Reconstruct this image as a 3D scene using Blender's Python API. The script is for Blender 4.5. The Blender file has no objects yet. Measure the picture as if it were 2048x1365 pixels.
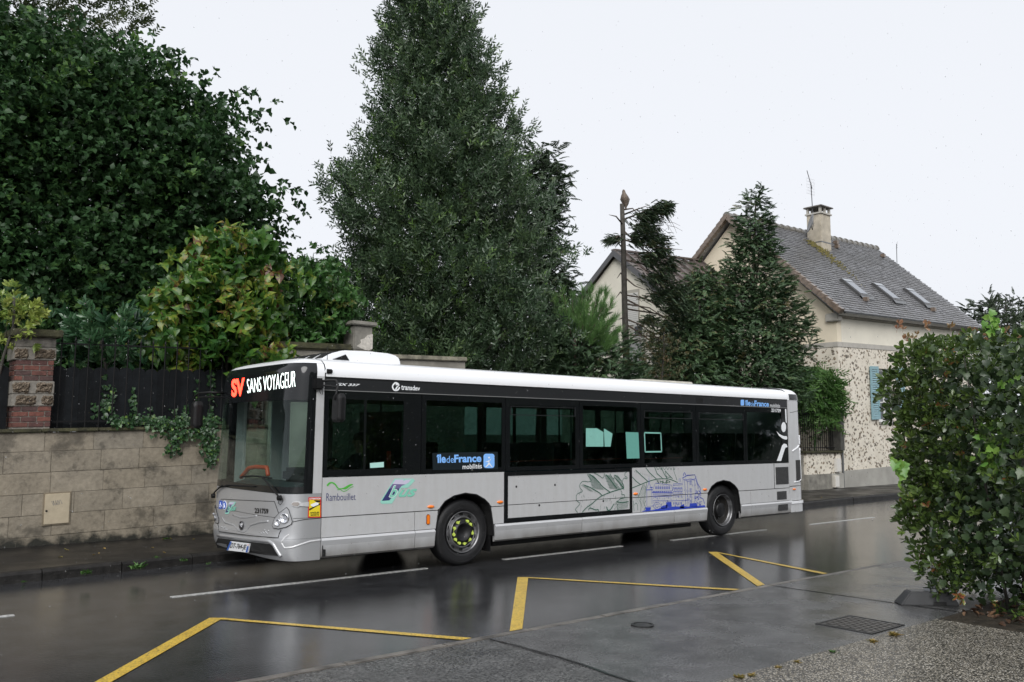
import bpy, bmesh, math, random
import numpy as np
from mathutils import Vector, Matrix
random.seed(7); rng = np.random.default_rng(7)
R = math.radians
SC = bpy.context.scene
COL = SC.collection

# ---------------------------------------------------------------- camera
FPX, PITCH, ROLL, YAW = 1741.42, 0.106237, 0.0042907, 0.692572
CAM = np.array([-7.66408, -10.2207, 1.89464])
fw = np.array([math.sin(YAW)*math.cos(PITCH), math.cos(YAW)*math.cos(PITCH), math.sin(PITCH)])
_r = np.array([math.cos(YAW), -math.sin(YAW), 0.0]); _u = np.cross(_r, fw)
rt = _r*math.cos(ROLL) + _u*math.sin(ROLL); up = -_r*math.sin(ROLL) + _u*math.cos(ROLL)
cd = bpy.data.cameras.new('camera'); cam = bpy.data.objects.new('camera', cd); COL.objects.link(cam)
cd.sensor_width = 36.0; cd.lens = FPX/2048*36.0; cd.clip_start = 0.05; cd.clip_end = 3000
M = Matrix.Identity(4)
for i in range(3):
    M[i][0] = rt[i]; M[i][1] = up[i]; M[i][2] = -fw[i]; M[i][3] = CAM[i]
cam.matrix_world = M
SC.camera = cam

# ---------------------------------------------------------------- sky and light (overcast, rain)
W = bpy.data.worlds.new('World'); SC.world = W; W.use_nodes = True
wn = W.node_tree.nodes; wl = W.node_tree.links
for n in list(wn): wn.remove(n)
sky = wn.new('ShaderNodeTexSky'); sky.sky_type = 'NISHITA'; sky.sun_disc = False
sky.sun_elevation = R(38); sky.sun_rotation = R(222); sky.air_density = 1.0; sky.dust_density = 6.0; sky.ozone_density = 1.0
hs = wn.new('ShaderNodeHueSaturation'); hs.inputs['Saturation'].default_value = 0.12; hs.inputs['Value'].default_value = 1.0
mx = wn.new('ShaderNodeMix'); mx.data_type = 'RGBA'; mx.inputs[0].default_value = 0.85
mx.inputs[7].default_value = (6.3, 6.5, 6.92, 1)          # the even cloud layer
bg = wn.new('ShaderNodeBackground'); bg.inputs['Strength'].default_value = 0.1
wo = wn.new('ShaderNodeOutputWorld')
wl.new(sky.outputs[0], hs.inputs['Color']); wl.new(hs.outputs[0], mx.inputs[6]); wl.new(mx.outputs[2], bg.inputs[0]); wl.new(bg.outputs[0], wo.inputs[0])
sd = bpy.data.lights.new('sun', 'SUN'); sd.energy = 1.5; sd.angle = R(40); sd.color = (1.0, .985, .96)
sun = bpy.data.objects.new('sun', sd); COL.objects.link(sun)
sun.rotation_euler = (R(52), 0, R(-42)); sun.location = (-10, -20, 30)
VS = SC.view_settings; VS.view_transform = 'Standard'; VS.look = 'None'; VS.exposure = 0.6; VS.gamma = 1.0; VS.use_curve_mapping = False
SC.render.engine = 'CYCLES'
SC.cycles.max_bounces = 8; SC.cycles.transparent_max_bounces = 16; SC.cycles.diffuse_bounces = 3; SC.cycles.glossy_bounces = 4
SC.cycles.use_denoising = True; SC.cycles.sample_clamp_indirect = 6.0

# ---------------------------------------------------------------- helpers
def ray(x, y): return fw + rt*(x-1024)/FPX + up*(682.5-y)/FPX
def at(x, y, axis, val):                      # the point of a measured pixel on a real plane
    d = ray(x, y); return CAM + d*(val-CAM[axis])/d[axis]
def pt(x, y, depth): return CAM + ray(x, y)*depth
def proj(P):
    d = np.asarray(P, float) - CAM; z = d@fw
    return np.stack([1024+FPX*(d@rt)/z, 682.5-FPX*(d@up)/z], -1)

class MB:
    def __init__(s): s.v = []; s.f = []; s.mi = []; s.cur = 0
    def add(s, vs, fs):
        o = len(s.v); s.v.extend([tuple(map(float, v)) for v in vs])
        s.f.extend([tuple(o+i for i in f) for f in fs]); s.mi.extend([s.cur]*len(fs)); return s
    def box(s, x0, x1, y0, y1, z0, z1, sh=None):
        vs = [(x, y, z) for x in (x0, x1) for y in (y0, y1) for z in (z0, z1)]
        if sh: vs = [(x, y, z+sh[0]*(x-sh[1])) for x, y, z in vs]
        return s.add(vs, [(0,1,3,2),(4,6,7,5),(0,4,5,1),(2,3,7,6),(0,2,6,4),(1,5,7,3)])
    def prism(s, poly, axis, a, b, sh=None):    # polygon of the two other axes, extruded along axis
        def mk(p, c):
            v = [0,0,0]; o = [i for i in range(3) if i != axis]; v[o[0]] = p[0]; v[o[1]] = p[1]; v[axis] = c
            if sh: v[2] += sh[0]*(v[0]-sh[1])
            return v
        n = len(poly); vs = [mk(p, a) for p in poly]+[mk(p, b) for p in poly]
        fs = [tuple(range(n)), tuple(range(2*n-1, n-1, -1))]+[(i, n+i, n+(i+1) % n, (i+1) % n) for i in range(n)]
        return s.add(vs, fs)
    def tube(s, pts, rad, n=8, cap=True):
        pts = [np.asarray(p, float) for p in pts]
        if not hasattr(rad, '__len__'): rad = [rad]*len(pts)
        vs = []; prev = None
        for i, p in enumerate(pts):
            t = pts[min(i+1, len(pts)-1)]-pts[max(i-1, 0)]; t = t/(np.linalg.norm(t)+1e-9)
            a = np.cross(t, (0,0,1.)) if prev is None else prev-t*(prev@t)
            if np.linalg.norm(a) < 1e-4: a = np.cross(t, (1.,0,0))
            a = a/np.linalg.norm(a); prev = a; b = np.cross(t, a)
            for k in range(n):
                an = 2*math.pi*k/n; vs.append(p+rad[i]*(math.cos(an)*a+math.sin(an)*b))
        fs = [(i*n+k, i*n+(k+1) % n, (i+1)*n+(k+1) % n, (i+1)*n+k) for i in range(len(pts)-1) for k in range(n)]
        if cap: fs += [tuple(range(n-1, -1, -1)), tuple(range((len(pts)-1)*n, len(pts)*n))]
        return s.add(vs, fs)
    def lathe(s, prof, c, axis, n=32):          # prof: (radius, offset along axis)
        c = np.asarray(c, float); o = [i for i in range(3) if i != axis]; vs = []
        for r_, h in prof:
            for k in range(n):
                v = c.copy(); v[axis] += h; v[o[0]] += r_*math.cos(2*math.pi*k/n); v[o[1]] += r_*math.sin(2*math.pi*k/n); vs.append(v)
        fs = [(i*n+k, i*n+(k+1) % n, (i+1)*n+(k+1) % n, (i+1)*n+k) for i in range(len(prof)-1) for k in range(n)]
        return s.add(vs, fs)
    def ribbon(s, pts, w, nrm):                 # flat line on a surface
        pts = [np.asarray(p, float) for p in pts]; nrm = np.asarray(nrm, float); vs = []
        for i, p in enumerate(pts):
            t = pts[min(i+1, len(pts)-1)]-pts[max(i-1, 0)]; b = np.cross(t, nrm); b = b/(np.linalg.norm(b)+1e-9)*w/2
            vs += [p-b, p+b]
        return s.add(vs, [(2*i, 2*i+1, 2*i+3, 2*i+2) for i in range(len(pts)-1)])
    def mesh(s, name):
        me = bpy.data.meshes.new(name); me.from_pydata(s.v, [], s.f); return me
    def build(s, name, mats, parent=None, smooth=False, bevel=0, label=None, fix=True):
        me = s.mesh(name); mats = mats if isinstance(mats, (list, tuple)) else [mats]
        for m in mats: me.materials.append(m)
        if len(mats) > 1:
            for p, i in zip(me.polygons, s.mi): p.material_index = i
        if fix or bevel:
            bm = bmesh.new(); bm.from_mesh(me)
            bmesh.ops.recalc_face_normals(bm, faces=bm.faces)
            if bevel: bmesh.ops.bevel(bm, geom=list(bm.edges), offset=bevel, segments=2, affect='EDGES', clamp_overlap=True)
            bm.to_mesh(me); bm.free()
        if smooth: me.polygons.foreach_set('use_smooth', [True]*len(me.polygons))
        return link(name, me, parent, label)
def link(name, me, parent=None, label=None):
    o = bpy.data.objects.new(name, me); COL.objects.link(o)
    if parent is not None:
        o.parent = parent
        o.matrix_parent_inverse = Matrix.Translation(parent.location).inverted() if parent.type == 'EMPTY' else Matrix.Identity(4)
    if label: o['label'] = label
    return o
def tag(o, label=None, cat=None, group=None, kind=None):
    if label: o['label'] = label
    if cat: o['category'] = cat
    if group: o['group'] = group
    if kind: o['kind'] = kind
    return o
def thing(name, loc, label, cat, group=None):
    o = bpy.data.objects.new(name, None); COL.objects.link(o); o.location = loc; o.empty_display_size = .2
    return tag(o, label, cat, group)
def smooth_by_angle(o, ang=40):
    me = o.data; me.polygons.foreach_set('use_smooth', [True]*len(me.polygons))
    bm = bmesh.new(); bm.from_mesh(me)
    for e in bm.edges:
        if len(e.link_faces) == 2 and e.calc_face_angle(0) > R(ang): e.smooth = False
    bm.to_mesh(me); bm.free(); return o

# ---------------------------------------------------------------- materials
def newmat(name):
    m = bpy.data.materials.new(name); m.use_nodes = True
    nt = m.node_tree; b = nt.nodes['Principled BSDF']; return m, nt.nodes, nt.links, b
def noise(N, L, scale, detail=4, vec=None, rough=.55):
    n = N.new('ShaderNodeTexNoise'); n.inputs['Scale'].default_value = scale; n.inputs['Detail'].default_value = detail; n.inputs['Roughness'].default_value = rough
    if vec is not None: L.new(vec, n.inputs['Vector'])
    return n.outputs['Fac']
def ramp(N, L, fac, stops):
    r = N.new('ShaderNodeValToRGB'); e = r.color_ramp.elements
    while len(e) > 1: e.remove(e[-1])
    for i, (p, c) in enumerate(stops):
        el = e[0] if i == 0 else e.new(p)
        el.position = p; el.color = (*c, 1) if hasattr(c, '__len__') else (c, c, c, 1)
    L.new(fac, r.inputs[0]); return r.outputs[0]
def wcoord(N, L, scale=None):
    g = N.new('ShaderNodeNewGeometry'); o = g.outputs['Position']
    if scale:
        mp = N.new('ShaderNodeMapping'); mp.inputs['Scale'].default_value = scale; L.new(o, mp.inputs[0]); o = mp.outputs[0]
    return o
def bump(N, L, b, h, strength, dist):
    bp = N.new('ShaderNodeBump'); bp.inputs['Strength'].default_value = strength; bp.inputs['Distance'].default_value = dist
    L.new(h, bp.inputs['Height']); L.new(bp.outputs[0], b.inputs['Normal']); return bp
def mixc(N, L, fac, a, b_, mode='MIX'):
    m = N.new('ShaderNodeMix'); m.data_type = 'RGBA'; m.blend_type = mode
    for s, v in ((0, fac), (6, a), (7, b_)):
        if hasattr(v, 'is_output') or hasattr(v, 'links'): L.new(v, m.inputs[s])
        else: m.inputs[s].default_value = v if s == 0 else ((*v, 1) if len(v) == 3 else v)
    return m.outputs[2]
def plain(name, c, rough=.5, metal=0, spec=.5, vary=0, vscale=6, bmp=0, bscale=80, coat=0):
    m, N, L, b = newmat(name); b.inputs['Roughness'].default_value = rough; b.inputs['Metallic'].default_value = metal
    b.inputs['Specular IOR Level'].default_value = spec; b.inputs['Coat Weight'].default_value = coat; b.inputs['Coat Roughness'].default_value = .08
    b.inputs['Base Color'].default_value = (*c, 1)
    if vary:
        w = wcoord(N, L); n = noise(N, L, vscale, 6, w)
        lo = tuple(max(0, x*(1-vary)) for x in c); hi = tuple(min(1, x*(1+vary)) for x in c)
        L.new(ramp(N, L, n, [(.3, lo), (.7, hi)]), b.inputs['Base Color'])
    if bmp:
        w = wcoord(N, L); bump(N, L, b, noise(N, L, bscale, 3, w), bmp, .01)
    return m
def emis(name, c, s):
    m, N, L, b = newmat(name); b.inputs['Base Color'].default_value = (*c, 1)
    b.inputs['Emission Color'].default_value = (*c, 1); b.inputs['Emission Strength'].default_value = s; return m
def glass(name, tint, rough=.02, ior=1.45):
    m, N, L, b = newmat(name); N.remove(b); out = N['Material Output']
    t = N.new('ShaderNodeBsdfTransparent'); t.inputs[0].default_value = (*tint, 1)
    g = N.new('ShaderNodeBsdfGlossy'); g.inputs['Roughness'].default_value = rough; g.inputs[0].default_value = (.95,.97,1,1)
    # Schlick reflectance from the true angle, the same from both sides of the sheet
    ge = N.new('ShaderNodeNewGeometry'); dt_ = N.new('ShaderNodeVectorMath'); dt_.operation = 'DOT_PRODUCT'; L.new(ge.outputs['Normal'], dt_.inputs[0]); L.new(ge.outputs['Incoming'], dt_.inputs[1])
    ab = N.new('ShaderNodeMath'); ab.operation = 'ABSOLUTE'; L.new(dt_.outputs['Value'], ab.inputs[0]); om = N.new('ShaderNodeMath'); om.operation = 'SUBTRACT'; om.inputs[0].default_value = 1; L.new(ab.outputs[0], om.inputs[1])
    pw = N.new('ShaderNodeMath'); pw.operation = 'POWER'; L.new(om.outputs[0], pw.inputs[0]); pw.inputs[1].default_value = 5
    F0 = ((ior-1)/(ior+1))**2; ma = N.new('ShaderNodeMath'); ma.operation = 'MULTIPLY_ADD'; L.new(pw.outputs[0], ma.inputs[0]); ma.inputs[1].default_value = 1-F0; ma.inputs[2].default_value = F0; f = ma
    mxs = N.new('ShaderNodeMixShader'); L.new(f.outputs[0], mxs.inputs[0]); L.new(t.outputs[0], mxs.inputs[1]); L.new(g.outputs[0], mxs.inputs[2]); L.new(mxs.outputs[0], out.inputs[0])
    return m
def leafmat(name, stops, rough=.38, trans=.25, spec=.5):
    m, N, L, b = newmat(name); out = N['Material Output']
    a = N.new('ShaderNodeAttribute'); a.attribute_name = 'tint'
    c = ramp(N, L, a.outputs['Fac'], stops); L.new(c, b.inputs['Base Color'])
    b.inputs['Roughness'].default_value = rough; b.inputs['Specular IOR Level'].default_value = spec
    t = N.new('ShaderNodeBsdfTranslucent'); L.new(c, t.inputs[0])
    mxs = N.new('ShaderNodeMixShader'); mxs.inputs[0].default_value = trans
    L.new(b.outputs[0], mxs.inputs[1]); L.new(t.outputs[0], mxs.inputs[2]); L.new(mxs.outputs[0], out.inputs[0]); return m

# wet asphalt: dark, with a water film that is smoother in patches
def asphalt(name, lo, hi, r0, r1, grain=120, bstr=.25, big=.9, wet=.5, bdist=.006):
    m, N, L, b = newmat(name); w = wcoord(N, L)
    g = noise(N, L, grain, 3, w, .7); l = noise(N, L, big, 5, w); l2 = noise(N, L, 3.1, 6, w)
    c = mixc(N, L, ramp(N, L, g, [(.35, 0.0), (.75, 1.0)]), lo, hi)
    c = mixc(N, L, .55, c, ramp(N, L, l2, [(.32, (.4,.4,.4)), (.66, (1.35,1.35,1.35))]), 'MULTIPLY'); L.new(c, b.inputs['Base Color'])
    L.new(ramp(N, L, l, [(.40, r0), (.60, r1)]), b.inputs['Roughness'])
    b.inputs['Specular IOR Level'].default_value = wet
    mm = N.new('ShaderNodeMath'); mm.operation = 'MULTIPLY_ADD'; L.new(g, mm.inputs[0]); mm.inputs[1].default_value = .35; L.new(noise(N, L, 26, 7, w, .68), mm.inputs[2])
    bump(N, L, b, mm.outputs[0], bstr, bdist*1.3); return m
M_road = asphalt('wet_asphalt_road', (.008,.008,.009), (.078,.08,.084), .02, .11, 60, .2, .5, .55)
M_pave = asphalt('wet_asphalt_pavement', (.022,.022,.023), (.18,.18,.18), .03, .34, 60, .32, 1.1, .5)
M_pave2 = asphalt('rough_asphalt_pavement', (.012,.012,.013), (.19,.19,.185), .12, .42, 48, .55, 1.4, .3)
M_farpave = asphalt('far_pavement_asphalt', (.008,.0075,.007), (.024,.022,.02), .3, .5, 110, .3, 1.2, .2)
M_kerb = plain('kerb_concrete', (.12,.11,.098), .4, vary=.6, vscale=5, bmp=.5, bscale=60)
M_kerbdark = plain('kerb_stone_dark', (.016,.015,.014), .55, spec=.25, vary=.6, vscale=7, bmp=.6, bscale=40)
M_white = plain('road_paint_white', (.40,.40,.39), .35, vary=.5, vscale=22, bmp=.2, bscale=150)
# yellow paint with worn spots
def wornpaint():
    m, N, L, b = newmat('road_paint_yellow'); w = wcoord(N, L)
    wear = ramp(N, L, noise(N, L, 60, 6, w, .7), [(.38, 0.0), (.50, 1.0)])
    col = ramp(N, L, noise(N, L, 4, 5, w), [(.3, (.55,.36,.045)), (.7, (.68,.47,.075))])
    L.new(mixc(N, L, wear, (.12,.1,.05), col), b.inputs['Base Color']); b.inputs['Roughness'].default_value = .32
    bump(N, L, b, noise(N, L, 150, 2, w), .3, .004); return m
M_yellow = wornpaint()
def pebbles():
    m, N, L, b = newmat('exposed_aggregate'); w = wcoord(N, L)
    v = N.new('ShaderNodeTexVoronoi'); v.inputs['Scale'].default_value = 70; L.new(w, v.inputs['Vector'])
    d = v.outputs['Distance']; wn_ = N.new('ShaderNodeTexWhiteNoise'); wn_.noise_dimensions = '3D'; L.new(v.outputs['Position'], wn_.inputs['Vector'])
    stone = ramp(N, L, wn_.outputs['Value'], [(0, (.07,.06,.052)), (.25, (.17,.15,.118)), (.5, (.32,.285,.22)), (.75, (.47,.43,.355)), (1, (.68,.64,.57))])
    mask = ramp(N, L, d, [(.42, 1.0), (.58, 0.0)])
    c = mixc(N, L, mask, (.045,.042,.038), stone)
    c = mixc(N, L, .6, c, ramp(N, L, noise(N, L, 1.6, 5, w), [(.3, (.45,.45,.45)), (.7, (1.2,1.2,1.2))]), 'MULTIPLY')
    L.new(c, b.inputs['Base Color']); b.inputs['Roughness'].default_value = .3
    bump(N, L, b, ramp(N, L, d, [(0, 1.0), (.6, 0.0)]), .7, .012); return m
M_gravel = pebbles()
M_soil = plain('wet_soil', (.03,.024,.017), .6, vary=.5, vscale=9, bmp=.8, bscale=30)
M_lawn = plain('garden_earth', (.03,.035,.02), .8, vary=.5, vscale=3, bmp=.6, bscale=20)

# ---------------------------------------------------------------- ground, road, pavements
def sheet(name, poly, z, m, kind='structure', th=0):
    b = MB()
    if th: b.prism(poly, 2, z-th, z)
    else: b.add([(x, y, z) for x, y in poly], [tuple(range(len(poly)))])
    return tag(b.build(name, m), kind=kind)
sheet('ground', [(-1500,-1500),(1500,-1500),(1500,1500),(-1500,1500)], -.06, M_lawn)
kerb_line = [(-60,1.9),(-14,1.95),(-9,2.12),(-5.5,2.34),(-4.3,2.46),(-2.6,2.66),(0,2.7),(13,2.74),(16,2.95),(22,3.05),(60,3.1)]
NK = -3.63
sheet('road', [(-60,NK),(60,NK)]+[(x, y+.02) for x, y in reversed(kerb_line)], 0.0, M_road)
# far pavement with its stone kerb
far = [(x, y+.14) for x, y in kerb_line]
sheet('far_pavement', [(-60,5.3)]+far+[(60,6.2),(20,5.75),(4,5.5),(-.8,5.35)], .125, M_farpave, th=.16)
def kerbstones():
    root = thing('far_kerb', (0,2.7,0), 'row of dark wet kerb stones along the far pavement', 'kerb'); k = 0; del root['category'], root['label']; root['kind'] = 'structure'
    xs = np.arange(-12, 30, 1.0); ky = lambda x: np.interp(x, [p[0] for p in kerb_line], [p[1] for p in kerb_line])
    for x in xs:
        x0, x1 = x+.006, x+1-.006; j = random.uniform(-.008, .008)
        b = MB(); vs = []
        for xx in (x0, x1):
            y = ky(xx)+j; vs += [(xx, y, -.05), (xx, y+.015, .10), (xx, y+.04, .135+j*.5), (xx, y+.16, .14+j*.5), (xx, y+.16, -.05)]
        b.add(vs, [(0,1,2,3,4), (9,8,7,6,5)]+[(i, i+5, (i+1) % 5+5, (i+1) % 5) for i in range(5)])
        b.build('kerb_stone', M_kerbdark, root)
kerbstones()
# near side: flush kerb strip, asphalt pavement in patches, washed aggregate forecourt
def near_kerb():
    root = thing('near_kerb', (0,NK,0), 'x x x x', 'kerb'); del root['category'], root['label']; root['kind'] = 'structure'
    for x in np.arange(-9, 12, 1.0):
        b = MB(); j = random.uniform(-.003, .003)
        b.box(x+.004, x+.996, NK-.10, NK+.0, -.05, .020+j); b.build('kerb_stone', M_kerb, root, bevel=.008)
near_kerb()
NB = NK-.10
sheet('near_pavement', [(-2.53,NB),(-2.53,-5.93),(2.12,-5.93),(1.98,NB)], .018, M_pave, th=.07)
sheet('near_pavement_patch', [(-40,NB),(-40,-5.93),(-2.54,-5.93),(-2.54,NB)], .014, M_pave2, th=.07)
sheet('near_pavement_end', [(1.99,NB),(2.13,-5.93),(40,-5.93),(40,NB)], .020, M_pave, th=.07)
sheet('forecourt', [(-40,-5.95),(-40,-40),(1.55,-40),(1.55,-5.95)], .030, M_gravel, th=.08)
sheet('hedge_bed', [(1.57,-5.95),(1.57,-40),(40,-40),(40,-5.95)], .024, M_soil, th=.08)
M_crack = plain('wet_joint', (.008,.008,.008), .2)
def joint(pts, w, z=.0215):
    b = MB(); q = []
    for i in range(len(pts)-1):
        for k in range(8):
            t = k/8; q.append((pts[i][0]*(1-t)+pts[i+1][0]*t+random.uniform(-.012,.012), pts[i][1]*(1-t)+pts[i+1][1]*t, z))
    q.append((*pts[-1], z)); b.ribbon(q, w, (0,0,1)); o = b.build('pavement_joint', M_crack, fix=False); tag(o, kind='structure')
joint([(-2.535,NB),(-2.5,-4.6),(-2.58,-5.93)], .03); joint([(1.985,NB),(2.125,-5.93)], .022, .0245)
# centre line dashes
for a, b_ in [(-11.5,-8.6),(-8.2,-5.7),(-4.1,-.55),(.85,3.45),(4.75,7.65),(9.3,11.95),(13.1,15.8),(17.6,20.2),(22.2,24.8)]:
    m = MB(); m.box(a, b_, .185, .265, .0, .006); tag(m.build('centre_line_dash', M_white), kind='structure')
# yellow bus-stop zigzag: alternating long thin and short thick strokes
ZA, ZB = -1.22, NK+.06
for k, x in enumerate([-4.15, -.02, 4.02]):
    z = MB(); wq = .1
    z.add([(x-.03,ZA+.04,.006),(x+.08,ZA-.05,.006),(x-1.98,ZB,.006),(x-2.14,ZB,.006)], [(0,1,2,3)])     # short thick stroke
    dx = -.62 if k == 2 else 1.42
    z.add([(x-.03,ZA+.04,.0065),(x+.08,ZA-.05,.0065),(x+dx+.12,ZB,.0065),(x+dx,ZB,.0065),(x+.01,ZA-.07,.0065)], [(0,1,2,3,4)])
    tag(z.build('bus_stop_zigzag', M_yellow, fix=False), kind='structure')
# covers in the pavement
M_iron = plain('cast_iron', (.035,.035,.035), .35, metal=.7, vary=.4, vscale=20, bmp=.5, bscale=60)
vc = thing('valve_cover', (-1.01,-4.24,.018), 'small round iron valve cover set in the near pavement', 'cover')
b = MB(); b.lathe([(0,.012),(.075,.012),(.085,.008),(.085,-.02)], (-1.01,-4.24,.018), 2, 24); b.build('lid', M_iron, vc)
b = MB(); b.lathe([(.088,-.02),(.088,.014),(.115,.012),(.118,-.02)], (-1.01,-4.24,.018), 2, 24); b.build('rim', M_iron, vc)
ac = thing('access_cover', (.7,-5.57,.018), 'rectangular patterned access cover in the pavement beside the pebbled forecourt', 'cover')
b = MB(); b.box(.42,1.02,-5.84,-5.30,.0,.022); b.build('plate', M_iron, ac)
b = MB()
for (x0,x1,y0,y1) in [(.395,1.045,-5.30,-5.275),(.395,1.045,-5.865,-5.84),(.395,.42,-5.84,-5.30),(1.02,1.045,-5.84,-5.30)]: b.box(x0,x1,y0,y1,.0,.026)
b.build('frame', M_iron, ac)
b = MB(); b.box(-.037,.037,-.023,.023,0,.004); me_tile = b.mesh('tread'); me_tile.materials.append(plain('worn_iron_stud', (.06,.055,.05), .4, metal=.3, vary=.6, vscale=30))
for i in range(6):
    for j in range(9):
        o = link('tread_stud', me_tile, ac); o.location = (.465+i*.092+(.04 if j % 2 else 0), -5.81+j*.059, .0222); o.scale = (1,1,1)
        o.parent = ac; o.matrix_parent_inverse = Matrix.Translation(ac.location).inverted()
# ================================================================= garden wall, fence, pillar on the far side
SHK = .028
M_stone = []
def blockmat(i, c):
    m, N, L, b = newmat('limestone_block_%d' % i); w = wcoord(N, L)
    n1 = noise(N, L, 2.2, 6, w, .65); n2 = noise(N, L, 14, 5, w)
    col = ramp(N, L, n1, [(.30, tuple(x*.36 for x in c)), (.41, tuple(x*.62 for x in c)), (.47, c), (.72, tuple(min(1, x*1.3) for x in c))])
    col = mixc(N, L, .5, col, ramp(N, L, n2, [(.3, (.6,.58,.55)), (.65, (1.15,1.15,1.15))]), 'MULTIPLY')
    # damp moss and grime near the pavement line
    sp = N.new('ShaderNodeSeparateXYZ'); L.new(w, sp.inputs[0]); wet = N.new('ShaderNodeMath'); wet.operation = 'MULTIPLY_ADD'
    L.new(noise(N, L, 5, 5, w), wet.inputs[0]); wet.inputs[1].default_value = .55; L.new(sp.outputs[2], wet.inputs[2])
    col = mixc(N, L, ramp(N, L, wet.outputs[0], [(.42, 1.0), (.56, 0.0)]), col, (.016,.016,.011))
    L.new(col, b.inputs['Base Color']); b.inputs['Roughness'].default_value = .62
    bump(N, L, b, noise(N, L, 35, 5, w), .5, .01); return m
for i, c in enumerate([(.225,.195,.148),(.215,.188,.145),(.232,.203,.157),(.205,.182,.144)]): M_stone.append(blockmat(i, c))
M_mortar = plain('grey_mortar', (.15,.133,.106), .8, vary=.3, bmp=.4)
M_moss = plain('mossy_coping', (.042,.04,.018), .8, vary=.7, vscale=8, bmp=.9, bscale=35)
WY = 5.15; shl = (SHK, -5.0)
wall = thing('garden_wall', (-5,WY,.12), 'long weathered block wall below the brick pillar, left of the bus', 'wall')
b = MB(); b.box(-10.5,-.78,WY+.009,WY+.36,-.1,1.86,shl); b.build('mortar_core', M_mortar, wall)
rows = [1.875,1.575,1.245,.915,.585,.255,-.06]
for ri in range(len(rows)-1):
    x = -10.5 - random.uniform(0,.5)+.37*(ri % 2)
    while x < -.8:
        wd = random.choice([.66,.72,.74,.78,.6]); x0, x1 = max(x,-10.5), min(x+wd,-.8)
        if x1-x0 > .08:
            b = MB(); d = random.uniform(-.004,.004)
            b.box(x0+.003,x1-.003,WY+d,WY+.1,rows[ri+1]+.003,rows[ri]-.003,shl); b.build('block', random.choice(M_stone), wall, bevel=.003)
        x += wd
# coping stones, mossy
x = -10.5
while x < -.8:
    x1 = min(x+random.uniform(.8,1.1), -.8); b = MB(); b.box(x+.003,x1-.003,WY-.05+random.uniform(-.004,.004),WY+.4,1.875,1.935+random.uniform(-.004,.008),shl)
    b.build('coping_stone', M_moss, wall, bevel=.012); x = x1
# meter cabinet door in the wall
M_cream = plain('cream_enamel', (.42,.36,.26), .4, vary=.08, vscale=12)
M_dark = plain('black_rubber', (.009,.009,.0095), .45, spec=.25)
mb = thing('meter_cabinet', (-4.27,WY,.4), 'cream metal utility cabinet with scribbled door in the block wall', 'cabinet')
b = MB(); b.box(-4.47,-4.065,WY-.02,WY+.1,.41,.925,shl); b.build('frame', plain('cabinet_frame', (.2,.165,.115), .5, vary=.2), mb, bevel=.006)
b = MB(); b.box(-4.448,-4.088,WY-.034,WY-.0,.432,.905,shl); dr = b.build('door', M_cream, mb, bevel=.006)
b = MB(); b.lathe([(0,-.012),(.014,-.012),(.016,0)], (-4.42,WY-.034,.66), 1, 12); b.build('lock', M_dark, dr)
b = MB(); sx, sz = -4.34, .775
for k in range(5):
    q = [(sx+.03*k+.02*math.sin(a*2+k), WY-.0355, sz+.035*math.cos(a*3+k)+.004*k) for a in np.linspace(0,2.2,10)]; b.ribbon(q, .006, (0,-1,0))
b.build('graffiti_scribble', plain('grey_marker', (.2,.19,.18), .5), dr, fix=False)
# brick and burr-stone pillar
PX0, PX1, PYF = -4.975, -4.43, WY-.02
pil = thing('gate_pillar', (-4.7,WY,1.95), 'square pillar of red brick and rough burr stone at the left edge', 'pillar')
M_br = [plain('red_brick_%d' % i, c, .7, vary=.35, vscale=18, bmp=.5, bscale=70) for i, c in enumerate([(.105,.04,.03),(.08,.033,.028),(.13,.045,.032),(.065,.034,.03)])]
M_pm = plain('pale_mortar', (.2,.185,.16), .85, vary=.25, vscale=15, bmp=.5)
def burr():
    m, N, L, b = newmat('burr_stone'); w = wcoord(N, L)
    v = N.new('ShaderNodeTexVoronoi'); v.inputs['Scale'].default_value = 38; L.new(w, v.inputs['Vector']); n = noise(N, L, 25, 6, w, .7)
    c = ramp(N, L, n, [(.3, (.03,.022,.015)), (.5, (.12,.09,.06)), (.7, (.27,.22,.17))]); L.new(c, b.inputs['Base Color']); b.inputs['Roughness'].default_value = .85
    mm = N.new('ShaderNodeMath'); L.new(v.outputs['Distance'], mm.inputs[0]); L.new(n, mm.inputs[1]); bump(N, L, b, mm.outputs[0], 1, .03); return m
M_burr = burr()
sp_ = (SHK, -4.7)
def brickrow(z, h, off):
    L_ = .225; x = PX0-off
    while x < PX1-.01:
        x0, x1 = max(x, PX0), min(x+L_, PX1)
        if x1-x0 > .03:
            b = MB(); d = random.uniform(-.003,.003); b.box(x0+.007,x1-.007,PYF+d,PYF+.11,z+.006,z+h-.006,sp_); b.build('brick', random.choice(M_br), pil, bevel=.004)
        x += L_
    y = PYF+.12
    for yy in (PYF+.12, PYF+.34):
        for xs in (PX0, PX1-.11):
            b = MB(); b.box(xs+random.uniform(-.003,.003), xs+.11, yy, yy+.2, z+.006, z+h-.006, sp_); b.build('brick', random.choice(M_br), pil, bevel=.004)
b = MB(); b.box(PX0+.012,PX1-.012,PYF+.012,PYF+.545,1.9,3.32,sp_); b.build('mortar_core', M_pm, pil)
z = 1.965
for i in range(4): brickrow(z, .0825, .11 if i % 2 else 0); z += .0825
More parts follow.
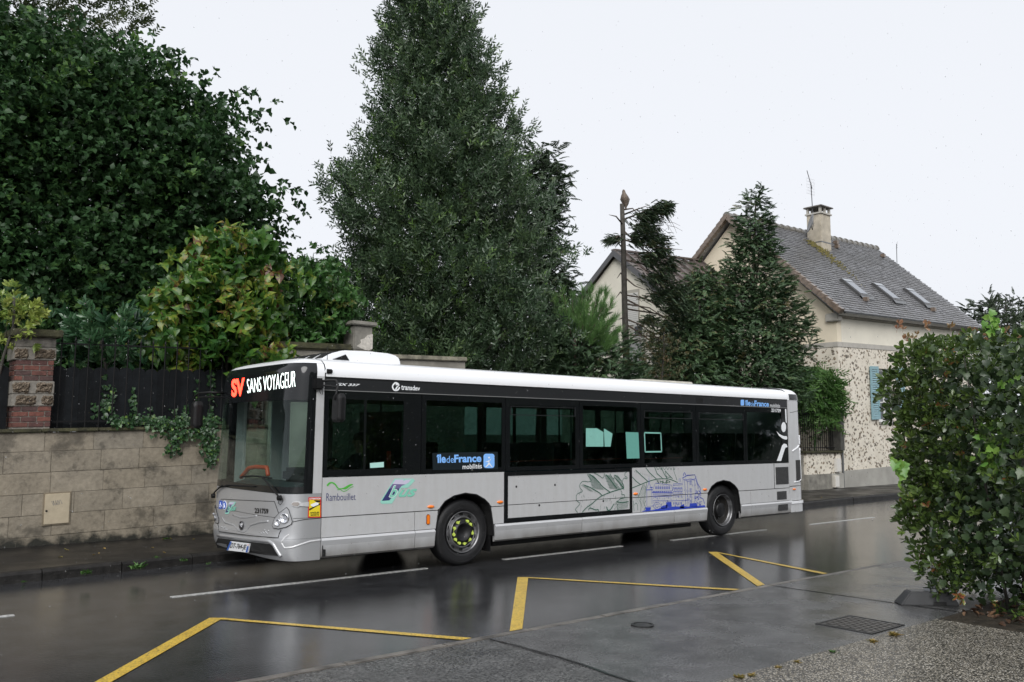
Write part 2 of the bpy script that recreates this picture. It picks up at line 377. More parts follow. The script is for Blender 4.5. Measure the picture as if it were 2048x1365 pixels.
def burrcourse(z0, z1, split, big=True):
    b = MB(); b.box(PX0-.03,PX1+.02,PYF-.012,PYF+.57,z0,z1,sp_); b.build('dressed_course', M_pm, pil, bevel=.01)
    for (x0,x1) in split:
        n = 9; vs = []; fs = []
        for i in range(n):
            for j in range(6):
                fx, fz = i/(n-1), j/5; e = min(fx,1-fx,fz,1-fz); dd = -.012-(.012+random.uniform(0,.022))*(1 if e > 0 else -.2)
                jx = random.uniform(-.012,.012) if e == 0 else 0
                vs.append((x0+(x1-x0)*fx+jx, PYF+dd, z0+.015+(z1-z0-.03)*fz+jx+SHK*(x0-(-4.7))))
        fs = [(i*6+j, (i+1)*6+j, (i+1)*6+j+1, i*6+j+1) for i in range(n-1) for j in range(5)]
        b = MB(); b.add(vs, fs); b.build('burr_stone', M_burr, pil)
burrcourse(z, z+.19, [(PX0+.02,PX0+.32),(PX0+.39,PX1+.015)]); z += .19
burrcourse(z+.002, z+.205, [(PX0-.02,PX0+.22),(PX0+.30,PX1)]); z += .207
for i in range(4): brickrow(z, .0825, 0 if i % 2 else .11); z += .0825
burrcourse(z, z+.2, [(PX0-.02,PX0+.17),(PX0+.25,PX1+.01)]); z += .2
b = MB(); b.box(PX0-.01,PX1+.01,PYF-.005,PYF+.56,z+.002,z+.16,sp_); b.build('stone_block', plain('sooty_stone', (.12,.11,.095), .8, vary=.6, vscale=8, bmp=.5), pil, bevel=.01)
b = MB(); b.box(PX0-.09,PX1+.09,PYF-.09,PYF+.64,z+.163,z+.285,sp_); b.build('cap', M_moss, pil, bevel=.015)
# timber boards and iron railing on the wall
M_board = [plain('dark_blue_grey_board_%d' % i, c, .6, spec=.18, vary=.35, vscale=6, bmp=.3, bscale=30) for i, c in enumerate([(.006,.0075,.009),(.0075,.0092,.011),(.005,.0062,.0075)])]
M_rail = plain('black_iron', (.006,.006,.0065), .55, spec=.2)
def boards(name, xa, xb, label, z0=1.935, z1=2.95):
    t = thing(name, ((xa+xb)/2, WY+.25, z0), label, 'fence'); x = xa
    while x < xb-.1:
        wd = .2085; x1 = min(x+wd, xb); c = (x+x1)/2; h = z1+random.uniform(-.012,.012); r = (x1-x)/2-.0015
        poly = [(x+.0015,z0),(x1-.0015,z0)]+[(c+r*math.cos(a), h-.07+.07*math.sin(a)) for a in np.linspace(0,math.pi,9)]
        b = MB(); b.prism(poly, 1, WY+.2+random.uniform(-.004,.004), WY+.225, (SHK,-4.4)); b.build('board', random.choice(M_board), t); x += .207
    for zz in (z0+.2, z1-.25):
        b = MB(); b.box(xa,xb,WY+.23,WY+.27,zz,zz+.08,(SHK,-4.4)); b.build('rail', M_board[0], t)
    return t
boards('board_fence', -4.41, -.82, 'dark round-topped board fence right of the brick pillar')
boards('board_fence', -10.4, -5.0, 'dark board fence left of the brick pillar at the picture edge')
def railing(xa, xb, z0, z1, y, label, sp=.2, sh=(SHK,-4.4), rails=(.08,), pts=True, rad=.011):
    t = thing('iron_railing', ((xa+xb)/2, y, z0), label, 'railing')
    for dz in rails:
        b = MB(); zz = z1-dz if dz > 0 else z0-dz; b.box(xa,xb,y-.006,y+.03,zz-.012,zz+.012,sh); b.build('rail', M_rail, t)
    x = xa+.1
    while x < xb:
        zz = sh[0]*(x-sh[1]); b = MB(); b.tube([(x,y,z0+zz),(x,y,z1+zz-.1),(x,y,z1+zz-.06),(x,y,z1+zz)], [rad,rad,rad*1.7,.002], 6); b.build('bar', M_rail, t); x += sp
    return t
railing(-4.41, -.82, 1.935, 3.44, WY+.1, 'black iron bars in front of the board fence by the brick pillar', .205, rails=(.12,-.12))
# rendered wall pieces behind the bus
M_rend = plain('grey_render', (.22,.205,.175), .75, vary=.3, vscale=2.5, bmp=.4, bscale=25)
M_rend2 = plain('stained_render', (.2,.19,.165), .8, vary=.4, vscale=4, bmp=.5, bscale=25)
rw = thing('rendered_wall', (.1,WY,.12), 'grey rendered wall with mossy top between the bus roof and green shrub', 'wall')
b = MB(); b.box(-.78,.92,WY,WY+.3,-.1,3.49,(SHK,0)); b.build('render', M_rend, rw)
b = MB(); b.box(-.8,.92,WY-.07,WY+.37,3.49,3.63,(SHK,0)); b.build('mossy_coping', M_moss, rw, bevel=.03)
gp = thing('gate_post', (1.16,WY,.12), 'broken rendered gate post with peeling plaster above the bus roof hatch', 'post')
b = MB(); b.box(.93,1.40,WY-.05,WY+.42,-.1,3.55); b.build('lower_shaft', M_rend2, gp, bevel=.01)
b = MB(); b.box(.95,1.385,WY-.03,WY+.4,3.552,4.05); b.build('upper_shaft', M_rend2, gp, bevel=.02)
b = MB(); q = [(1.02,3.63),(1.12,3.70),(1.10,3.76),(1.2,3.80),(1.27,3.87),(1.384,3.9),(1.384,3.6),(1.3,3.56),(1.2,3.565),(1.1,3.6)]
b.prism(q, 1, WY-.036, WY-.028); b.build('exposed_stone', plain('pale_stone', (.5,.47,.42), .8, vary=.2, vscale=20, bmp=.8, bscale=30), gp)
b = MB(); b.box(.88,1.46,WY-.1,WY+.47,4.052,4.14); b.build('cap', M_rend2, gp, bevel=.02)
lw = thing('rendered_wall', (2.6,WY,.12), 'low grey coped wall below the tall dark evergreen, right of the post', 'wall')
b = MB(); b.box(1.41,3.75,WY,WY+.3,-.1,3.42,(SHK,2)); b.build('render', M_rend, lw)
b = MB(); b.box(1.41,3.77,WY-.06,WY+.36,3.425,3.52,(SHK,2)); b.build('coping', plain('stone_coping', (.2,.185,.14), .7, vary=.5, vscale=6, bmp=.6), lw, bevel=.015)
M_rubble_low = None
# ================================================================= the bus
PI = math.pi
HW = 1.275; JX = -2.33; RX = 8.2; BW = 2*HW
bus = thing('city_bus', (2.9, HW, 0), 'long silver single-deck city bus with red and white destination sign', 'bus')
M_silver = plain('silver_paint', (.56,.565,.575), .33, metal=.2, spec=.5, coat=.35)
def washed(m, c, dark):                                    # rain-streaked road film on the paint
    N, L = m.node_tree.nodes, m.node_tree.links; b = N['Principled BSDF']
    st = noise(N, L, 3.0, 6, wcoord(N, L, (3.2,1,.35)), .65); sp = noise(N, L, 9, 5, wcoord(N, L), .7)
    col = mixc(N, L, ramp(N, L, st, [(.35, .0), (.75, 1.0)]), c, dark); col = mixc(N, L, .15, col, ramp(N, L, sp, [(.35, (.8,.79,.77)), (.6, (1.05,1.05,1.05))]), 'MULTIPLY')
    L.new(col, b.inputs['Base Color']); L.new(ramp(N, L, st, [(.3, .29), (.7, .37)]), b.inputs['Roughness']); return m
washed(M_silver, (.575,.58,.59), (.53,.53,.53))
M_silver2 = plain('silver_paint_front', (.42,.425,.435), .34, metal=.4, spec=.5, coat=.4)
def grimy():
    m, N, L, b = newmat('silver_skirt_grimy'); w = wcoord(N, L); sp = N.new('ShaderNodeSeparateXYZ'); L.new(w, sp.inputs[0])
    mm = N.new('ShaderNodeMath'); mm.operation = 'MULTIPLY_ADD'; L.new(noise(N, L, 3.5, 6, wcoord(N, L, (1,1,.5)), .6), mm.inputs[0]); mm.inputs[1].default_value = .22; L.new(sp.outputs[2], mm.inputs[2])
    L.new(mixc(N, L, ramp(N, L, mm.outputs[0], [(.40, 1.0), (.60, 0.0)]), (.5,.505,.515), (.22,.21,.195)), b.inputs['Base Color'])
    b.inputs['Roughness'].default_value = .38; b.inputs['Metallic'].default_value = .2; return m
M_grime = grimy()
M_roofw = plain('white_roof_paint', (.8,.81,.83), .28, coat=.4)
M_blackg = plain('black_gloss', (.008,.009,.01), .08, spec=.5)
M_band = plain('black_band', (.022,.023,.025), .22, spec=.5)
M_under = plain('underbody_black', (.008,.008,.008), .7)
M_seam = plain('seam_black', (.006,.006,.006), .6)
M_rub = plain('tyre_rubber', (.013,.013,.014), .5, vary=.3, vscale=10, bmp=.25, bscale=60)
M_steel = plain('wheel_steel', (.19,.19,.195), .38, metal=.7, vary=.5, vscale=12)
M_hub = plain('hub_black', (.015,.015,.016), .45, metal=.3)
M_orange = plain('orange_lens', (.85,.2,.015), .12, coat=.6)
M_chrome = plain('chrome', (.8,.8,.82), .08, metal=1)
M_lens = glass('lamp_lens', (.92,.93,.95), .02)
M_side_glass = glass('tinted_side_glass', (.33,.41,.385), .03, 1.62)
M_far_glass = glass('far_side_glass', (.78,.88,.84), .01, 1.35)
M_far_glass2 = glass('far_tinted_glass', (.42,.53,.49), .01, 1.35)
M_wind = glass('windscreen_glass', (.76,.83,.81), .01, 1.35)
M_int = plain('interior_grey', (.06,.065,.065), .7)
M_intdark = plain('interior_dark', (.02,.021,.022), .6)
M_seatf = plain('seat_fabric', (.03,.05,.065), .85, vary=.4, vscale=40)
M_red = plain('red_handrail', (.55,.05,.03), .35)
M_teal = plain('notice_back_teal', (.2,.45,.39), .6, vary=.06, vscale=8)
M_txtw = plain('lettering_white', (.8,.82,.84), .4)

ARCH = [(-.60,.30),(-.568,.40),(-.56,.55),(-.53,.75),(-.485,.86),(-.41,.94),(-.25,1.012),(-.045,1.042),(.16,1.012),(.31,.94),(.395,.87),(.44,.75),(.475,.55),(.488,.40),(.52,.30)]
AO = (0.0, 6.05)
def archz(x):
    for o in AO:
        if ARCH[0][0] < x-o < ARCH[-1][0]: return float(np.interp(x-o, [a[0] for a in ARCH], [a[1] for a in ARCH]))
    return -9
def side_panel(name, x0, x1, z0, z1, m, y=0.0, th=.03, prof=None, bev=.003):
    xs = sorted(set([x0, x1]+[o+a[0]+e for o in AO for a in ARCH for e in (-.001, .001) if x0 < o+a[0] < x1]))
    cols = [(x, max(z0, archz(x))) for x in xs]; cols = [c for c in cols if c[1] < z1-.002]
    if not cols: return None
    if prof is None:
        poly = [(x, z) for x, z in cols]+[(cols[-1][0], z1), (cols[0][0], z1)]
        b = MB(); b.prism(poly, 1, y, y+th)
    else:                                  # folded skirt: prof lists (dy, z) up the panel
        b = MB(); vs = []; n = len(prof)
        for x in (cols[0][0], cols[-1][0]): vs += [(x, y+dy, z) for dy, z in prof]
        b.add(vs, [tuple(range(n)), tuple(range(2*n-1, n-1, -1))]+[(i, n+i, n+(i+1) % n, (i+1) % n) for i in range(n)])
    return b.build(name, m, bus, bevel=0)
# ---- near side panels
side_panel('side_panel', JX+.006, .672, .829, 1.326, M_silver)
side_panel('side_panel', 3.486, 7.66, .829, 1.326, M_silver)
side_panel('side_panel', 7.668, RX-.004, .829, 1.326, M_silver)
for a, c in [(JX+.006,-.916),(-.906,-.4),(.3,.672),(3.486,5.7),(6.3,6.853),(6.863,RX-.004)]: side_panel('lower_panel', a, c, .571, .817, M_silver)
SK = [(0.03,.31),(-.0,.335),(-.012,.47),(-.028,.535),(-.004,.563),(.05,.563),(.05,.31)]
for a, c in [(JX+.006,-.916),(-.906,-.576),(.502,2.278),(2.289,4.56),(4.571,5.49),(6.535,6.853),(6.863,8.27)]: side_panel('skirt_panel', a, c, .31, .563, M_grime, prof=SK)
# black framed panel (hatch) with two silver leaves
fr = MB()
for x0,x1,z0,z1 in [(.682,.745,.578,1.326),(3.425,3.480,.578,1.326),(.745,3.425,1.268,1.326),(.745,3.425,.578,.634)]: fr.box(x0,x1,-.006,.03,z0,z1)
fr.build('panel_frame', M_blackg, bus)
for a, c, z0, z1 in [(.749,3.421,.838,1.264),(.749,2.266,.638,.828),(2.274,3.421,.638,.828)]: side_panel('side_panel', a, c, z0, z1, M_silver, .004)
for x, z in [(.916,1.10),(1.71,1.10),(1.38,.80),(2.788,.80)]:
    b = MB(); b.lathe([(0,-.008),(.014,-.006),(.018,0)], (x,.004,z), 1, 12); b.build('panel_lock', M_dark, bus)
# dark core behind the joints (with wheel wells)
b = MB()
xs = [JX+.1,-.62,-.58,.51,.55,5.45,5.5,6.56,6.6,8.1]
for (x0,x1,z0) in [(JX+.1,-.6,.36),(-.6,.53,1.06),(.53,5.46,.36),(5.46,6.57,1.06),(6.57,8.1,.36)]: b.box(x0,x1,.034,.06,z0,1.31)
b.build('side_liner', M_under, bus)
# wheel arch lips
for o in AO:
    b = MB(); q = [(o+a[0]*.995-.0, .012, a[1]) for a in ARCH[1:-1]]; b.tube(q, .016, 6); b.build('wheel_arch', M_dark, bus)
    b = MB(); vs = []
    for a in ARCH[1:-1]: vs += [(o+a[0], .02, a[1]), (o+a[0], .75, a[1])]
    b.add(vs, [(2*i,2*i+1,2*i+3,2*i+2) for i in range(len(ARCH)-3)]); b.build('wheel_well', M_under, bus)
# band above the windows with its thin trim line
b = MB(); b.box(JX+.006,RX-.004,.004,.03,2.456,2.612); b.build('window_band', M_band, bus)
b = MB(); b.box(JX+.006,RX-.004,-.002,.03,2.446,2.4535); b.build('trim_line', plain('grey_trim', (.25,.25,.25), .4), bus)
b = MB(); b.box(JX+.006,RX-.004,-.004,.03,2.6135,2.6235); b.build('gutter_trim', M_seam, bus)
# ---- windows, near side
WIN = [(-2.318,-.826,[(-2.262,-1.735),(-1.70,-1.115)],1.42,2.338,0),(-.814,.694,[(-.74,.63)],1.40,2.36,0),(.706,2.246,[(.79,2.16)],1.40,2.33,1),(2.258,3.714,[(2.33,3.64)],1.40,2.36,0),
       (3.726,5.226,[(3.81,5.12)],1.40,2.32,1),(5.238,6.732,[(5.31,6.68)],1.40,2.31,1),(6.744,8.196,[(6.80,7.98)],1.40,2.34,0)]
for wi, (x0,x1,panes,z0,z1,hop) in enumerate(WIN):
    b = MB(); ys, ye = .004, .022
    xs = [x0]+[v for p in panes for v in p]+[x1]
    b.box(x0,x1,ys,ye,1.338,z0); b.box(x0,x1,ys,ye,z1,2.443)
    for k in range(0, len(xs), 2): b.box(xs[k],xs[k+1],ys,ye,z0,z1)
    w = b.build('side_window', M_blackg, bus)
    for (a, c) in panes:
        b = MB(); b.box(a,c,.007,.012,z0,z1); b.build('pane', M_side_glass, w)
    if hop:
        b = MB(); zt = z1-.01; zb = 2.178; a, c = panes[0]; s = .012
        for (p,q,r_,t_) in [(a+.004,c-.004,zt-s,zt),(a+.004,c-.004,zb,zb+s),(a+.004,a+.004+s,zb+s,zt-s),(c-.004-s,c-.004,zb+s,zt-s)]: b.box(p,q,-.004,.006,r_,t_)
        b.build('hopper_frame', M_band, w)
for k in range(len(WIN)-1):
    b = MB(); b.box(WIN[k][1]-.02,WIN[k+1][0]+.02,.024,.034,1.338,2.443); b.build('window_liner', M_seam, bus)  # added black strip that closes the view through each window gap
b = MB(); b.box(JX-.02,JX+.03,.024,.034,.6,2.62); b.build('joint_liner', M_seam, bus)
# ---- roof shell
RP = [(0,2.626),(.0,2.66),(.012,2.73),(.045,2.79),(.12,2.838),(.3,2.872),(.7,2.898),(HW,2.91)]
RPf = RP+[(BW-y, z) for y, z in reversed(RP[:-1])]
def roofz(x): return -.03*max(0, (x-JX))/10.5
b = MB(); vs = []; n = len(RPf); xr_ = np.linspace(JX+.012, RX+.02, 12)
for x in xr_: vs += [(x, y, z+roofz(x)*(z-2.6)/.3) for y, z in RPf]
b.add(vs, [(i*n+k, (i+1)*n+k, (i+1)*n+k+1, i*n+k+1) for i in range(len(xr_)-1) for k in range(n-1)])
smooth_by_angle(b.build('roof', M_roofw, bus), 50)
b = MB(); b.box(JX,RX,.1,BW-.1,2.58,2.62); b.build('ceiling', M_int, bus)
# ---- front shell (superellipse plan, raked)
AZ = [(.26,.46),(.36,.535),(.55,.56),(.62,.535),(1.0,.525),(1.15,.52),(2.3,.47),(2.62,.445),(2.66,.44),(2.73,.425),(2.79,.395),(2.838,.33),(2.872,.22),(2.898,.09),(2.91,0)]
YZ = {z: y for y, z in RP}
def Afn(z): return float(np.interp(z, [a[0] for a in AZ], [a[1] for a in AZ]))
def hwz(z): return HW-float(np.interp(z, [p[1] for p in RP], [p[0] for p in RP]))
_tt = PI*(1-np.cos(np.linspace(0, PI, 6001)))/2
_tt = PI*(1-np.cos(_tt))/2                                # dense at both corners
_cx = np.abs(np.sin(_tt))**.45; _cy = np.sign(np.cos(_tt))*np.abs(np.cos(_tt))**.42
_sl = np.concatenate([[0], np.cumsum(np.hypot(np.diff(_cx*.5), np.diff(_cy*HW)))]); _sl /= _sl[-1]
_su = np.linspace(0, 1, 2001); _cx = np.interp(_su, _sl, _cx); _cy = np.interp(_su, _sl, _cy)
def Fp(s, z, off=0.0):                                    # s runs 0..1 round the nose from the near joint to the far one
    A = Afn(z)+off; h = hwz(z)+off
    return np.array([JX-A*np.interp(s, _su, _cx), HW-h*np.interp(s, _su, _cy), z])
_az = np.array([a[0] for a in AZ]); _aa = np.array([a[1] for a in AZ]); _rz = np.array([p[1] for p in RP]); _ry = np.array([p[0] for p in RP])
def Fpv(s, z):
    A = np.interp(z, _az, _aa); h = HW-np.interp(z, _rz, _ry)
    return np.stack([JX-A*np.interp(s, _su, _cx), HW-h*np.interp(s, _su, _cy), z], -1)
def front(name, t0, t1, zs, m, off=0.0, nt=40, parent=None, solid=.012, sm=True):
    b = MB(); ts = np.linspace(t0, t1, nt); n = len(ts); vs = [Fp(t, z, off) for z in zs for t in ts]
    vi = [Fp(t, z, off-solid) for z in zs for t in ts]; o = len(vs); k = len(zs)
    fs = [(j*n+i, j*n+i+1, (j+1)*n+i+1, (j+1)*n+i) for j in range(k-1) for i in range(n-1)]
    fi = [tuple(o+q for q in reversed(f)) for f in fs]
    ed = [(i, o+i, o+i+1, i+1) for i in range(n-1)]+[((k-1)*n+i, (k-1)*n+i+1, o+(k-1)*n+i+1, o+(k-1)*n+i) for i in range(n-1)]
    ed += [(j*n, (j+1)*n, o+(j+1)*n, o+j*n) for j in range(k-1)]+[(j*n+n-1, o+j*n+n-1, o+(j+1)*n+n-1, (j+1)*n+n-1) for j in range(k-1)]
    b.add(vs+vi, fs+fi+ed); ob = b.build(name, m, parent or bus)
    if sm: smooth_by_angle(ob, 40)
    return ob
T1 = float(np.interp(.13, _cx[:1000]*.5, _su[:1000])); E0, E1 = .0015, .9985; TB = .035
# picking on the front shell: measured pixel -> surface point
_tg = np.linspace(.0, .97, 260); _zg = np.linspace(.26, 2.9, 200)
_S, _Z = np.meshgrid(_tg, _zg); _pg = proj(Fpv(_S, _Z).reshape(-1,3)).reshape(200,260,2)
_sil = _tg[np.argmin(_pg[:,:,0], axis=1)]-.004                # beyond this the shell turns away from the viewpoint
_pg[_S > _sil[:,None]] = 1e6
_o = np.linspace(-1, 1, 7); _OA, _OB = np.meshgrid(_o, _o)
def FS(x, y, off=.004):
    d = (_pg[:,:,0]-x)**2+(_pg[:,:,1]-y)**2; i, j = np.unravel_index(np.argmin(d), d.shape)
    bz, bs = _zg[i], _tg[j]; sz, st = .014, .004
    for _ in range(4):
        z = bz+_OA*sz; s = np.clip(bs+_OB*st, 0, np.interp(z, _zg, _sil)); q = proj(Fpv(s, z)); e = (q[...,0]-x)**2+(q[...,1]-y)**2
        k = np.unravel_index(np.argmin(e), e.shape); bz, bs = z[k], s[k]; sz /= 3; st /= 3
    return Fp(bs, bz, off)
for t0, t1 in ((E0, T1-.002), (1-T1+.002, E1)):
    front('corner_pillar', t0, t1, [1.13,1.5,2,2.4,2.62], M_silver, nt=12)
front('front_roof_cap', E0, E1, [2.797,2.815,2.838,2.855,2.872,2.885,2.898,2.905,2.9099], M_roofw, nt=60)
front('windscreen', T1+TB, 1-T1-TB, [1.215,1.5,1.8,2.1,2.315], M_wind, -.003, nt=60, solid=.006)
# black surround: sides, bottom, header
ms = MB()
front('windscreen_surround', T1, T1+TB, [1.135,1.22,1.5,1.8,2.1,2.315], M_blackg, nt=8)
front('windscreen_surround', 1-T1-TB, 1-T1, [1.135,1.22,1.5,1.8,2.1,2.315], M_blackg, nt=8)
front('windscreen_surround', T1+TB, 1-T1-TB, [1.135,1.18,1.215], M_blackg, nt=60)
hdr = front('sign_header', T1, 1-T1, [2.315,2.40,2.5,2.6,2.66,2.70,2.73,2.76,2.792], M_blackg, .003, nt=60)
for t0, t1 in ((E0, T1-.002), (1-T1+.002, E1)): front('corner_cap', t0, t1, [2.622,2.66,2.70,2.73,2.76,2.794], M_roofw, nt=10)
front('front_panel', E0, E1, [.832,.9,.96,1.02,1.08,1.128], M_silver2, nt=60)
front('front_apron', E0, E1, [.575,.60,.65,.72,.78,.826], M_silver2, nt=60)
front('bumper', E0, E1, [.30,.34,.40,.46,.52,.56,.572], M_silver2, nt=60)
# ---- traced details on the front
def z1(x, y): return (360+x/2.904, 680+y/2.904)
def zf(x, y): return (420+x/8.533, 970+y/8.533)
def subdiv(q, n=6):
    r_ = []
    for i in range(len(q)-1):
        for k in range(n): t = k/n; r_.append((q[i][0]*(1-t)+q[i+1][0]*t, q[i][1]*(1-t)+q[i+1][1]*t))
    return r_+[q[-1]]
def ftube(name, q, rad, m, off=.002, n=6, parent=None, nd=6):
    b = MB(); b.tube([FS(*p_, off) for p_ in subdiv(q, nd)], rad, n); return b.build(name, m, parent or bus, smooth=True)
def fpatch(name, q, m, off=.004, depth=.012, parent=None, sub=4):       # closed polygon laid on the front shell
    pts = [FS(*p_, off) for p_ in subdiv(q+[q[0]], sub)[:-1]]; c = FS(sum(p_[0] for p_ in q)/len(q), sum(p_[1] for p_ in q)/len(q), off)
    n = len(pts); b = MB(); inn = np.array([depth, 0, 0])
    mid = [(np.asarray(p_)+c)/2 for p_ in pts]
    # keep the mid ring on the shell
    mid = [FS(*proj(m_), off) for m_ in mid]
    b.add(pts+mid+[c]+[p_+inn for p_ in pts], [(i, (i+1) % n, n+(i+1) % n, n+i) for i in range(n)]+[(n+i, n+(i+1) % n, 2*n) for i in range(n)]+[(i, 2*n+1+i, 2*n+1+(i+1) % n, (i+1) % n) for i in range(n)])
    return b.build(name, m, parent or bus, smooth=False)
# front hatch outline and its moulded chevron
ftube('hatch_seam', [zf(190,245),zf(1100,285),zf(1170,480)], .004, M_seam)
ftube('hatch_seam', [zf(1215,770),zf(1185,830),zf(1165,905),zf(800,880),zf(160,800),zf(80,340)], .005, M_seam)
ftube('chevron_moulding', [zf(200,560),zf(250,640),zf(400,690),zf(500,790),zf(580,810),zf(640,775),zf(690,690),zf(850,640),zf(1000,625)], .022, M_silver2, -.014, 8)
ftube('chevron_moulding', [zf(380,510),zf(520,560),zf(640,560),zf(800,530)], .02, M_silver2, -.015, 8)
# bumper grille and plate
gr = fpatch('bumper_grille', [zf(150,910),zf(600,965),zf(1010,1010),zf(1075,1060),zf(1185,1215),zf(1000,1200),zf(650,1150),zf(110,1080),zf(100,1040)], M_under, .012, .05)
ftube('bumper_moulding', [zf(130,860),zf(560,915),zf(1010,965),zf(1080,1010),zf(1150,1130),zf(1210,1225)], .026, M_silver2, -.006, 8)
ftube('corner_crease', [zf(1350,850),zf(1270,910),zf(1215,985),zf(1270,1080),zf(1400,1070),zf(1700,970),zf(1890,945)], .016, M_silver, -.008, 8)
ftube('panel_seam', [zf(1420,632),zf(1620,590),zf(1895,565)], .004, M_seam)
_pc = [FS(*zf(*q), .03) for q in ((390,962),(705,1000),(708,1150),(394,1108))]; _pc = [p_*np.array([0,1,1])+np.array([min(v[0] for v in _pc),0,0]) for p_ in _pc]
def PLp(u_, v_, off=0.0): return (_pc[0]*(1-u_)+_pc[1]*u_)*(1-v_)+(_pc[3]*(1-u_)+_pc[2]*u_)*v_+np.array([-off,0,0])
def plate_part(name, u0, u1, v0, v1, off, th, m, parent):
    q = [PLp(u0,v0,off),PLp(u1,v0,off),PLp(u1,v1,off),PLp(u0,v1,off)]; b = MB(); b.add(q+[p_+np.array([th,0,0]) for p_ in q], [(0,1,2,3),(7,6,5,4),(0,4,5,1),(1,5,6,2),(2,6,7,3),(3,7,4,0)]); return b.build(name, m, parent)
pl = plate_part('number_plate', 0, 1, 0, 1, 0, .02, plain('plate_white', (.72,.73,.74), .35), bus)
M_pblue = plain('plate_blue', (.03,.10,.38), .4)
plate_part('plate_band', .005, .085, .02, .98, .002, .003, M_pblue, pl); plate_part('plate_band', .92, .995, .3, .98, .002, .003, M_pblue, pl)
plate_part('plate_dot', .935, .975, .1, .2, .002, .003, plain('plate_red', (.6,.05,.05), .4), pl)
# head lamps
for side, pts, l1, l2 in (('near', [zf(1310,390),zf(1345,420),zf(1405,620),zf(1390,670),zf(1300,720),zf(1170,750),zf(1090,735),zf(1068,690),zf(1110,570),zf(1180,490)], (zf(1275,570), .052), (zf(1165,640), .036)),
                          ('far', [zf(80,350),zf(110,400),zf(160,590),zf(160,655),zf(110,650),zf(75,560),zf(60,440)], (zf(118,560), .035), (zf(88,500), .02))):
    h = fpatch('head_lamp', pts, M_silver2, .012, .02)
    ftube('lamp_rim', pts+[pts[0]], .006, M_seam, .008, 6, h, 3)
    for (p_, r_) in (l1, l2):
        c = FS(*p_, .016); nrm = (FS(*p_, .1)-FS(*p_, .0)); nrm = nrm/np.linalg.norm(nrm); nrm = nrm*.7+np.array([-.3,0,0]); nrm /= np.linalg.norm(nrm)
        a_ = np.cross(nrm, (0,0,1)); a_ /= np.linalg.norm(a_); b_ = np.cross(nrm, a_)
        for nm, mm_, prof in (('reflector', M_chrome, [(r_*1.25,.004),(r_*1.2,.012),(r_*1.05,.012),(r_*.7,-.004),(0,-.01)]), ('bulb_cover', M_lens, [(r_*1.0,.006),(r_*.7,.014),(0,.018)])):
            b = MB(); vs = []; nn = 24
            for rr, hh in prof:
                for k in range(nn): vs.append(c+nrm*hh+rr*(math.cos(2*PI*k/nn)*a_+math.sin(2*PI*k/nn)*b_))
            b.add(vs, [(i*nn+k, i*nn+(k+1) % nn, (i+1)*nn+(k+1) % nn, (i+1)*nn+k) for i in range(len(prof)-1) for k in range(nn)]); b.build(nm, mm_, h, smooth=True)
# side repeater in a teardrop pod
fpatch('repeater_pod', [zf(1385,320),zf(1420,290),zf(1500,280),zf(1535,310),zf(1660,290),zf(1660,370),zf(1535,360),zf(1490,385),zf(1410,360)], M_silver, .012, .02)
rp = fpatch('repeater_lamp', [zf(1392,325),zf(1430,297),zf(1500,297),zf(1525,330),zf(1490,365),zf(1420,355)], plain('smoked_lens', (.3,.27,.25), .08, coat=.8), .017, .006)
# round badge
bc = FS(*zf(553,692), .01)
b = MB(); vs = []; nn = 24
for rr, hh in [(.058,0),(.058,.012),(.05,.018),(.044,.012),(0,.012)]:
    for k in range(nn): vs.append(bc+np.array([-hh, rr*math.cos(2*PI*k/nn), rr*math.sin(2*PI*k/nn)]))
b.add(vs, [(i*nn+k, i*nn+(k+1) % nn, (i+1)*nn+(k+1) % nn, (i+1)*nn+k) for i in range(4) for k in range(nn)]); bd = b.build('badge', plain('badge_metal', (.12,.12,.125), .25, metal=.8), bus, smooth=True)
b = MB()
for q in ([(-.03,-.02),(-.01,.028)],[(-.01,.028),(.01,-.01)],[(.01,-.01),(.032,.022)],[(-.034,.0),(.03,-.026)]): b.tube([bc+np.array([-.014,p_[0],p_[1]]) for p_ in q], .004, 5)
b.build('badge_relief', M_chrome, bd)
# embossed little figures
for base, seq in ((zf(250,740), [(-40,-25),(-15,5),(10,-15),(25,20),(48,25)]), (zf(945,810), [(-60,18),(-20,15),(-5,-35),(20,5),(35,22),(60,-25),(-35,0),(10,-10)])):
    for dx, dy in seq:
        c = FS(base[0]+dx/8.533, base[1]+dy/8.533, .004); b = MB(); b.lathe([(0,-.008),(.008,-.006),(.011,0)], c, 0, 10); b.build('raised_stud', M_silver2, bus, smooth=True)
# wipers
def wiper(q_arm, q_blade, base):
    w = ftube('wiper', q_arm, .011, M_dark, .03, 6); 
    b = MB(); b.tube([FS(*p_, .025) for p_ in subdiv(q_blade, 8)], .010, 6); b.build('blade', M_dark, w)
    b = MB(); c = FS(*base, .02); b.lathe([(0,-.05),(.03,-.045),(.035,0)], c, 0, 12); b.build('pivot', M_dark, w)
wiper([z1(585,915),z1(540,860),z1(487,795)], [z1(360,797),z1(430,790),z1(540,803)], z1(590,918))
wiper([z1(195,905),z1(225,875),z1(260,845)], [z1(235,860),z1(290,845),z1(435,853)], z1(197,905))
b = MB(); b.tube([FS(*z1(580,925),.02),FS(*z1(577,948),.03),FS(*z1(590,958),.03),FS(*z1(602,940),.03),FS(*z1(600,920),.02)], .004, 5); b.build('wiper_hose', M_dark, bus)
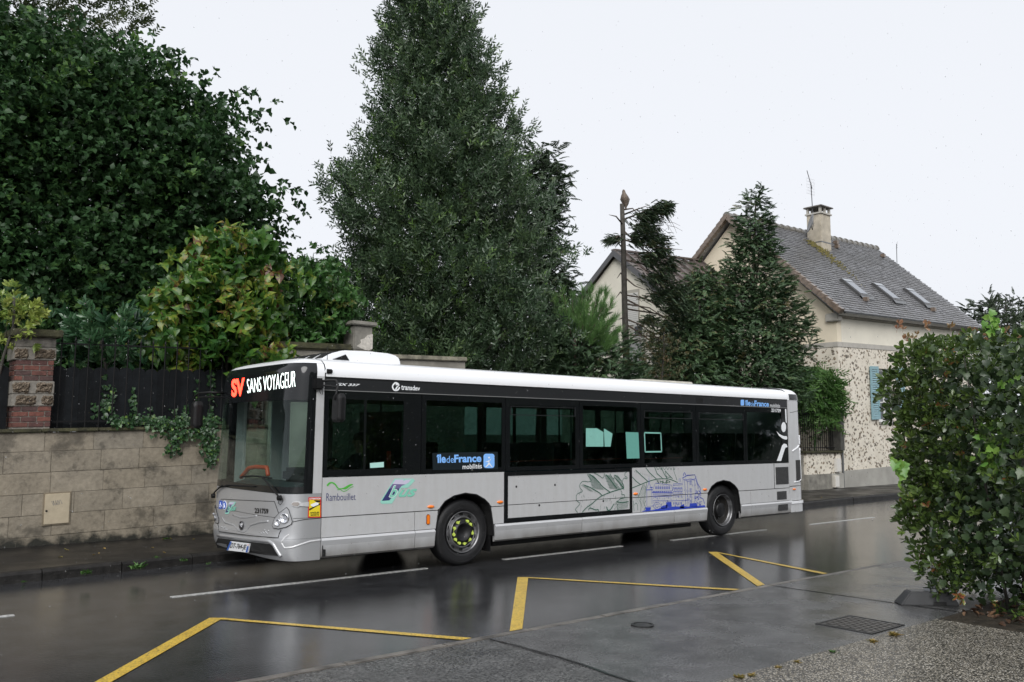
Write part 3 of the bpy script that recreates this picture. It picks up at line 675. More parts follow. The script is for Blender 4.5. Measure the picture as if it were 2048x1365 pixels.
# mirrors
def mirror(name, arm, head_c, size, tilt, label):
    b = MB(); b.tube(arm, .016, 8); a = b.build('mirror_arm', M_dark, bus, smooth=True)
    x, y, z = head_c; sx, sy, sz = size
    prof = [(-1,-.8),(-.8,-1),(.8,-1),(1,-.8),(1,.7),(.7,1),(-.7,1),(-1,.7)]
    b = MB(); vs = []
    for k, (s_, d) in enumerate(((.82,-1),(1,-.5),(1,.5),(.85,1))):
        for (u_, v_) in prof: vs.append((x+d*sx+tilt*v_*sz, y+u_*sy*s_, z+v_*sz*s_))
    n = 8; b.add(vs, [tuple(range(n)), tuple(range(4*n-1,3*n-1,-1))]+[(i*n+k, i*n+(k+1) % n, (i+1)*n+(k+1) % n, (i+1)*n+k) for i in range(3) for k in range(n)])
    h = b.build('mirror_head', M_dark, a, bevel=.006)
    return a
mp = at(*z1(800,250), 1, -.02)
hc = at(*z1(922,395), 1, -.22)
ac_ = [at(*z1(805,245), 1, -.03), at(*z1(860,235), 1, -.10), at(*z1(905,235), 1, -.17), at(*z1(918,260), 1, -.2), at(*z1(908,310), 1, -.22), at(*z1(900,350), 1, -.22)]
ma = mirror('near', ac_, hc, (.055,.10,.185), .02, '')
b = MB(); b.tube([at(*z1(805,262),1,-.03),at(*z1(870,268),1,-.12),at(*z1(912,275),1,-.2)], .011, 6); b.build('mirror_stay', M_dark, bus)
b = MB(); b.box(mp[0]-.06,mp[0]+.07,mp[1]-.05,mp[1]+.06,mp[2]-.09,mp[2]+.06); b.build('mirror_bracket', M_dark, bus, bevel=.02)
b = MB(); b.tube([mp+np.array([.0,-.03,-.08]),mp+np.array([.02,-.05,-.14]),mp+np.array([.05,-.04,-.15]),mp+np.array([.06,-.02,-.06])], .004, 5); b.build('mirror_cable', M_dark, bus)
FMX = -2.95
fa = [at(*z1(255,310),0,-2.75), at(*z1(180,305),0,FMX), at(*z1(110,310),0,FMX-.03), at(*z1(85,330),0,FMX-.05), at(*z1(82,375),0,FMX-.05)]
fh = at(*z1(97,435),0,FMX-.05)
mirror('far', fa, fh, (.07,.085,.2), .015, '')
b = MB(); b.tube([at(*z1(255,335),0,-2.75), at(*z1(180,330),0,FMX), at(*z1(110,335),0,FMX-.03)], .012, 6); b.build('mirror_stay', M_dark, bus)
# small lamp / camera on the cant rail, roof unit, aerial
q = at(*z1(868,184),1,-.0); b = MB(); b.box(q[0]-.05,q[0]+.04,q[1]-.025,q[1]+.02,q[2]-.028,q[2]+.03); rc = b.build('marker_camera', M_dark, bus, bevel=.012)
b = MB(); b.box(q[0]-.058,q[0]-.05,q[1]-.02,q[1]+.015,q[2]-.02,q[2]+.022); b.build('lens', M_txtw, rc)
prof = [(-2.08,2.9),(-1.92,2.995),(-1.72,3.05),(-1.3,3.06),(-.98,3.05),(-.84,3.02),(-.79,2.96),(-.78,2.88)]
b = MB(); b.prism(prof+[(-2.08,2.86)], 1, .62, 1.95); ru = b.build('roof_unit', M_roofw, bus, bevel=.03); smooth_by_angle(ru, 35)
for y0 in (.66,1.0,1.34,1.66):
    b = MB(); b.prism([(-2.045,2.935),(-1.93,3.003),(-1.80,3.04),(-1.79,3.03),(-1.93,2.98),(-2.03,2.92)], 1, y0, y0+.2); b.build('intake_grille', M_dark, ru)
for a in ((-1.7,.55),):
    b = MB(); b.prism([(-1.9,2.91),(-1.7,2.99),(-1.64,2.91)], 1, .612, .63); b.build('intake_vent', M_dark, ru)
b = MB(); q = at(*z1(855,112),1,.42); b.tube([(q[0],.42,2.85),(q[0],.42,3.05)], [.006,.003], 6); b.build('aerial', M_dark, bus)
b = MB(); b.box(4.6,6.1,.75,1.8,2.87,2.93); b.build('roof_hatch', plain('beige_hatch', (.5,.48,.42), .5, vary=.2), bus, bevel=.015)
# ---- destination sign: LED dots
def zs(x, y): return (440+x/6.0235, 700+y/6.0235)
# ---- wheels
def wheel(cx, yf, front_=True):
    c = (cx, yf, .478); R_ = .478
    b = MB(); b.lathe([(.292,.03),(.30,.008),(.34,-.004),(.40,-.006),(.445,.004),(.468,.03),(.478,.06),(.478,.22),(.468,.25),(.44,.27),(.30,.27)], c, 1, 48); w = b.build('wheel', M_rub, bus, smooth=True)
    b = MB(); b.lathe([(.345,-.0055),(.348,-.0085),(.352,-.0055)], c, 1, 48); b.lathe([(.418,-.004),(.421,-.0075),(.425,-.004)], c, 1, 48); b.build('tyre_bead', M_rub, w, smooth=True)
    for k in range(4):
        b = MB(); b.lathe([(.4785,.075+k*.04),(.470,.078+k*.04),(.470,.086+k*.04),(.4785,.089+k*.04)], c, 1, 48); b.build('tread_groove', M_under, w)
    if front_:
        b = MB(); b.lathe([(.296,.0),(.298,-.012),(.288,-.014),(.28,.02),(.265,.05),(.235,.045),(.222,.0),(.212,-.012),(.205,-.004)], c, 1, 48); b.build('rim', M_steel, w, smooth=True)
        b = MB(); b.lathe([(.206,.004),(.15,.012),(.142,-.02),(.12,-.03),(.1,.03),(.0,.035)], c, 1, 40); b.build('hub', M_hub, w, smooth=True)
        for k in range(10):
            a = 2*PI*(k+.5)/10; p_ = (cx+.25*math.cos(a), yf+.043, .478+.25*math.sin(a)); b = MB(); b.lathe([(0,-.006),(.03,-.004),(.034,.003)], p_, 1, 14); b.build('rim_slot', M_under, w)
        yl = plain('yellow_plastic', (.55,.68,.12), .5)
        for k, a in enumerate([125,158,190,215,247,278,318,350,38,62]):
            a = R(a); p_ = np.array([cx+.168*math.cos(a), yf-.008, .478+.168*math.sin(a)])
            if k == 2 and False: continue
            tang = np.array([-math.sin(a),0,math.cos(a)])*(1 if k % 2 else -1)
            b = MB(); b.tube([p_+np.array([0,.02,0]), p_-np.array([0,.012,0])], .021, 10); b.add([p_+tang*.05+np.array([0,-.004,0]), p_+np.array([math.cos(a),0,math.sin(a)])*.017-np.array([0,.01,0]), p_-np.array([math.cos(a),0,math.sin(a)])*.017-np.array([0,.01,0])], [(0,1,2)])
            b.build('wheel_nut_pointer', yl, w)
    else:
        b = MB(); b.lathe([(.296,.0),(.298,-.01),(.288,-.012),(.282,.015),(.27,.05),(.262,.06)], c, 1, 48); b.build('rim', M_steel, w, smooth=True)
        b = MB(); b.lathe([(.262,.06),(.252,.11),(.235,.16),(.215,.17),(.2,.175),(.15,.175),(.135,.1),(.12,.08),(0,.08)], c, 1, 48); b.build('wheel_disc', plain('dark_disc', (.04,.038,.036), .5, metal=.4, vary=.5, vscale=9), w, smooth=True)  # disc inside the deep rim is coloured darker than the rim
        b = MB(); b.lathe([(.13,.11),(.13,.04),(.115,.03),(.0,.03)], c, 1, 30); b.build('hub', M_hub, w, smooth=True)
        for k in range(10):
            a = 2*PI*k/10; p_ = (cx+.168*math.cos(a), yf+.165, .478+.168*math.sin(a)); b = MB(); b.lathe([(0,-.03),(.016,-.03),(.018,.0)], p_, 1, 6); b.build('wheel_nut', M_steel, w)
wheel(0, .115, True); wheel(6.12, .115, False)
for cx in (0, 6.12):
    b = MB(); c = (cx, BW-.115-.27, .478); b.lathe([(.2,.0),(.44,.0),(.478,.05),(.478,.21),(.468,.25),(.30,.27),(.2,.2),(0,.2)], c, 1, 32); b.build('wheel', M_rub, bus, smooth=True)
b = MB(); b.box(JX-.2,8.5,.25,BW-.25,.36,.42); b.build('floor', M_intdark, bus)
b = MB(); b.box(.7,5.4,.3,2.35,.2,.36); b.build('underbody', M_under, bus)
b = MB(); b.box(6.75,8.6,.3,2.3,.26,.36); b.build('engine_tray', M_under, bus)
for cx in (0,6.12):
    b = MB(); b.tube([(cx,.3,.478),(cx,2.2,.478)], .08, 8); b.build('axle', M_under, bus)
b = MB(); b.box(-2.5,-.65,.3,2.3,.26,.36); b.build('front_tray', M_under, bus)
# mud flaps
for x in (.5,): 
    b = MB(); b.box(x-.01,x+.005,.1,.42,.16,.42); b.build('mud_flap', M_dark, bus)
# ---- marker lights
for x, z, h in [(-.647,.878,.022),(.597,.884,.022),(3.566,.889,.022),(5.448,.891,.022),(8.36,.79,.018)]:
    yy = 0 if x < 8 else -.002
    b = MB(); vs = []; n = 20
    for s_, d in ((1,0),(.96,-.012),(.6,-.02),(0.01,-.022)):
        for k in range(n): vs.append((x+.058*s_*math.cos(2*PI*k/n), yy+d, z+h*s_*math.sin(2*PI*k/n)))
    b.add(vs, [(i*n+k, i*n+(k+1) % n, (i+1)*n+(k+1) % n, (i+1)*n+k) for i in range(3) for k in range(n)]); b.build('marker_light', M_orange, bus, smooth=True)
b = MB(); b.box(-.722,-.66,-.018,.005,.635,.775); b.build('indicator_lamp', M_orange, bus, bevel=.012)
# ---- rear cap
AR = .73; RT = PI*float(np.interp(.58/.73, _cx[:1000], _su[:1000]))      # where the side turns into the tail
def Rp(t, z, off=0):
    A = AR*(1-.10*max(0,(z-.6))/2.3)*(1 if z < 2.75 else 1-.35*(z-2.75)/.17)+off; h = hwz(max(z,.3))+off if z > 2.6 else HW+off
    return np.array([RX+.005+A*float(np.interp(t/PI, _su, _cx)), HW-h*float(np.interp(t/PI, _su, _cy)), z])
def rear(name, t0, t1, zs_, m, off=0, nt=24, rx=None):
    b = MB(); ts = np.linspace(t0,t1,nt); n = nt; k = len(zs_); vs = [Rp(t,z,off) for z in zs_ for t in ts]+[Rp(t,z,off-.012) for z in zs_ for t in ts]; o = n*k
    fs = [(j*n+i, j*n+i+1, (j+1)*n+i+1, (j+1)*n+i) for j in range(k-1) for i in range(n-1)]
    ed = [(i, o+i, o+i+1, i+1) for i in range(n-1)]+[((k-1)*n+i, (k-1)*n+i+1, o+(k-1)*n+i+1, o+(k-1)*n+i) for i in range(n-1)]+[(j*n,(j+1)*n,o+(j+1)*n,o+j*n) for j in range(k-1)]+[(j*n+n-1,o+j*n+n-1,o+(j+1)*n+n-1,(j+1)*n+n-1) for j in range(k-1)]
    b.add(vs, fs+[tuple(o+q for q in reversed(f)) for f in fs]+ed); return smooth_by_angle(b.build(name, m, bus), 40)
rear('rear_panel', .004, PI-.004, [.86,1.2,1.6,2.0,2.3,2.5,2.6], M_silver, nt=50)
rear('rear_roof_cap', .004, PI-.004, [2.606,2.64,2.69,2.73,2.77,2.80,2.83,2.86,2.88,2.9], M_roofw, nt=50)
rear('rear_lower_panel', .004, PI-.004, [.565,.7,.845], M_silver, nt=50)
rear('rear_bumper', .004, PI-.004, [.33,.40,.47,.52,.555], M_silver, .015, nt=50)
rear('bumper_moulding', .01, PI-.01, [.50,.525,.552], M_roofw, .03, nt=50)
rear('rear_top_glass', RT*.12, RT*1.25, [2.62,2.66,2.70,2.74], M_blackg, .006, nt=16)
rear('rear_vent', RT*.40, RT*.98, [.93,1.1,1.3,1.38], plain('vent_mesh', (.03,.03,.03), .7, bmp=1, bscale=260), .006, nt=14)
_ts2 = np.linspace(.0, RT*1.1, 300); _zs2 = np.linspace(.5, 2.75, 300)
_g2 = np.array([[Rp(t, z) for t in _ts2] for z in _zs2]); _p2 = proj(_g2.reshape(-1,3)).reshape(300,300,2)
def RS(x, y, off=.004):
    d = (_p2[:,:,0]-x)**2+(_p2[:,:,1]-y)**2; i, j = np.unravel_index(np.argmin(d), d.shape); return Rp(_ts2[j], _zs2[i], off)
def z4(x, y): return (1260+x/3.592, 740+y/3.592)
b = MB(); b.tube([RS(*q,.006) for q in subdiv([z4(1228,470),z4(1225,520),z4(1200,560),z4(1165,585)],6)], .014, 6); b.build('rear_trim', M_roofw, bus, smooth=True)
b = MB(); b.tube([RS(*q,.004) for q in subdiv([z4(1180,808),z4(1215,800),z4(1238,770),z4(1240,690),z4(1230,560)],6)], .013, 6); b.build('rear_trim', M_roofw, bus, smooth=True)
b = MB(); b.tube([RS(*q,.003) for q in subdiv([z4(1150,308),z4(1200,296),z4(1222,305),z4(1228,350)],4)], .004, 5); b.build('panel_seam', M_seam, bus)
# louvres
M_vent = plain('vent_grille', (.035,.036,.037), .6, bmp=1, bscale=300)
for a, c, z0, z1_ in [(7.72,8.165,.905,1.25),(7.745,8.078,.60,.765),(7.755,8.092,.39,.517)]:
    b = MB(); b.box(a,c,-.006 if z0 > .55 else -.02,.02,z0,z1_); v = b.build('side_vent', M_vent, bus)
    b = MB()
    for k in range(int((z1_-z0)/.024)): b.box(a+.01,c-.01,(-.011 if z0 > .55 else -.027),(-.005 if z0 > .55 else -.018),z0+.01+k*.024,z0+.02+k*.024)
    b.build('louvre_slats', plain('vent_slat', (.06,.06,.062), .5), v)
b = MB(); b.box(7.668,7.674,-.002,.01,.83,1.325); b.build('panel_seam', M_seam, bus)
b = MB()
for k in range(7): b.box(5.26+k*.028,5.272+k*.028,-.002,.006,2.49,2.58)
b.build('band_vent', M_seam, bus)
# ---- far side, floor, rear wall
FY = BW
b = MB(); b.box(JX,RX,FY-.03,FY,.33,.98); b.box(JX,RX,FY-.03,FY,2.38,2.63)
for x0, x1 in [(JX,-2.3),(-1.9,-1.6),(-1.22,-.85),(.7,.8),(2.1,2.3),(3.65,3.8),(5.15,5.3),(6.65,6.8),(8.0,RX)]: b.box(x0,x1,FY-.03,FY,.98,2.38)
for x0, x1 in [(-.85,.7),(.8,2.1),(3.8,5.15),(5.3,6.65),(6.8,8.0)]: b.box(x0,x1,FY-.03,FY,.98,1.33)
b.build('far_side_body', M_silver, bus)
for x0, x1, z0 in [(-2.3,-1.9,.98),(-1.6,-1.22,.98),(-.85,.7,1.33),(.8,2.1,1.33),(2.3,2.95,.98),(3.02,3.65,.98),(3.8,5.15,1.33),(5.3,6.65,1.33),(6.8,8.0,1.33)]:
    b = MB(); b.box(x0,x1,FY-.018,FY-.012,z0,2.38); b.build('far_pane', M_far_glass if x0 < -1 else M_far_glass2, bus)
b = MB(); b.box(2.955,3.015,FY-.03,FY,.98,2.38); b.build('door_post', M_dark, bus)
# ---- interior
b = MB(); b.prism([(-2.72,.9),(-2.72,1.16),(-2.45,1.24),(-2.1,1.22),(-2.02,1.05),(-2.02,.42),(-2.3,.42)], 1, .3, 2.1); b.build('dashboard', plain('dash_grey', (.05,.06,.065), .5), bus, bevel=.02)
b = MB(); b.box(-2.36,-2.02,.45,1.15,1.22,1.42); b.build('instrument_binnacle', M_intdark, bus, bevel=.05)
sc_ = np.array([-1.98,.72,1.42]); ax = np.array([-.5,0,.86]); e1 = np.array([0,1.,0]); e2 = np.cross(ax, e1)
b = MB(); q = [sc_+.23*(math.cos(a)*e1+math.sin(a)*e2) for a in np.linspace(0,2*PI,33)]; b.tube(q, .016, 8, False); sw = b.build('steering_wheel', M_dark, bus, smooth=True)
b = MB(); b.tube([sc_-.23*e1, sc_+.23*e1], .014, 6); b.tube([sc_, sc_+.23*e2], .014, 6); b.tube([sc_, sc_-ax*.35], .04, 8); b.build('spokes', M_dark, sw)
b = MB(); b.tube([at(*q, 0, -2.5) for q in subdiv([z1(355,800),z1(400,745),z1(440,738),z1(505,742),z1(512,790)],5)], .03, 8); b.build('grab_rail', plain('orange_red_rail', (.7,.1,.04), .4), bus, smooth=True)
def seat(x, y, z0=.42, m=M_seatf, h=.75, face=-1):
    b = MB(); b.box(x-.22,x+.22,y-.21,y+.21,z0+.38,z0+.47); s_ = b.build('passenger_seat', m, bus, bevel=.03)
    b = MB(); b.prism([(x+.20*-face,z0+.44),(x+.29*-face,z0+.44+h),(x+.23*-face,z0+.46+h),(x+.12*-face,z0+.44)], 1, y-.21, y+.21); b.build('backrest', m, s_, bevel=.02)
    b = MB(); b.box(x-.04,x+.04,y-.05,y+.05,z0-.02,z0+.38); b.build('pedestal', M_intdark, s_)
for x in (.9,1.65,2.4): seat(x,.45,.55); seat(x,.90,.55)
for x in (4.1,4.85,5.6,6.35,7.1,7.75): seat(x,.45,.72); seat(x,.90,.72); seat(x,1.75,.72); seat(x,2.2,.72)
for x in (-.2,.55): seat(x,2.15,.55)
b = MB(); b.box(-1.12,-1.08,.1,1.2,.42,2.2); b.build('driver_partition', plain('partition_dark', (.025,.027,.028), .5), bus)
b = MB(); b.box(-1.6,-1.15,.45,.95,.42,.95); ds = b.build('driver_seat', M_intdark, bus, bevel=.04)
b = MB(); b.prism([(-1.28,.95),(-1.18,1.75),(-1.28,1.78),(-1.40,.97)], 1, .47, .93); b.build('backrest', M_intdark, ds, bevel=.03)
for x, y in [(-.7,1.3),(1.2,1.2),(3.0,1.3),(4.4,1.25),(6.0,1.25),(2.2,.15),(3.73,.2)]:
    b = MB(); b.tube([(x,y,.42),(x,y,2.55)], .016, 8); b.build('grab_pole', plain('pole_grey', (.3,.3,.3), .35), bus)
for x0, x1, z in [(.8,2.14,1.475),(2.36,3.3,1.475),(3.84,4.9,1.47)]:
    b = MB(); b.tube([(x0,.07,z),(x1,.07,z+.01)], .011, 6); b.build('window_rail', M_red, bus)
# paper notices behind the glass
def notice(poly, m=M_teal, y=.03, name='notice_sheet'):
    b = MB(); b.prism(poly, 1, y, y+.004); return b.build(name, m, bus)
def z3(x, y): return (980+x/3.591, 740+y/3.591)
def z2(x, y): return (640+x/3.25, 720+y/3.25)
def S(q, y=0.0): p_ = at(*q, 1, y); return (p_[0], p_[2])
GY = .0035
n1 = notice([S(z3(690,420),GY),S(z3(768,420),GY),S(z3(815,448),GY),S(z3(815,552),GY),S(z3(690,552),GY)], y=GY)
notice([S(z3(819,422),GY),S(z3(880,458),GY),S(z3(866,552),GY),S(z3(824,552),GY)], y=GY)
notice([S(z3(975,447),GY),S(z3(1066,450),GY),S(z3(1074,636),GY),S(z3(984,638),GY)], plain('notice_teal_dark', (.12,.34,.29), .5), y=GY)
b = MB()
A_, B_, C_, D_ = S(z4(105,452)), S(z4(222,455)), S(z4(228,588)), S(z4(110,590)); t_ = .025
for p_, q_ in ((A_,B_),(B_,C_),(C_,D_),(D_,A_)): b.ribbon([(p_[0],GY-.001,p_[1]),(q_[0],GY-.001,q_[1])], t_, (0,-1,0))
b.build('poster_frame', M_teal, bus, fix=False)
notice([S(z2(325,672),GY),S(z2(415,664),GY),S(z2(415,698),GY),S(z2(327,704),GY)], plain('label_pale', (.42,.68,.62), .5), y=GY)
b = MB(); e_ = at(*z2(455,650), 1, .35); b.tube([(e_[0],.35,e_[2]-.12),(e_[0],.35,e_[2]+.12)], .05, 10); b.build('fire_extinguisher', M_red, bus, smooth=True)
# ================================================================= lettering and pictures on the bus
def text_mesh(body, bold=0.0, shear=0.0):
    cu = bpy.data.curves.new('lettering', 'FONT'); cu.body = body; cu.offset = bold; cu.shear = shear; cu.resolution_u = 3
    o = bpy.data.objects.new('lettering', cu); me = bpy.data.meshes.new_from_object(o)
    v = np.array([w.co[:2] for w in me.vertices]); f = [tuple(p.vertices) for p in me.polygons]
    bpy.data.objects.remove(o); bpy.data.curves.remove(cu); bpy.data.meshes.remove(me)
    lo, hi = v.min(0), v.max(0); return (v-lo)/(hi-lo), f
def quadmap(TL, TR, BR, BL):
    TL, TR, BR, BL = map(lambda a: np.array(a, float), (TL, TR, BR, BL))
    return lambda u_, v_: (TL*(1-u_)+TR*u_)*v_+(BL*(1-u_)+BR*u_)*(1-v_)
def text_on(name, body, quad, m, surf, parent, bold=.0, shear=0.0):
    v, f = text_mesh(body, bold, shear); qm = quadmap(*quad); b = MB(); b.add([surf(*qm(*p_)) for p_ in v], f)
    return b.build(name, m, parent, fix=False)
side = lambda x, y: at(x, y, 1, -.0035)
band = lambda x, y: at(x, y, 1, .001)
def sidepoly(name, q, m, parent=None, y=-.003):
    b = MB(); b.add([at(*p_, 1, y) for p_ in q], [tuple(range(len(q)))]); return b.build(name, m, parent or bus, fix=False)
def sidelines(name, strokes, w, m, y=-.003, parent=None):
    b = MB()
    for q in strokes:
        if len(q) > 1: b.ribbon([at(*p_, 1, y) for p_ in q], w, (0,-1,0))
    o = b.build(name, m, parent or bus, fix=False); o['kind'] = 'stuff' if 'drawing' in name else ''
    if not o['kind']: del o['kind']
    return o
def circ(cx, cy, r_, n=20, ry=None): return [(cx+r_*math.cos(2*PI*k/n), cy+(ry or r_)*math.sin(2*PI*k/n)) for k in range(n)]
def spline(q, n=6):
    q = [np.array(p_, float) for p_ in q]; out = []
    for i in range(len(q)-1):
        p0, p1, p2, p3 = q[max(i-1,0)], q[i], q[i+1], q[min(i+2,len(q)-1)]
        for k in range(n):
            t = k/n; out.append(tuple(.5*((2*p1)+(-p0+p2)*t+(2*p0-5*p1+4*p2-p3)*t*t+(-p0+3*p1-3*p2+p3)*t**3)))
    return out+[tuple(q[-1])]
M_lblue = plain('decal_light_blue', (.22,.48,.95), .4); M_navy = plain('decal_navy', (.035,.04,.14), .4); M_green = plain('decal_green', (.08,.42,.05), .4)
M_tealg = plain('decal_sea_green', (.2,.55,.42), .4); M_tealp = plain('decal_pale_sea_green', (.3,.62,.52), .4); M_lilac = plain('decal_lilac', (.55,.52,.66), .4); M_violet = plain('decal_violet', (.16,.13,.27), .4)
M_leafink = plain('decal_leaf_ink', (.015,.10,.06), .5); M_castle = plain('decal_castle_blue', (.025,.055,.42), .5); M_blk = plain('decal_black', (.01,.01,.01), .4)
text_on('red_digits', 'SV', (zs(143,358),zs(302,335),zs(294,552),zs(146,572)), emis('led_red', (1,.03,.015), 6.0), lambda x, y: FS(x, y, .0065), hdr, .04)
text_on('white_digits', 'SANS VOYAGEUR', (zs(330,355),zs(914,252),zs(910,446),zs(334,524)), emis('led_white', (.86,1,.94), 1.9), lambda x, y: FS(x, y, .0065), hdr, -.012)
# transdev mark on the band
sidelines('operator_mark', [spline([z2(512,160),z2(490,150),z2(472,172),z2(482,196),z2(505,196),z2(518,178)]), [z2(492,160),z2(515,165),z2(500,178),z2(490,196)]], .022, M_txtw, .0)
text_on('operator_lettering', 'transdev', (z2(528,158),z2(650,172),z2(650,201),z2(528,196)), M_txtw, band, bus, .02)
text_on('model_lettering', 'GX 337', (z2(108,150),z2(262,158),z2(258,172),z2(106,168)), M_txtw, band, bus, .03, .3)
# ile-de-France mobilites sticker on the second window
sidepoly('sticker_film', [z2(730,606),z2(1155,598),z2(1157,712),z2(733,716)], plain('sticker_film_dark', (.012,.018,.022), .3), y=.0025)
gl = lambda x, y: at(x, y, 1, .0005)
text_on('region_lettering', 'île', (z2(756,614),z2(818,614),z2(818,671),z2(758,671)), M_lblue, gl, bus, .035)
text_on('region_lettering', 'de', (z2(822,626),z2(870,624),z2(870,669),z2(822,670)), M_lblue, gl, bus, .0)
text_on('region_lettering', 'France', (z2(872,617),z2(1049,613),z2(1049,665),z2(872,669)), M_lblue, gl, bus, .035)
text_on('region_lettering', 'mobilités', (z2(927,680),z2(1052,673),z2(1052,706),z2(927,711)), M_txtw, gl, bus, .01)
def rsq(x0,y0,x1,y1,r_,zf_):
    q = []
    for cx, cy, a0 in ((x1-r_,y0+r_,-90),(x1-r_,y1-r_,0),(x0+r_,y1-r_,90),(x0+r_,y0+r_,180)):
        for k in range(5): a = R(a0+k*22.5); q.append(zf_(cx+r_*math.cos(a), cy+r_*math.sin(a)))
    return q
sidepoly('region_badge', rsq(1063,611,1134,704,16,z2), M_lblue, y=.0005)
def figure(cx, cy, s, zf_, y, name):
    sidepoly(name, [zf_(cx+s*a, cy+s*b_) for a, b_ in circ(.02,-.62,.13)], M_txtw, y=y)
    sidepoly(name, [zf_(cx+s*a, cy+s*b_) for a, b_ in [(-.6,.02),(-.2,-.08),(.08,-.22),(.42,-.52),(.1,-.02),(-.02,.1),(-.3,.06)]], M_txtw, y=y)
    sidepoly(name, [zf_(cx+s*a, cy+s*b_) for a, b_ in [(-.05,.14),(.12,.16),(.24,.42),(.6,.82),(.38,.82),(.06,.44),(-.14,.62),(-.42,.86),(-.6,.84),(-.24,.48)]], M_txtw, y=y)
figure(1098,662,42,z2,-.0015,'badge_figure')
# town name and green gull
text_on('town_lettering', 'Rambouillet', (z2(42,868),z2(230,868),z2(232,911),z2(40,918)), M_navy, side, bus, -.005)
sidepoly('green_gull', spline([z2(42,815),z2(60,797),z2(82,795),z2(103,808),z2(122,834),z2(150,832),z2(170,822),z2(195,809),z2(216,810),z2(190,826),z2(168,842),z2(145,840),z2(116,838),z2(96,814),z2(76,803),z2(60,812),z2(48,828)],3)[:-1], M_green)
sidelines('green_gull', [spline([z2(112,845),z2(135,844),z2(150,855),z2(175,849),z2(196,832),z2(218,824)],4)], .008, M_green)
def bus_logo(f_, poly, txt, sfx=''):
    poly('network_logo', [f_(1115,600),f_(1390,165),f_(1740,165),f_(1765,205),f_(1640,335),f_(1520,345),f_(1340,630),f_(1150,635)], M_tealp, 0)
    poly('network_logo', [f_(1150,580),f_(1290,350),f_(1480,350),f_(1455,400),f_(1320,535),f_(1290,570)], M_navy, 1)
    poly('network_logo', [f_(1290,350),f_(1350,265),f_(1590,272),f_(1520,300),f_(1480,350)], M_violet, 1)
    poly('network_logo', [f_(1350,265),f_(1405,183),f_(1560,180),f_(1545,220),f_(1600,185),f_(1700,180),f_(1650,240),f_(1590,272)], M_lilac, 1)
    txt('network_lettering', 'b', (f_(1330,290),f_(1470,290),f_(1420,520),f_(1275,520)), M_txtw, .035, 2)
    txt('network_lettering', 'b', (f_(1340,300),f_(1460,300),f_(1410,512),f_(1285,512)), M_tealg, .02, 3)
    txt('network_lettering', 'us', (f_(1505,365),f_(1815,350),f_(1770,500),f_(1450,510)), M_tealg, .03, 2)
def zr(x, y): return (640+x/9.309, 940+y/9.309)
bus_logo(zr, lambda n, q, m, k: sidepoly(n, q, m, y=-.003-.001*k), lambda n, t, q, m, bo, k: text_on(n, t, q, m, lambda x, y: at(x, y, 1, -.003-.001*k), bus, bo, .25))
# rear lettering
sidepoly('region_badge', rsq(795,215,820,257,6,z4), M_lblue, y=.0005)
text_on('region_lettering', 'île', (z4(826,217),z4(866,218),z4(866,259),z4(826,258)), M_lblue, band, bus, .03)
text_on('region_lettering', 'de', (z4(868,228),z4(893,230),z4(893,262),z4(868,260)), M_lblue, band, bus)
text_on('region_lettering', 'France', (z4(894,220),z4(998,228),z4(998,266),z4(894,262)), M_lblue, band, bus, .03)
text_on('region_lettering', 'mobilités', (z4(1006,242),z4(1078,246),z4(1078,271),z4(1006,268)), M_txtw, band, bus)
text_on('fleet_number', '231759', (z4(1016,278),z4(1083,282),z4(1083,307),z4(1016,303)), M_txtw, gl, bus, .02)
sidepoly('running_figure', [z4(*p_) for p_ in circ(1104,412,17,20,36)], M_txtw, y=.001)
sidepoly('running_figure', [z4(*p_) for p_ in spline([(1052,440),(1075,462),(1105,476),(1126,478),(1127,500),(1100,496),(1070,474)],4)], M_txtw, y=.001)
sidepoly('running_figure', [z4(*p_) for p_ in [(1054,655),(1078,590),(1092,545),(1106,530),(1125,535),(1132,555),(1116,560),(1102,600),(1086,655)]], M_txtw, y=.001)
sidepoly('running_figure', [z4(*p_) for p_ in [(1113,282),(1123,282),(1126,380),(1119,380)]], M_txtw, y=.001)
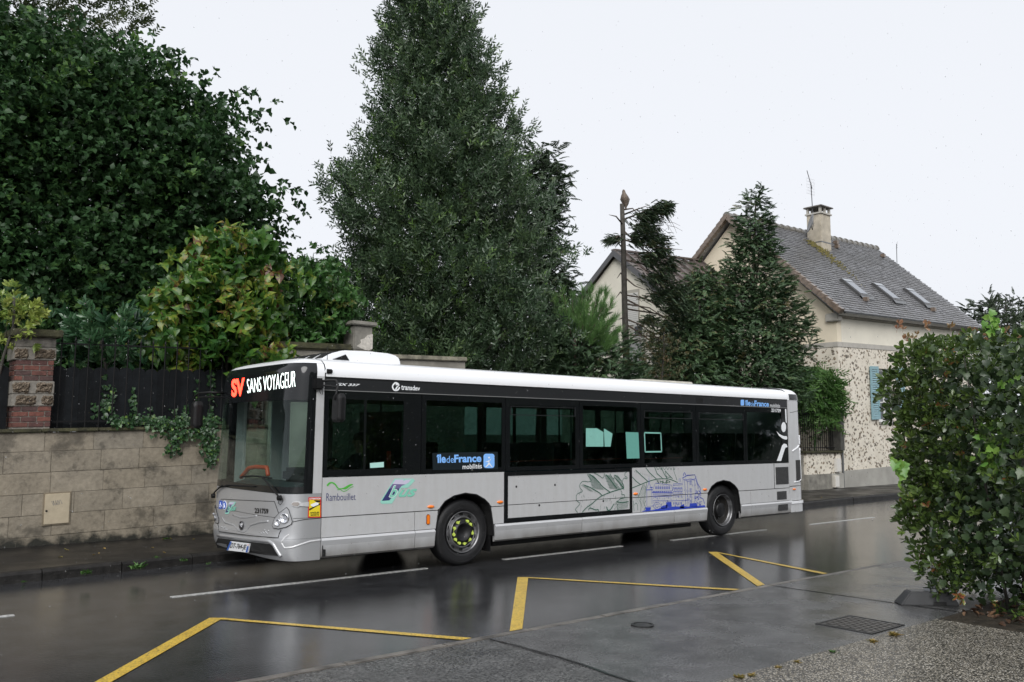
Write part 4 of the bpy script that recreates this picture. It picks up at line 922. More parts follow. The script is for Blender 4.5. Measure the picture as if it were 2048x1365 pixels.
# leaf drawing
def z8(x, y): return (1140+x/6.827, 920+y/6.827)
ST = []
ST.append(spline([z8(*p_) for p_ in [(105,720),(80,690),(78,670),(135,600),(95,560),(85,500),(110,460),(170,430),(135,380),(140,330),(180,295),(260,300),(290,280),(245,215),(250,185)]],4))
ST.append(spline([z8(*p_) for p_ in [(330,180),(390,210),(450,250),(470,180)]],4)); ST.append(spline([z8(*p_) for p_ in [(545,190),(575,240),(600,262),(605,220),(640,225),(680,260),(710,300),(735,360),(730,395)]],4))
ST.append(spline([z8(*p_) for p_ in [(735,360),(715,320),(715,290),(740,250),(775,260),(780,240),(750,220),(755,180),(775,168)]],4))
ST.append(spline([z8(*p_) for p_ in [(695,420),(710,450),(705,475),(745,480),(735,520),(690,530),(660,560),(640,565),(630,600),(655,610),(640,640),(660,690)]],4))
thick = [spline([z8(*p_) for p_ in [(735,385),(640,415),(560,440),(440,490),(380,530),(300,600),(220,660),(170,715)]],4), spline([z8(*p_) for p_ in [(190,345),(270,375),(340,415),(400,450),(435,485)]],4),
         spline([z8(*p_) for p_ in [(265,195),(340,250),(400,310),(450,370),(545,440)]],4), spline([z8(*p_) for p_ in [(490,200),(550,270),(600,340),(640,390)]],4), spline([z8(*p_) for p_ in [(610,240),(660,300),(735,380)]],4),
         spline([z8(*p_) for p_ in [(255,690),(265,660),(300,665),(350,685),(385,680),(390,715)]],4), spline([z8(*p_) for p_ in [(495,640),(520,690),(560,670),(600,600)]],4),
         spline([z8(*p_) for p_ in [(850,385),(960,340),(1060,300),(1160,270),(1240,260),(1340,262),(1400,280),(1470,310)]],4), [z8(895,140),z8(980,220),z8(1060,292)], [z8(1035,110),z8(1090,180),z8(1180,262)], [z8(1155,100),z8(1190,190),z8(1260,250)], [z8(1245,105),z8(1290,200),z8(1330,260)],
         [z8(850,235),z8(900,290),z8(965,340)], [z8(1300,150),z8(1350,210),z8(1400,260)], [z8(640,575),z8(720,585),z8(800,570)]]
hatch = []
rr = random.Random(3)
for y0 in np.arange(205, 400, 11):                         # fine engraving of the upper lobes
    for xa, xb in ((250+(y0-205)*.3, 330+(y0-205)*.7), (465+(y0-205)*.4, 560+(y0-205)*.75), (605+(y0-205)*.55, 660+(y0-205)*.45)):
        if xb > xa+8: hatch.append(spline([z8(xa+rr.uniform(-6,6), y0+rr.uniform(-4,4)), z8((xa+xb)/2, y0+6), z8(xb+rr.uniform(-8,8), y0+14)],3))
for k in range(9): hatch.append([z8(150+k*14,350+k*9),z8(190+k*16,335+k*12)])
for k in range(16): x = 660+k*9; hatch.append([z8(x, 590+rr.uniform(-4,6)), z8(x-14, 690-k*2)])
for k in range(22): x = rr.uniform(420,640); y = rr.uniform(460,660); hatch.append([z8(x,y), z8(x-8,y+38)])
for k in range(16): x = rr.uniform(110,380); y = rr.uniform(400,680); hatch.append([z8(x,y), z8(x+rr.uniform(-4,8),y+30)])
for k in range(8): hatch.append([z8(690+k*13,500),z8(686+k*13,575)])
for k in range(10): x = 880+k*26; hatch.append([z8(x,150+k*7),z8(x+4,175+k*7)])
for k in range(7): hatch.append([z8(1015-k*3+k*8,330+k*8),z8(900+k*18,560+k*20)])
ST += [[z8(1000,330),z8(930,520)],[z8(1050,310),z8(1000,600)],spline([z8(*p_) for p_ in [(865,560),(875,700)]],2),spline([z8(*p_) for p_ in [(965,530),(955,560),(970,600),(965,710)]],4),spline([z8(*p_) for p_ in [(880,620),(900,590),(920,620),(925,690)]],4),
       spline([z8(*p_) for p_ in [(1010,690),(1030,640),(1015,610),(1035,560)]],4)]
for k in range(6): ST.append(spline([z8(*p_) for p_ in [(1180+k*45,100),(1200+k*45,135),(1222+k*42,105)]],4))
ST += [spline([z8(*p_) for p_ in [(1410,100),(1420,160),(1445,230),(1460,280)]],4),spline([z8(*p_) for p_ in [(1300,160),(1320,230),(1380,240)]],4)]
sidelines('leaf_drawing', ST, .009, M_leafink, -.0015); sidelines('leaf_drawing', thick, .014, M_leafink, -.0025); sidelines('leaf_drawing', hatch, .004, M_leafink, -.002)
b = MB()
for k in range(40):
    x = 1180+rr.uniform(0,180); y = 275+rr.uniform(0,45); b.ribbon([at(*z8(x,y),1,-.002),at(*z8(x+14,y+8),1,-.002)], .009, (0,-1,0))
tag(b.build('leaf_drawing', M_leafink, bus, fix=False), kind='stuff')
# castle drawing
CS = []; CT = []
def L8(*q): CS.append([z8(*p_) for p_ in q])
def T8(*q): CT.append([z8(*p_) for p_ in q])
L8((1045,400),(1072,330),(1078,220),(1086,330),(1120,400)); L8((1050,410),(1050,640),(1130,630)); L8((1115,410),(1120,600)); T8((1040,412),(1125,408)); T8((1090,380),(1130,375))
L8((1125,420),(1165,320),(1385,345),(1400,420)); L8((1125,430),(1400,425)); T8((1120,448),(1410,452)); L8((1125,500),(1400,500)); L8((1130,560),(1400,560))
for k in range(9):
    x = 1140+k*29; L8((x,460),(x,490)); T8((x,438),(x+14,438)); L8((x+14,462),(x+14,488))
for k in range(7): x = 1175+k*30; T8((x,372),(x,402)); L8((x-8,400),(x-8,370),(x,358),(x+8,370),(x+8,402))
for k in range(6): T8((1205+k*36,352),(1208+k*36,352))
L8((1400,425),(1410,330),(1540,320),(1545,240)); L8((1405,350),(1540,340)); L8((1405,470),(1545,460)); L8((1400,560),(1600,555)); L8((1490,300),(1490,260),(1508,260),(1510,300))
for k in range(6): x = 1418+k*21; T8((x,372),(x,402)); T8((x,425),(x,448)); L8((x,482),(x,520)); L8((x+10,380),(x+10,440)); T8((x,580),(x,615))
T8((1535,250),(1600,215),(1700,205),(1720,235),(1705,265)); L8((1545,260),(1610,300),(1700,260)); T8((1548,222),(1555,185),(1565,175),(1578,200),(1585,220)); L8((1560,270),(1575,420),(1580,640)); L8((1605,290),(1610,640)); L8((1700,270),(1710,440),(1700,640)); T8((1715,240),(1745,330),(1780,385),(1775,520)); L8((1720,280),(1760,400))
for k in range(10): x = 1600+k*11; T8((x,214-k*.5),(x+5,206-k*.5))
for k in range(9): T8((1580+k*14,262+6*math.sin(k)),(1588+k*14,275+6*math.sin(k)))
for y in (300,400,470,560): T8((1650,y),(1650,y+34)); L8((1636,y-4),(1636,y+40),(1664,y+40),(1664,y-4),(1636,y-4))
for k in range(30): x = rr.uniform(1560,1775); y = rr.uniform(300,620); L8((x,y),(x+rr.uniform(-3,3),y+rr.uniform(12,30)))
for k in range(46): x = rr.uniform(1130,1400); y = rr.uniform(500,650); L8((x,y),(x+rr.uniform(-3,12),y+rr.uniform(6,22)))
for k in range(24): x = rr.uniform(1400,1560); y = rr.uniform(470,650); L8((x,y),(x+rr.uniform(-3,6),y+rr.uniform(10,26)))
for k in range(40): x = rr.uniform(1712,1790); y = rr.uniform(410,610); T8((x,y),(x+rr.uniform(-10,10),y+rr.uniform(8,22)))
CS.append([z8(*p_) for p_ in circ(1188,628,46,20,48)]); CS.append([z8(*p_) for p_ in circ(1188,628,22,14,24)])
T8((1780,520),(1815,530),(1840,600)); L8((1740,580),(1740,640))
sidelines('castle_drawing', CS, .0065, M_castle, -.003); sidelines('castle_drawing', CT, .012, M_castle, -.0036)
for q in ([(975,710),(1050,680),(1110,690),(1240,660),(1400,640),(1560,635),(1600,640),(1700,635),(1840,620),(1850,648),(1600,665),(1400,690),(1150,700)], [(1315,580),(1385,578),(1390,640),(1310,645)], [(1505,630),(1560,600),(1560,660),(1500,665)], [(1030,650),(1105,648),(1100,685),(1030,680)], [(1240,640),(1330,610),(1330,660),(1240,670)], [(1640,595),(1730,590),(1740,640),(1630,640)]):
    sidepoly('castle_drawing', [z8(*p_) for p_ in q], M_castle, y=-.0033)
# ---- front stickers and numbers
fs_ = lambda x, y: FS(x, y, .006)
text_on('fleet_number', '231759', (zf(768,395),zf(998,408),zf(998,495),zf(768,485)), M_blk, fs_, bus, .03)
text_on('plate_lettering', 'DT-764-JE', ((.115,.14),(.89,.14),(.89,.86),(.115,.86)), M_blk, lambda x, y: PLp(x, y, .004), pl, .015)
def zq(p_, off): return lambda x, y: FS(x, y, off)
ws = fpatch('access_sticker', [zf(168,268),zf(220,272),zf(210,412),zf(155,405)], plain('sticker_blue', (.02,.09,.5), .35), .006, .003, None, 3)
b = MB(); b.tube([fs_(*zf(188,300)),fs_(*zf(188,345)),fs_(*zf(205,350))], .006, 5); b.tube([fs_(*q) for q in [zf(178,335),zf(172,365),zf(185,385),zf(200,375),zf(205,360)]], .005, 5); b.build('pictogram', M_txtw, ws)
w2 = fpatch('pedestrian_sticker', [zf(*p_) for p_ in circ(256,348,36,16,80)], M_txtw, .006, .003, None, 2)
w3 = fpatch('blue_disc', [zf(*p_) for p_ in circ(256,348,29,16,68)], plain('sticker_blue2', (.02,.1,.5), .35), .009, .002, w2, 2)
b = MB(); g9 = lambda x, y: FS(*zf(x, y), .011); b.tube([g9(258,315),g9(257,350)], .009, 5); b.tube([g9(252,350),g9(248,390)], .006, 5); b.tube([g9(262,350),g9(266,390)], .006, 5); b.build('pictogram', M_txtw, w2)
def fl(x, y): u_, v_ = (x-1115)/650, (y-165)/470; return zf(260+u_*185, 290+v_*210)
def fpoly_(n, q, m, k): return fpatch(n, q, m, .005+.0015*k, .001, None, 2)
bus_logo(fl, fpoly_, lambda n, t, q, m, bo, k: text_on(n, t, q, m, lambda x, y: FS(x, y, .006+.0015*k), bus, bo, .25))
# blind-spot warning sticker
at_ = fpatch('warning_sticker', [zf(1680,215),zf(1890,210),zf(1890,558),zf(1668,560)], plain('sticker_red', (.6,.03,.03), .4), .005, .003, None, 3)
fpatch('warning_field', [zf(1695,258),zf(1872,255),zf(1872,540),zf(1686,542)], plain('sticker_yellow', (.75,.6,.03), .4), .008, .001, at_, 3)
fpatch('warning_stripe', [zf(1694,440),zf(1690,410),zf(1872,310),zf(1872,340),zf(1790,380)], M_blk, .0095, .001, at_, 2)
fpatch('warning_stripe', [zf(1765,262),zf(1872,262),zf(1872,300),zf(1820,300)], M_blk, .0095, .001, at_, 2)
fpatch('warning_bus', [zf(1715,335),zf(1805,298),zf(1848,310),zf(1845,340),zf(1760,375),zf(1722,360)], M_txtw, .0105, .001, at_, 2)
text_on('warning_lettering', 'ATTENTION', (zf(1692,226),zf(1882,222),zf(1882,248),zf(1692,252)), M_txtw, lambda x, y: FS(x, y, .010), at_, .03)
text_on('warning_lettering', 'ANGLES', (zf(1705,462),zf(1858,458),zf(1858,488),zf(1705,492)), M_blk, lambda x, y: FS(x, y, .010), at_, .03)
text_on('warning_lettering', 'MORTS', (zf(1715,502),zf(1852,498),zf(1852,528),zf(1715,532)), M_blk, lambda x, y: FS(x, y, .010), at_, .03)
# damage at the near front corner
sidepoly('torn_corner', [zf(1915,1035),zf(1930,1040),zf(1932,1100),zf(1975,1105),zf(1970,1225),zf(1910,1228)], M_seam, y=-.03)

# ================================================================= the driver
def person():
    joints = {'pelvis':((-1.42,.70,1.02),.15),'waist':((-1.38,.70,1.18),.14),'chest':((-1.36,.70,1.42),.165),'neck':((-1.37,.70,1.60),.06),'chin':((-1.40,.70,1.68),.065),'head':((-1.40,.70,1.78),.095),'crown':((-1.38,.70,1.87),.07),
      'shl':((-1.37,.50,1.54),.07),'ell':((-1.60,.42,1.30),.05),'wrl':((-1.86,.52,1.40),.034),'hal':((-1.93,.53,1.44),.035),
      'shr':((-1.37,.90,1.54),.07),'elr':((-1.60,.98,1.30),.05),'wrr':((-1.86,.90,1.40),.034),'har':((-1.93,.89,1.44),.035),
      'hil':((-1.45,.60,1.0),.11),'knl':((-1.88,.56,1.02),.075),'anl':((-1.98,.56,.60),.05),'tol':((-2.12,.56,.55),.045),
      'hir':((-1.45,.80,1.0),.11),'knr':((-1.88,.84,1.02),.075),'anr':((-1.98,.84,.60),.05),'tor':((-2.12,.84,.55),.045)}
    ed = [('pelvis','waist'),('waist','chest'),('chest','neck'),('neck','chin'),('chin','head'),('head','crown'),('chest','shl'),('shl','ell'),('ell','wrl'),('wrl','hal'),('chest','shr'),('shr','elr'),('elr','wrr'),('wrr','har'),
          ('pelvis','hil'),('hil','knl'),('knl','anl'),('anl','tol'),('pelvis','hir'),('hir','knr'),('knr','anr'),('anr','tor')]
    ks = list(joints); vs = [joints[k][0] for k in ks]; rs = [joints[k][1] for k in ks]; es = [(ks.index(a), ks.index(c)) for a, c in ed]
    for h, s in (('hal',-1),('har',1)):                  # five fingers closing on the rim
        hx, hy, hz = joints[h][0]
        for k in range(5):
            o = len(vs); dy = (-.03+.018*k)
            base = (hx-.02, hy+dy, hz+.012) if k < 4 else (hx-.0, hy-s*.035, hz+.01)
            p1 = (base[0]-.035, base[1], base[2]+.012); p2 = (p1[0]-.008, p1[1], p1[2]-.025-.004*(k % 2)); vs += [base, p1, p2]; rs += [.01,.0095,.008]; es += [(ks.index(h), o), (o, o+1), (o+1, o+2)]
    me = bpy.data.meshes.new('person'); me.from_pydata(vs, es, []); o = bpy.data.objects.new('person', me); COL.objects.link(o)
    sk = o.modifiers.new('skin', 'SKIN'); sk.use_smooth_shade = True
    for v, r_ in zip(me.skin_vertices[0].data, rs): v.radius = (r_, r_)
    me.skin_vertices[0].data[0].use_root = True
    ss = o.modifiers.new('sub', 'SUBSURF'); ss.levels = 1; ss.render_levels = 1
    m, N, L, b = newmat('driver_body'); w = wcoord(N, L); sp = N.new('ShaderNodeSeparateXYZ'); L.new(w, sp.inputs[0])
    sk_ = ramp(N, L, sp.outputs[2], [(0, (.015,.017,.025)), (1, (.015,.017,.025))])
    hz_ = N.new('ShaderNodeMath'); hz_.operation = 'GREATER_THAN'; L.new(sp.outputs[2], hz_.inputs[0]); hz_.inputs[1].default_value = 1.615
    hx_ = N.new('ShaderNodeMath'); hx_.operation = 'LESS_THAN'; L.new(sp.outputs[0], hx_.inputs[0]); hx_.inputs[1].default_value = -1.72
    zz_ = N.new('ShaderNodeMath'); zz_.operation = 'GREATER_THAN'; L.new(sp.outputs[2], zz_.inputs[0]); zz_.inputs[1].default_value = 1.25
    an = N.new('ShaderNodeMath'); an.operation = 'MULTIPLY'; L.new(hx_.outputs[0], an.inputs[0]); L.new(zz_.outputs[0], an.inputs[1])
    mxm = N.new('ShaderNodeMath'); mxm.operation = 'MAXIMUM'; L.new(hz_.outputs[0], mxm.inputs[0]); L.new(an.outputs[0], mxm.inputs[1])
    L.new(mixc(N, L, mxm.outputs[0], (.02,.024,.04), (.45,.27,.19)), b.inputs['Base Color']); b.inputs['Roughness'].default_value = .6; me.materials.append(m)
    tag(o, 'seated driver in dark clothes with both hands on the bus steering wheel', 'person')
    hm = plain('dark_hair', (.02,.015,.012), .6); b = MB(); vs = []; n = 16
    for i, (rr_, h) in enumerate([(.098,.0),(.105,.05),(.098,.10),(.07,.14),(.01,.155)]):
        for k in range(n):
            a = 2*PI*k/n; cut = .045 if math.cos(a) < -.35 and h < .05 else 0
            vs.append((-1.385+rr_*math.cos(a)*1.05, .70+rr_*math.sin(a)*.92, 1.755+h+cut))
    b.add(vs, [(i*n+k, i*n+(k+1) % n, (i+1)*n+(k+1) % n, (i+1)*n+k) for i in range(4) for k in range(n)]); b.build('hair', hm, o, smooth=True)
    b = MB(); b.tube([(-1.485,.70,1.80),(-1.515,.70,1.765),(-1.49,.70,1.75)], [.012,.018,.01], 8); b.build('nose', plain('skin', (.45,.27,.19), .6), o, smooth=True)
    for s in (-1,1):
        b = MB(); b.lathe([(0,-.008),(.01,-.006),(.012,0)], (-1.482,.70+s*.034,1.80), 0, 8); b.build('eye', M_blk, o)
        b = MB(); b.tube([(-1.385,.70+s*.093,1.75),(-1.38,.70+s*.102,1.78),(-1.375,.70+s*.095,1.81)], [.01,.016,.012], 6); b.build('ear', plain('skin2', (.43,.26,.18), .6), o)
    b = MB(); b.tube([(-1.482,.675,1.715),(-1.487,.70,1.713),(-1.482,.725,1.715)], .006, 5); b.build('mouth', plain('lips', (.35,.14,.11), .5), o)
person()
# ================================================================= the tall house on the right
M_crm = plain('cream_render', (.72,.64,.50), .8, vary=.07, vscale=1.2, bmp=.25, bscale=60)
M_crm2 = plain('pale_cream_render', (.72,.68,.58), .8, vary=.07, vscale=1.5, bmp=.25, bscale=60)
M_bandc = plain('grey_band', (.42,.40,.36), .75, vary=.12, vscale=4)
M_plinth = plain('grey_plinth', (.33,.32,.29), .8, vary=.15, vscale=2, bmp=.3)
def rubble():
    m, N, L, b = newmat('stone_in_plaster'); w = wcoord(N, L)
    v = N.new('ShaderNodeTexVoronoi'); v.inputs['Scale'].default_value = 7.6; v.inputs['Randomness'].default_value = 1; nv = N.new('ShaderNodeTexNoise'); nv.inputs['Scale'].default_value = 7; nv.inputs['Detail'].default_value = 5; L.new(w, nv.inputs['Vector']); va = N.new('ShaderNodeVectorMath'); va.operation = 'MULTIPLY_ADD'; L.new(nv.outputs['Color'], va.inputs[0]); va.inputs[1].default_value = (.22,.22,.22); L.new(wcoord(N, L, (1,1,1.2)), va.inputs[2]); L.new(va.outputs[0], v.inputs['Vector'])
    n = noise(N, L, 14, 6, w, .7); mm = N.new('ShaderNodeMath'); mm.operation = 'MULTIPLY_ADD'; L.new(n, mm.inputs[0]); mm.inputs[1].default_value = .55; L.new(v.outputs['Distance'], mm.inputs[2])
    wn_ = N.new('ShaderNodeTexWhiteNoise'); L.new(v.outputs['Position'], wn_.inputs['Vector']); m2 = N.new('ShaderNodeMath'); m2.operation = 'MULTIPLY_ADD'; L.new(wn_.outputs['Value'], m2.inputs[0]); m2.inputs[1].default_value = .34; L.new(mm.outputs[0], m2.inputs[2])
    mask = ramp(N, L, m2.outputs[0], [(.72, 1.0), (.86, 0.0)])
    st = ramp(N, L, wn_.outputs['Value'], [(0, (.14,.12,.095)), (.4, (.25,.19,.125)), (.7, (.28,.25,.21)), (1, (.38,.32,.24))])
    st = mixc(N, L, .7, st, ramp(N, L, n, [(.35, (.35,.35,.35)), (.65, (1.3,1.3,1.3))]), 'MULTIPLY')
    pla = ramp(N, L, noise(N, L, 2.5, 6, w), [(.3, (.60,.55,.46)), (.7, (.72,.67,.58))])
    L.new(mixc(N, L, mask, pla, st), b.inputs['Base Color']); b.inputs['Roughness'].default_value = .85
    bump(N, L, b, mask, -.5, .03); return m
M_rub2 = rubble()
def tilemat(name, c, moss=True):
    m, N, L, b = newmat(name); w = wcoord(N, L)
    n = noise(N, L, 9, 5, w, .7); n2 = noise(N, L, 1.1, 5, w)
    col = ramp(N, L, n, [(.3, tuple(x*.55 for x in c)), (.5, c), (.72, tuple(x*1.45 for x in c))])
    col = mixc(N, L, .5, col, ramp(N, L, n2, [(.3, (.7,.68,.64)), (.7, (1.15,1.15,1.2))]), 'MULTIPLY')
    L.new(col, b.inputs['Base Color']); b.inputs['Roughness'].default_value = .28; b.inputs['Specular IOR Level'].default_value = .8
    bump(N, L, b, n, .4, .01); return m
M_tile = tilemat('grey_brown_tile', (.2,.2,.205)); M_vtile = tilemat('brown_verge_tile', (.16,.12,.09)); M_rtile = tilemat('ridge_tile', (.15,.14,.12))
M_mossy = plain('yellow_moss', (.13,.11,.03), .9, vary=.5, vscale=20, bmp=.8, bscale=60)
M_zinc = plain('zinc_gutter', (.16,.165,.17), .4, metal=.5, vary=.2)
HX0, HX1, HY0, HYR, HY1 = 20.15, 31.2, 5.65, 9.93, 14.2; SHH = (.028, 20.15)
house = thing('tall_house', (HX0, HY0, .1), 'tall cream house with steep grey tiled roof behind the hedge', 'house')
EZ, RZ = 6.12, 10.36
b = MB(); b.prism([(HY0+.02,5.12),(HY0+.02,6.05),(HYR,RZ-.22),(HY1,6.05),(HY1,5.12)], 0, HX0+.02, HX0+.3, SHH); b.build('gable_wall', M_crm, house)
b = MB(); b.box(HX0,HX0+.32,HY0+.0,HY1,4.95,5.12,SHH); b.build('gable_band', M_bandc, house)
b = MB(); b.box(HX0+.02,HX0+.3,HY0+.02,HY1,0,4.95,SHH); b.build('gable_base_wall', M_rub2, house)
b = MB(); b.box(HX0+.31,HX1,HY0+.02,HY0+.3,5.12,6.0,SHH); b.build('upper_wall', M_crm2, house)
b = MB(); b.box(HX0+.33,HX1,HY0-.0,HY0+.3,4.95,5.12,SHH); b.build('wall_band', M_bandc, house)
b = MB(); b.box(HX0+.31,22.84,HY0+.02,HY0+.3,.68,4.95,SHH); b.box(24.1,HX1,HY0+.02,HY0+.3,.68,4.95,SHH); b.box(22.84,24.1,HY0+.02,HY0+.3,.68,2.3,SHH); b.box(22.84,24.1,HY0+.02,HY0+.3,4.25,4.95,SHH); b.build('rubble_wall', M_rub2, house)
b = MB(); b.box(HX0-.02,HX1,HY0-.03,HY0+.3,-.1,.68,SHH); b.build('plinth', M_plinth, house, bevel=.01)
b = MB(); b.prism([(HY0+.02,5.95),(HY0-.10,5.98),(HY0-.16,6.06),(HY0-.28,6.12),(HY0-.28,6.2),(HY0+.1,6.2)], 0, HX0-.02, HX1+.1, SHH); b.build('cornice', plain('stone_cornice', (.25,.235,.2), .8, vary=.3, vscale=5, bmp=.4), house)
b = MB(); b.box(HX0-.12,HX0+.18,HY0-.12,HY0+.38,5.83,6.12,SHH); b.build('corner_corbel', M_bandc, house, bevel=.03)
b = MB(); b.tube([(HX0-.1,HY0-.36,EZ-.0+SHH[0]*-.1),(HX1+.35,HY0-.36,EZ+.0+SHH[0]*11.4)], .06, 8); b.build('gutter', M_zinc, house)
b = MB(); b.tube([(HX0-.0,HY0-.04,.1),(HX0-.0,HY0-.04,1.4)], .035, 8); b.build('downpipe', M_zinc, house)
# window and blue shutter on the facade
M_bshut = plain('pale_blue_shutter', (.22,.36,.40), .5, vary=.12, vscale=10)
wd = MB(); 
for a in [(22.86,24.08,HY0+.12,HY0+.2,4.16,4.24),(22.86,24.08,HY0+.12,HY0+.2,2.31,2.4),(22.86,22.95,HY0+.12,HY0+.2,2.4,4.16),(23.99,24.08,HY0+.12,HY0+.2,2.4,4.16),(23.43,23.51,HY0+.12,HY0+.2,2.4,4.16),(22.95,23.99,HY0+.13,HY0+.19,3.0,3.04),(22.95,23.99,HY0+.13,HY0+.19,3.6,3.64)]: wd.box(*a, SHH)
wo_ = wd.build('window', plain('window_white', (.7,.7,.68), .5), house)
b = MB(); b.box(22.95,23.99,HY0+.15,HY0+.16,2.4,4.16,SHH); b.build('pane', plain('window_pane_dark', (.05,.06,.065), .05), wo_)
b = MB(); b.box(22.8,24.14,HY0-.06,HY0+.15,2.24,2.305,SHH); b.build('sill', M_plinth, wo_)
def shutter(xa, xb):
    b = MB(); z0, z1v = 2.4, 4.32
    for a in [(xa,xa+.09,z0,z1v),(xb-.09,xb,z0,z1v),(xa+.09,xb-.09,z0,z0+.12),(xa+.09,xb-.09,z1v-.12,z1v),(xa+.09,xb-.09,3.28,3.4)]: b.box(a[0],a[1],HY0-.065,HY0-.025,a[2],a[3],SHH)
    s_ = b.build('shutter', M_bshut, house)
    for lo, hi in ((z0+.12,3.28),(3.4,z1v-.12)):
        n = int((hi-lo)/.075)
        for k in range(n):
            zz = lo+(k+.5)*(hi-lo)/n; b = MB(); b.prism([(HY0-.06,zz-.028),(HY0-.05,zz-.03),(HY0-.028,zz+.026),(HY0-.038,zz+.028)], 0, xa+.09, xb-.09, SHH); b.build('slat', M_bshut, s_)
shutter(22.22,22.8); shutter(24.16,24.74)
# roof: rows of overlapping tiles
def tiled(name, ya, za, yb, zb, x0, x1, rowlen, m, tw=.19):
    ln = math.hypot(yb-ya, zb-za); n = int(ln/rowlen); dy, dz = (yb-ya)/n, (zb-za)/n; ny, nz = -(zb-za)/ln, abs(yb-ya)/ln*(1)
    if yb < ya: ny = (zb-za)/ln
    nx = int((x1-x0)/tw); V = []; F = []
    for i in range(n):
        for j in range(nx):
            xa = x0+j*tw+(tw/2 if i % 2 else 0); xb = min(xa+tw-.012, x1)
            if xb < xa+.03: continue
            o = len(V); j1 = random.uniform(0,.012); j2 = random.uniform(-.008,.008)
            y0, z0 = ya+dy*i, za+dz*i; y1, z1v = ya+dy*(i+1.25), za+dz*(i+1.25)
            up0 = .045+j1; up1 = .012
            P = [(xa,y0+ny*up0-dy*.0,z0+nz*up0+j2),(xb,y0+ny*up0,z0+nz*up0+j2),(xb,y1+ny*up1,z1v+nz*up1),(xa,y1+ny*up1,z1v+nz*up1),(xa,y0+ny*(up0-.035),z0+nz*(up0-.035)),(xb,y0+ny*(up0-.035),z0+nz*(up0-.035))]
            V += [(x, y, z+SHH[0]*(x-SHH[1])) for x, y, z in P]; F += [(o,o+1,o+2,o+3),(o+4,o+5,o+1,o)]
    me = bpy.data.meshes.new(name); me.from_pydata(V, [], F); me.materials.append(m); ob = link(name, me, house); ob['kind'] = 'stuff'; return ob
RX0, RX1 = 19.82, 31.45
b = MB(); b.prism([(HY0-.36,EZ),(HYR,RZ),(HY1+.36,EZ),(HY1+.2,EZ-.1),(HYR,RZ-.14),(HY0-.2,EZ-.1)], 0, RX0+.06, RX1, SHH); roof = b.build('roof', M_tile, house)
tiled('roof_tiles', HY0-.40, EZ-.02, HYR, RZ, RX0+.1, RX1, .155, M_tile)
tiled('roof_tiles', HY1+.40, EZ-.02, HYR, RZ, RX0+.1, RX1, .31, M_tile, .38)
# moss on the slope below the chimney
def slope(t, x, up_=.0): y = HY0-.36+(HYR-HY0+.36)*t; z = EZ+(RZ-EZ)*t+SHH[0]*(x-SHH[1]); l = math.hypot(HYR-HY0+.36, RZ-EZ); return np.array([x, y-(RZ-EZ)/l*up_, z+(HYR-HY0+.36)/l*up_])
V = []; F = []
for k in range(420):
    t = .86-.5*abs(random.gauss(0,.35)); x = 24.6+random.gauss(0,.28)-(.86-t)*.6
    if not .3 < t < .9: continue
    c = slope(t, x, .065); s = random.uniform(.015,.05); o = len(V)
    for a in range(5): V.append(tuple(c+np.array([s*1.3*math.cos(a*1.257), s*.8*math.sin(a*1.257)*.72, s*.8*math.sin(a*1.257)*.7])))
    V.append(tuple(c+np.array([0,-.02,.025]))); F += [(o+a, o+(a+1) % 5, o+5) for a in range(5)]
me = bpy.data.meshes.new('moss'); me.from_pydata(V, [], F); me.materials.append(M_mossy); tag(link('moss', me, house), kind='stuff')
# ridge and verge tiles one by one
x = RX0
while x < RX1-.1:
    x1 = min(x+.46, RX1); b = MB(); vs = []; nn = 9; z0 = SHH[0]*(x-SHH[1])
    for (xx, rr_) in ((x,.175),(x+.06,.165),(x1+.02,.135)):
        for k in range(nn): a = PI*(-.12+1.24*k/(nn-1)); vs.append((xx, HYR+rr_*math.cos(a), RZ-.03+z0+rr_*1.05*math.sin(a)))
    b.add(vs, [(i*nn+k, i*nn+k+1, (i+1)*nn+k+1, (i+1)*nn+k) for i in range(2) for k in range(nn-1)]+[tuple(range(nn))]); b.build('ridge_tile', M_rtile, house, smooth=False); x = x1
def verge(ya, za, yb, zb, xx):
    n = int(math.hypot(yb-ya, zb-za)/.27); l = math.hypot(yb-ya, zb-za)
    for i in range(n):
        t0, t1 = i/n, (i+1.04)/n; j = random.uniform(-.012,.012)
        p0 = (ya+(yb-ya)*t0, za+(zb-za)*t0); p1 = (ya+(yb-ya)*t1, za+(zb-za)*t1); ny, nz = -(zb-za)/l*(1 if yb > ya else -1), abs(yb-ya)/l
        q = [(p0[0]+ny*.09, p0[1]+nz*.09), (p1[0]+ny*.06, p1[1]+nz*.06), (p1[0]-ny*.13, p1[1]-nz*.13), (p0[0]-ny*.11, p0[1]-nz*.11)]
        b = MB(); b.prism(q, 0, xx-.07+j, xx+.14+j, SHH); b.build('verge_tile', M_vtile, house, bevel=.012)
verge(HY0-.38, EZ-.0, HYR, RZ, RX0); verge(HY1+.38, EZ-.0, HYR, RZ, RX0)
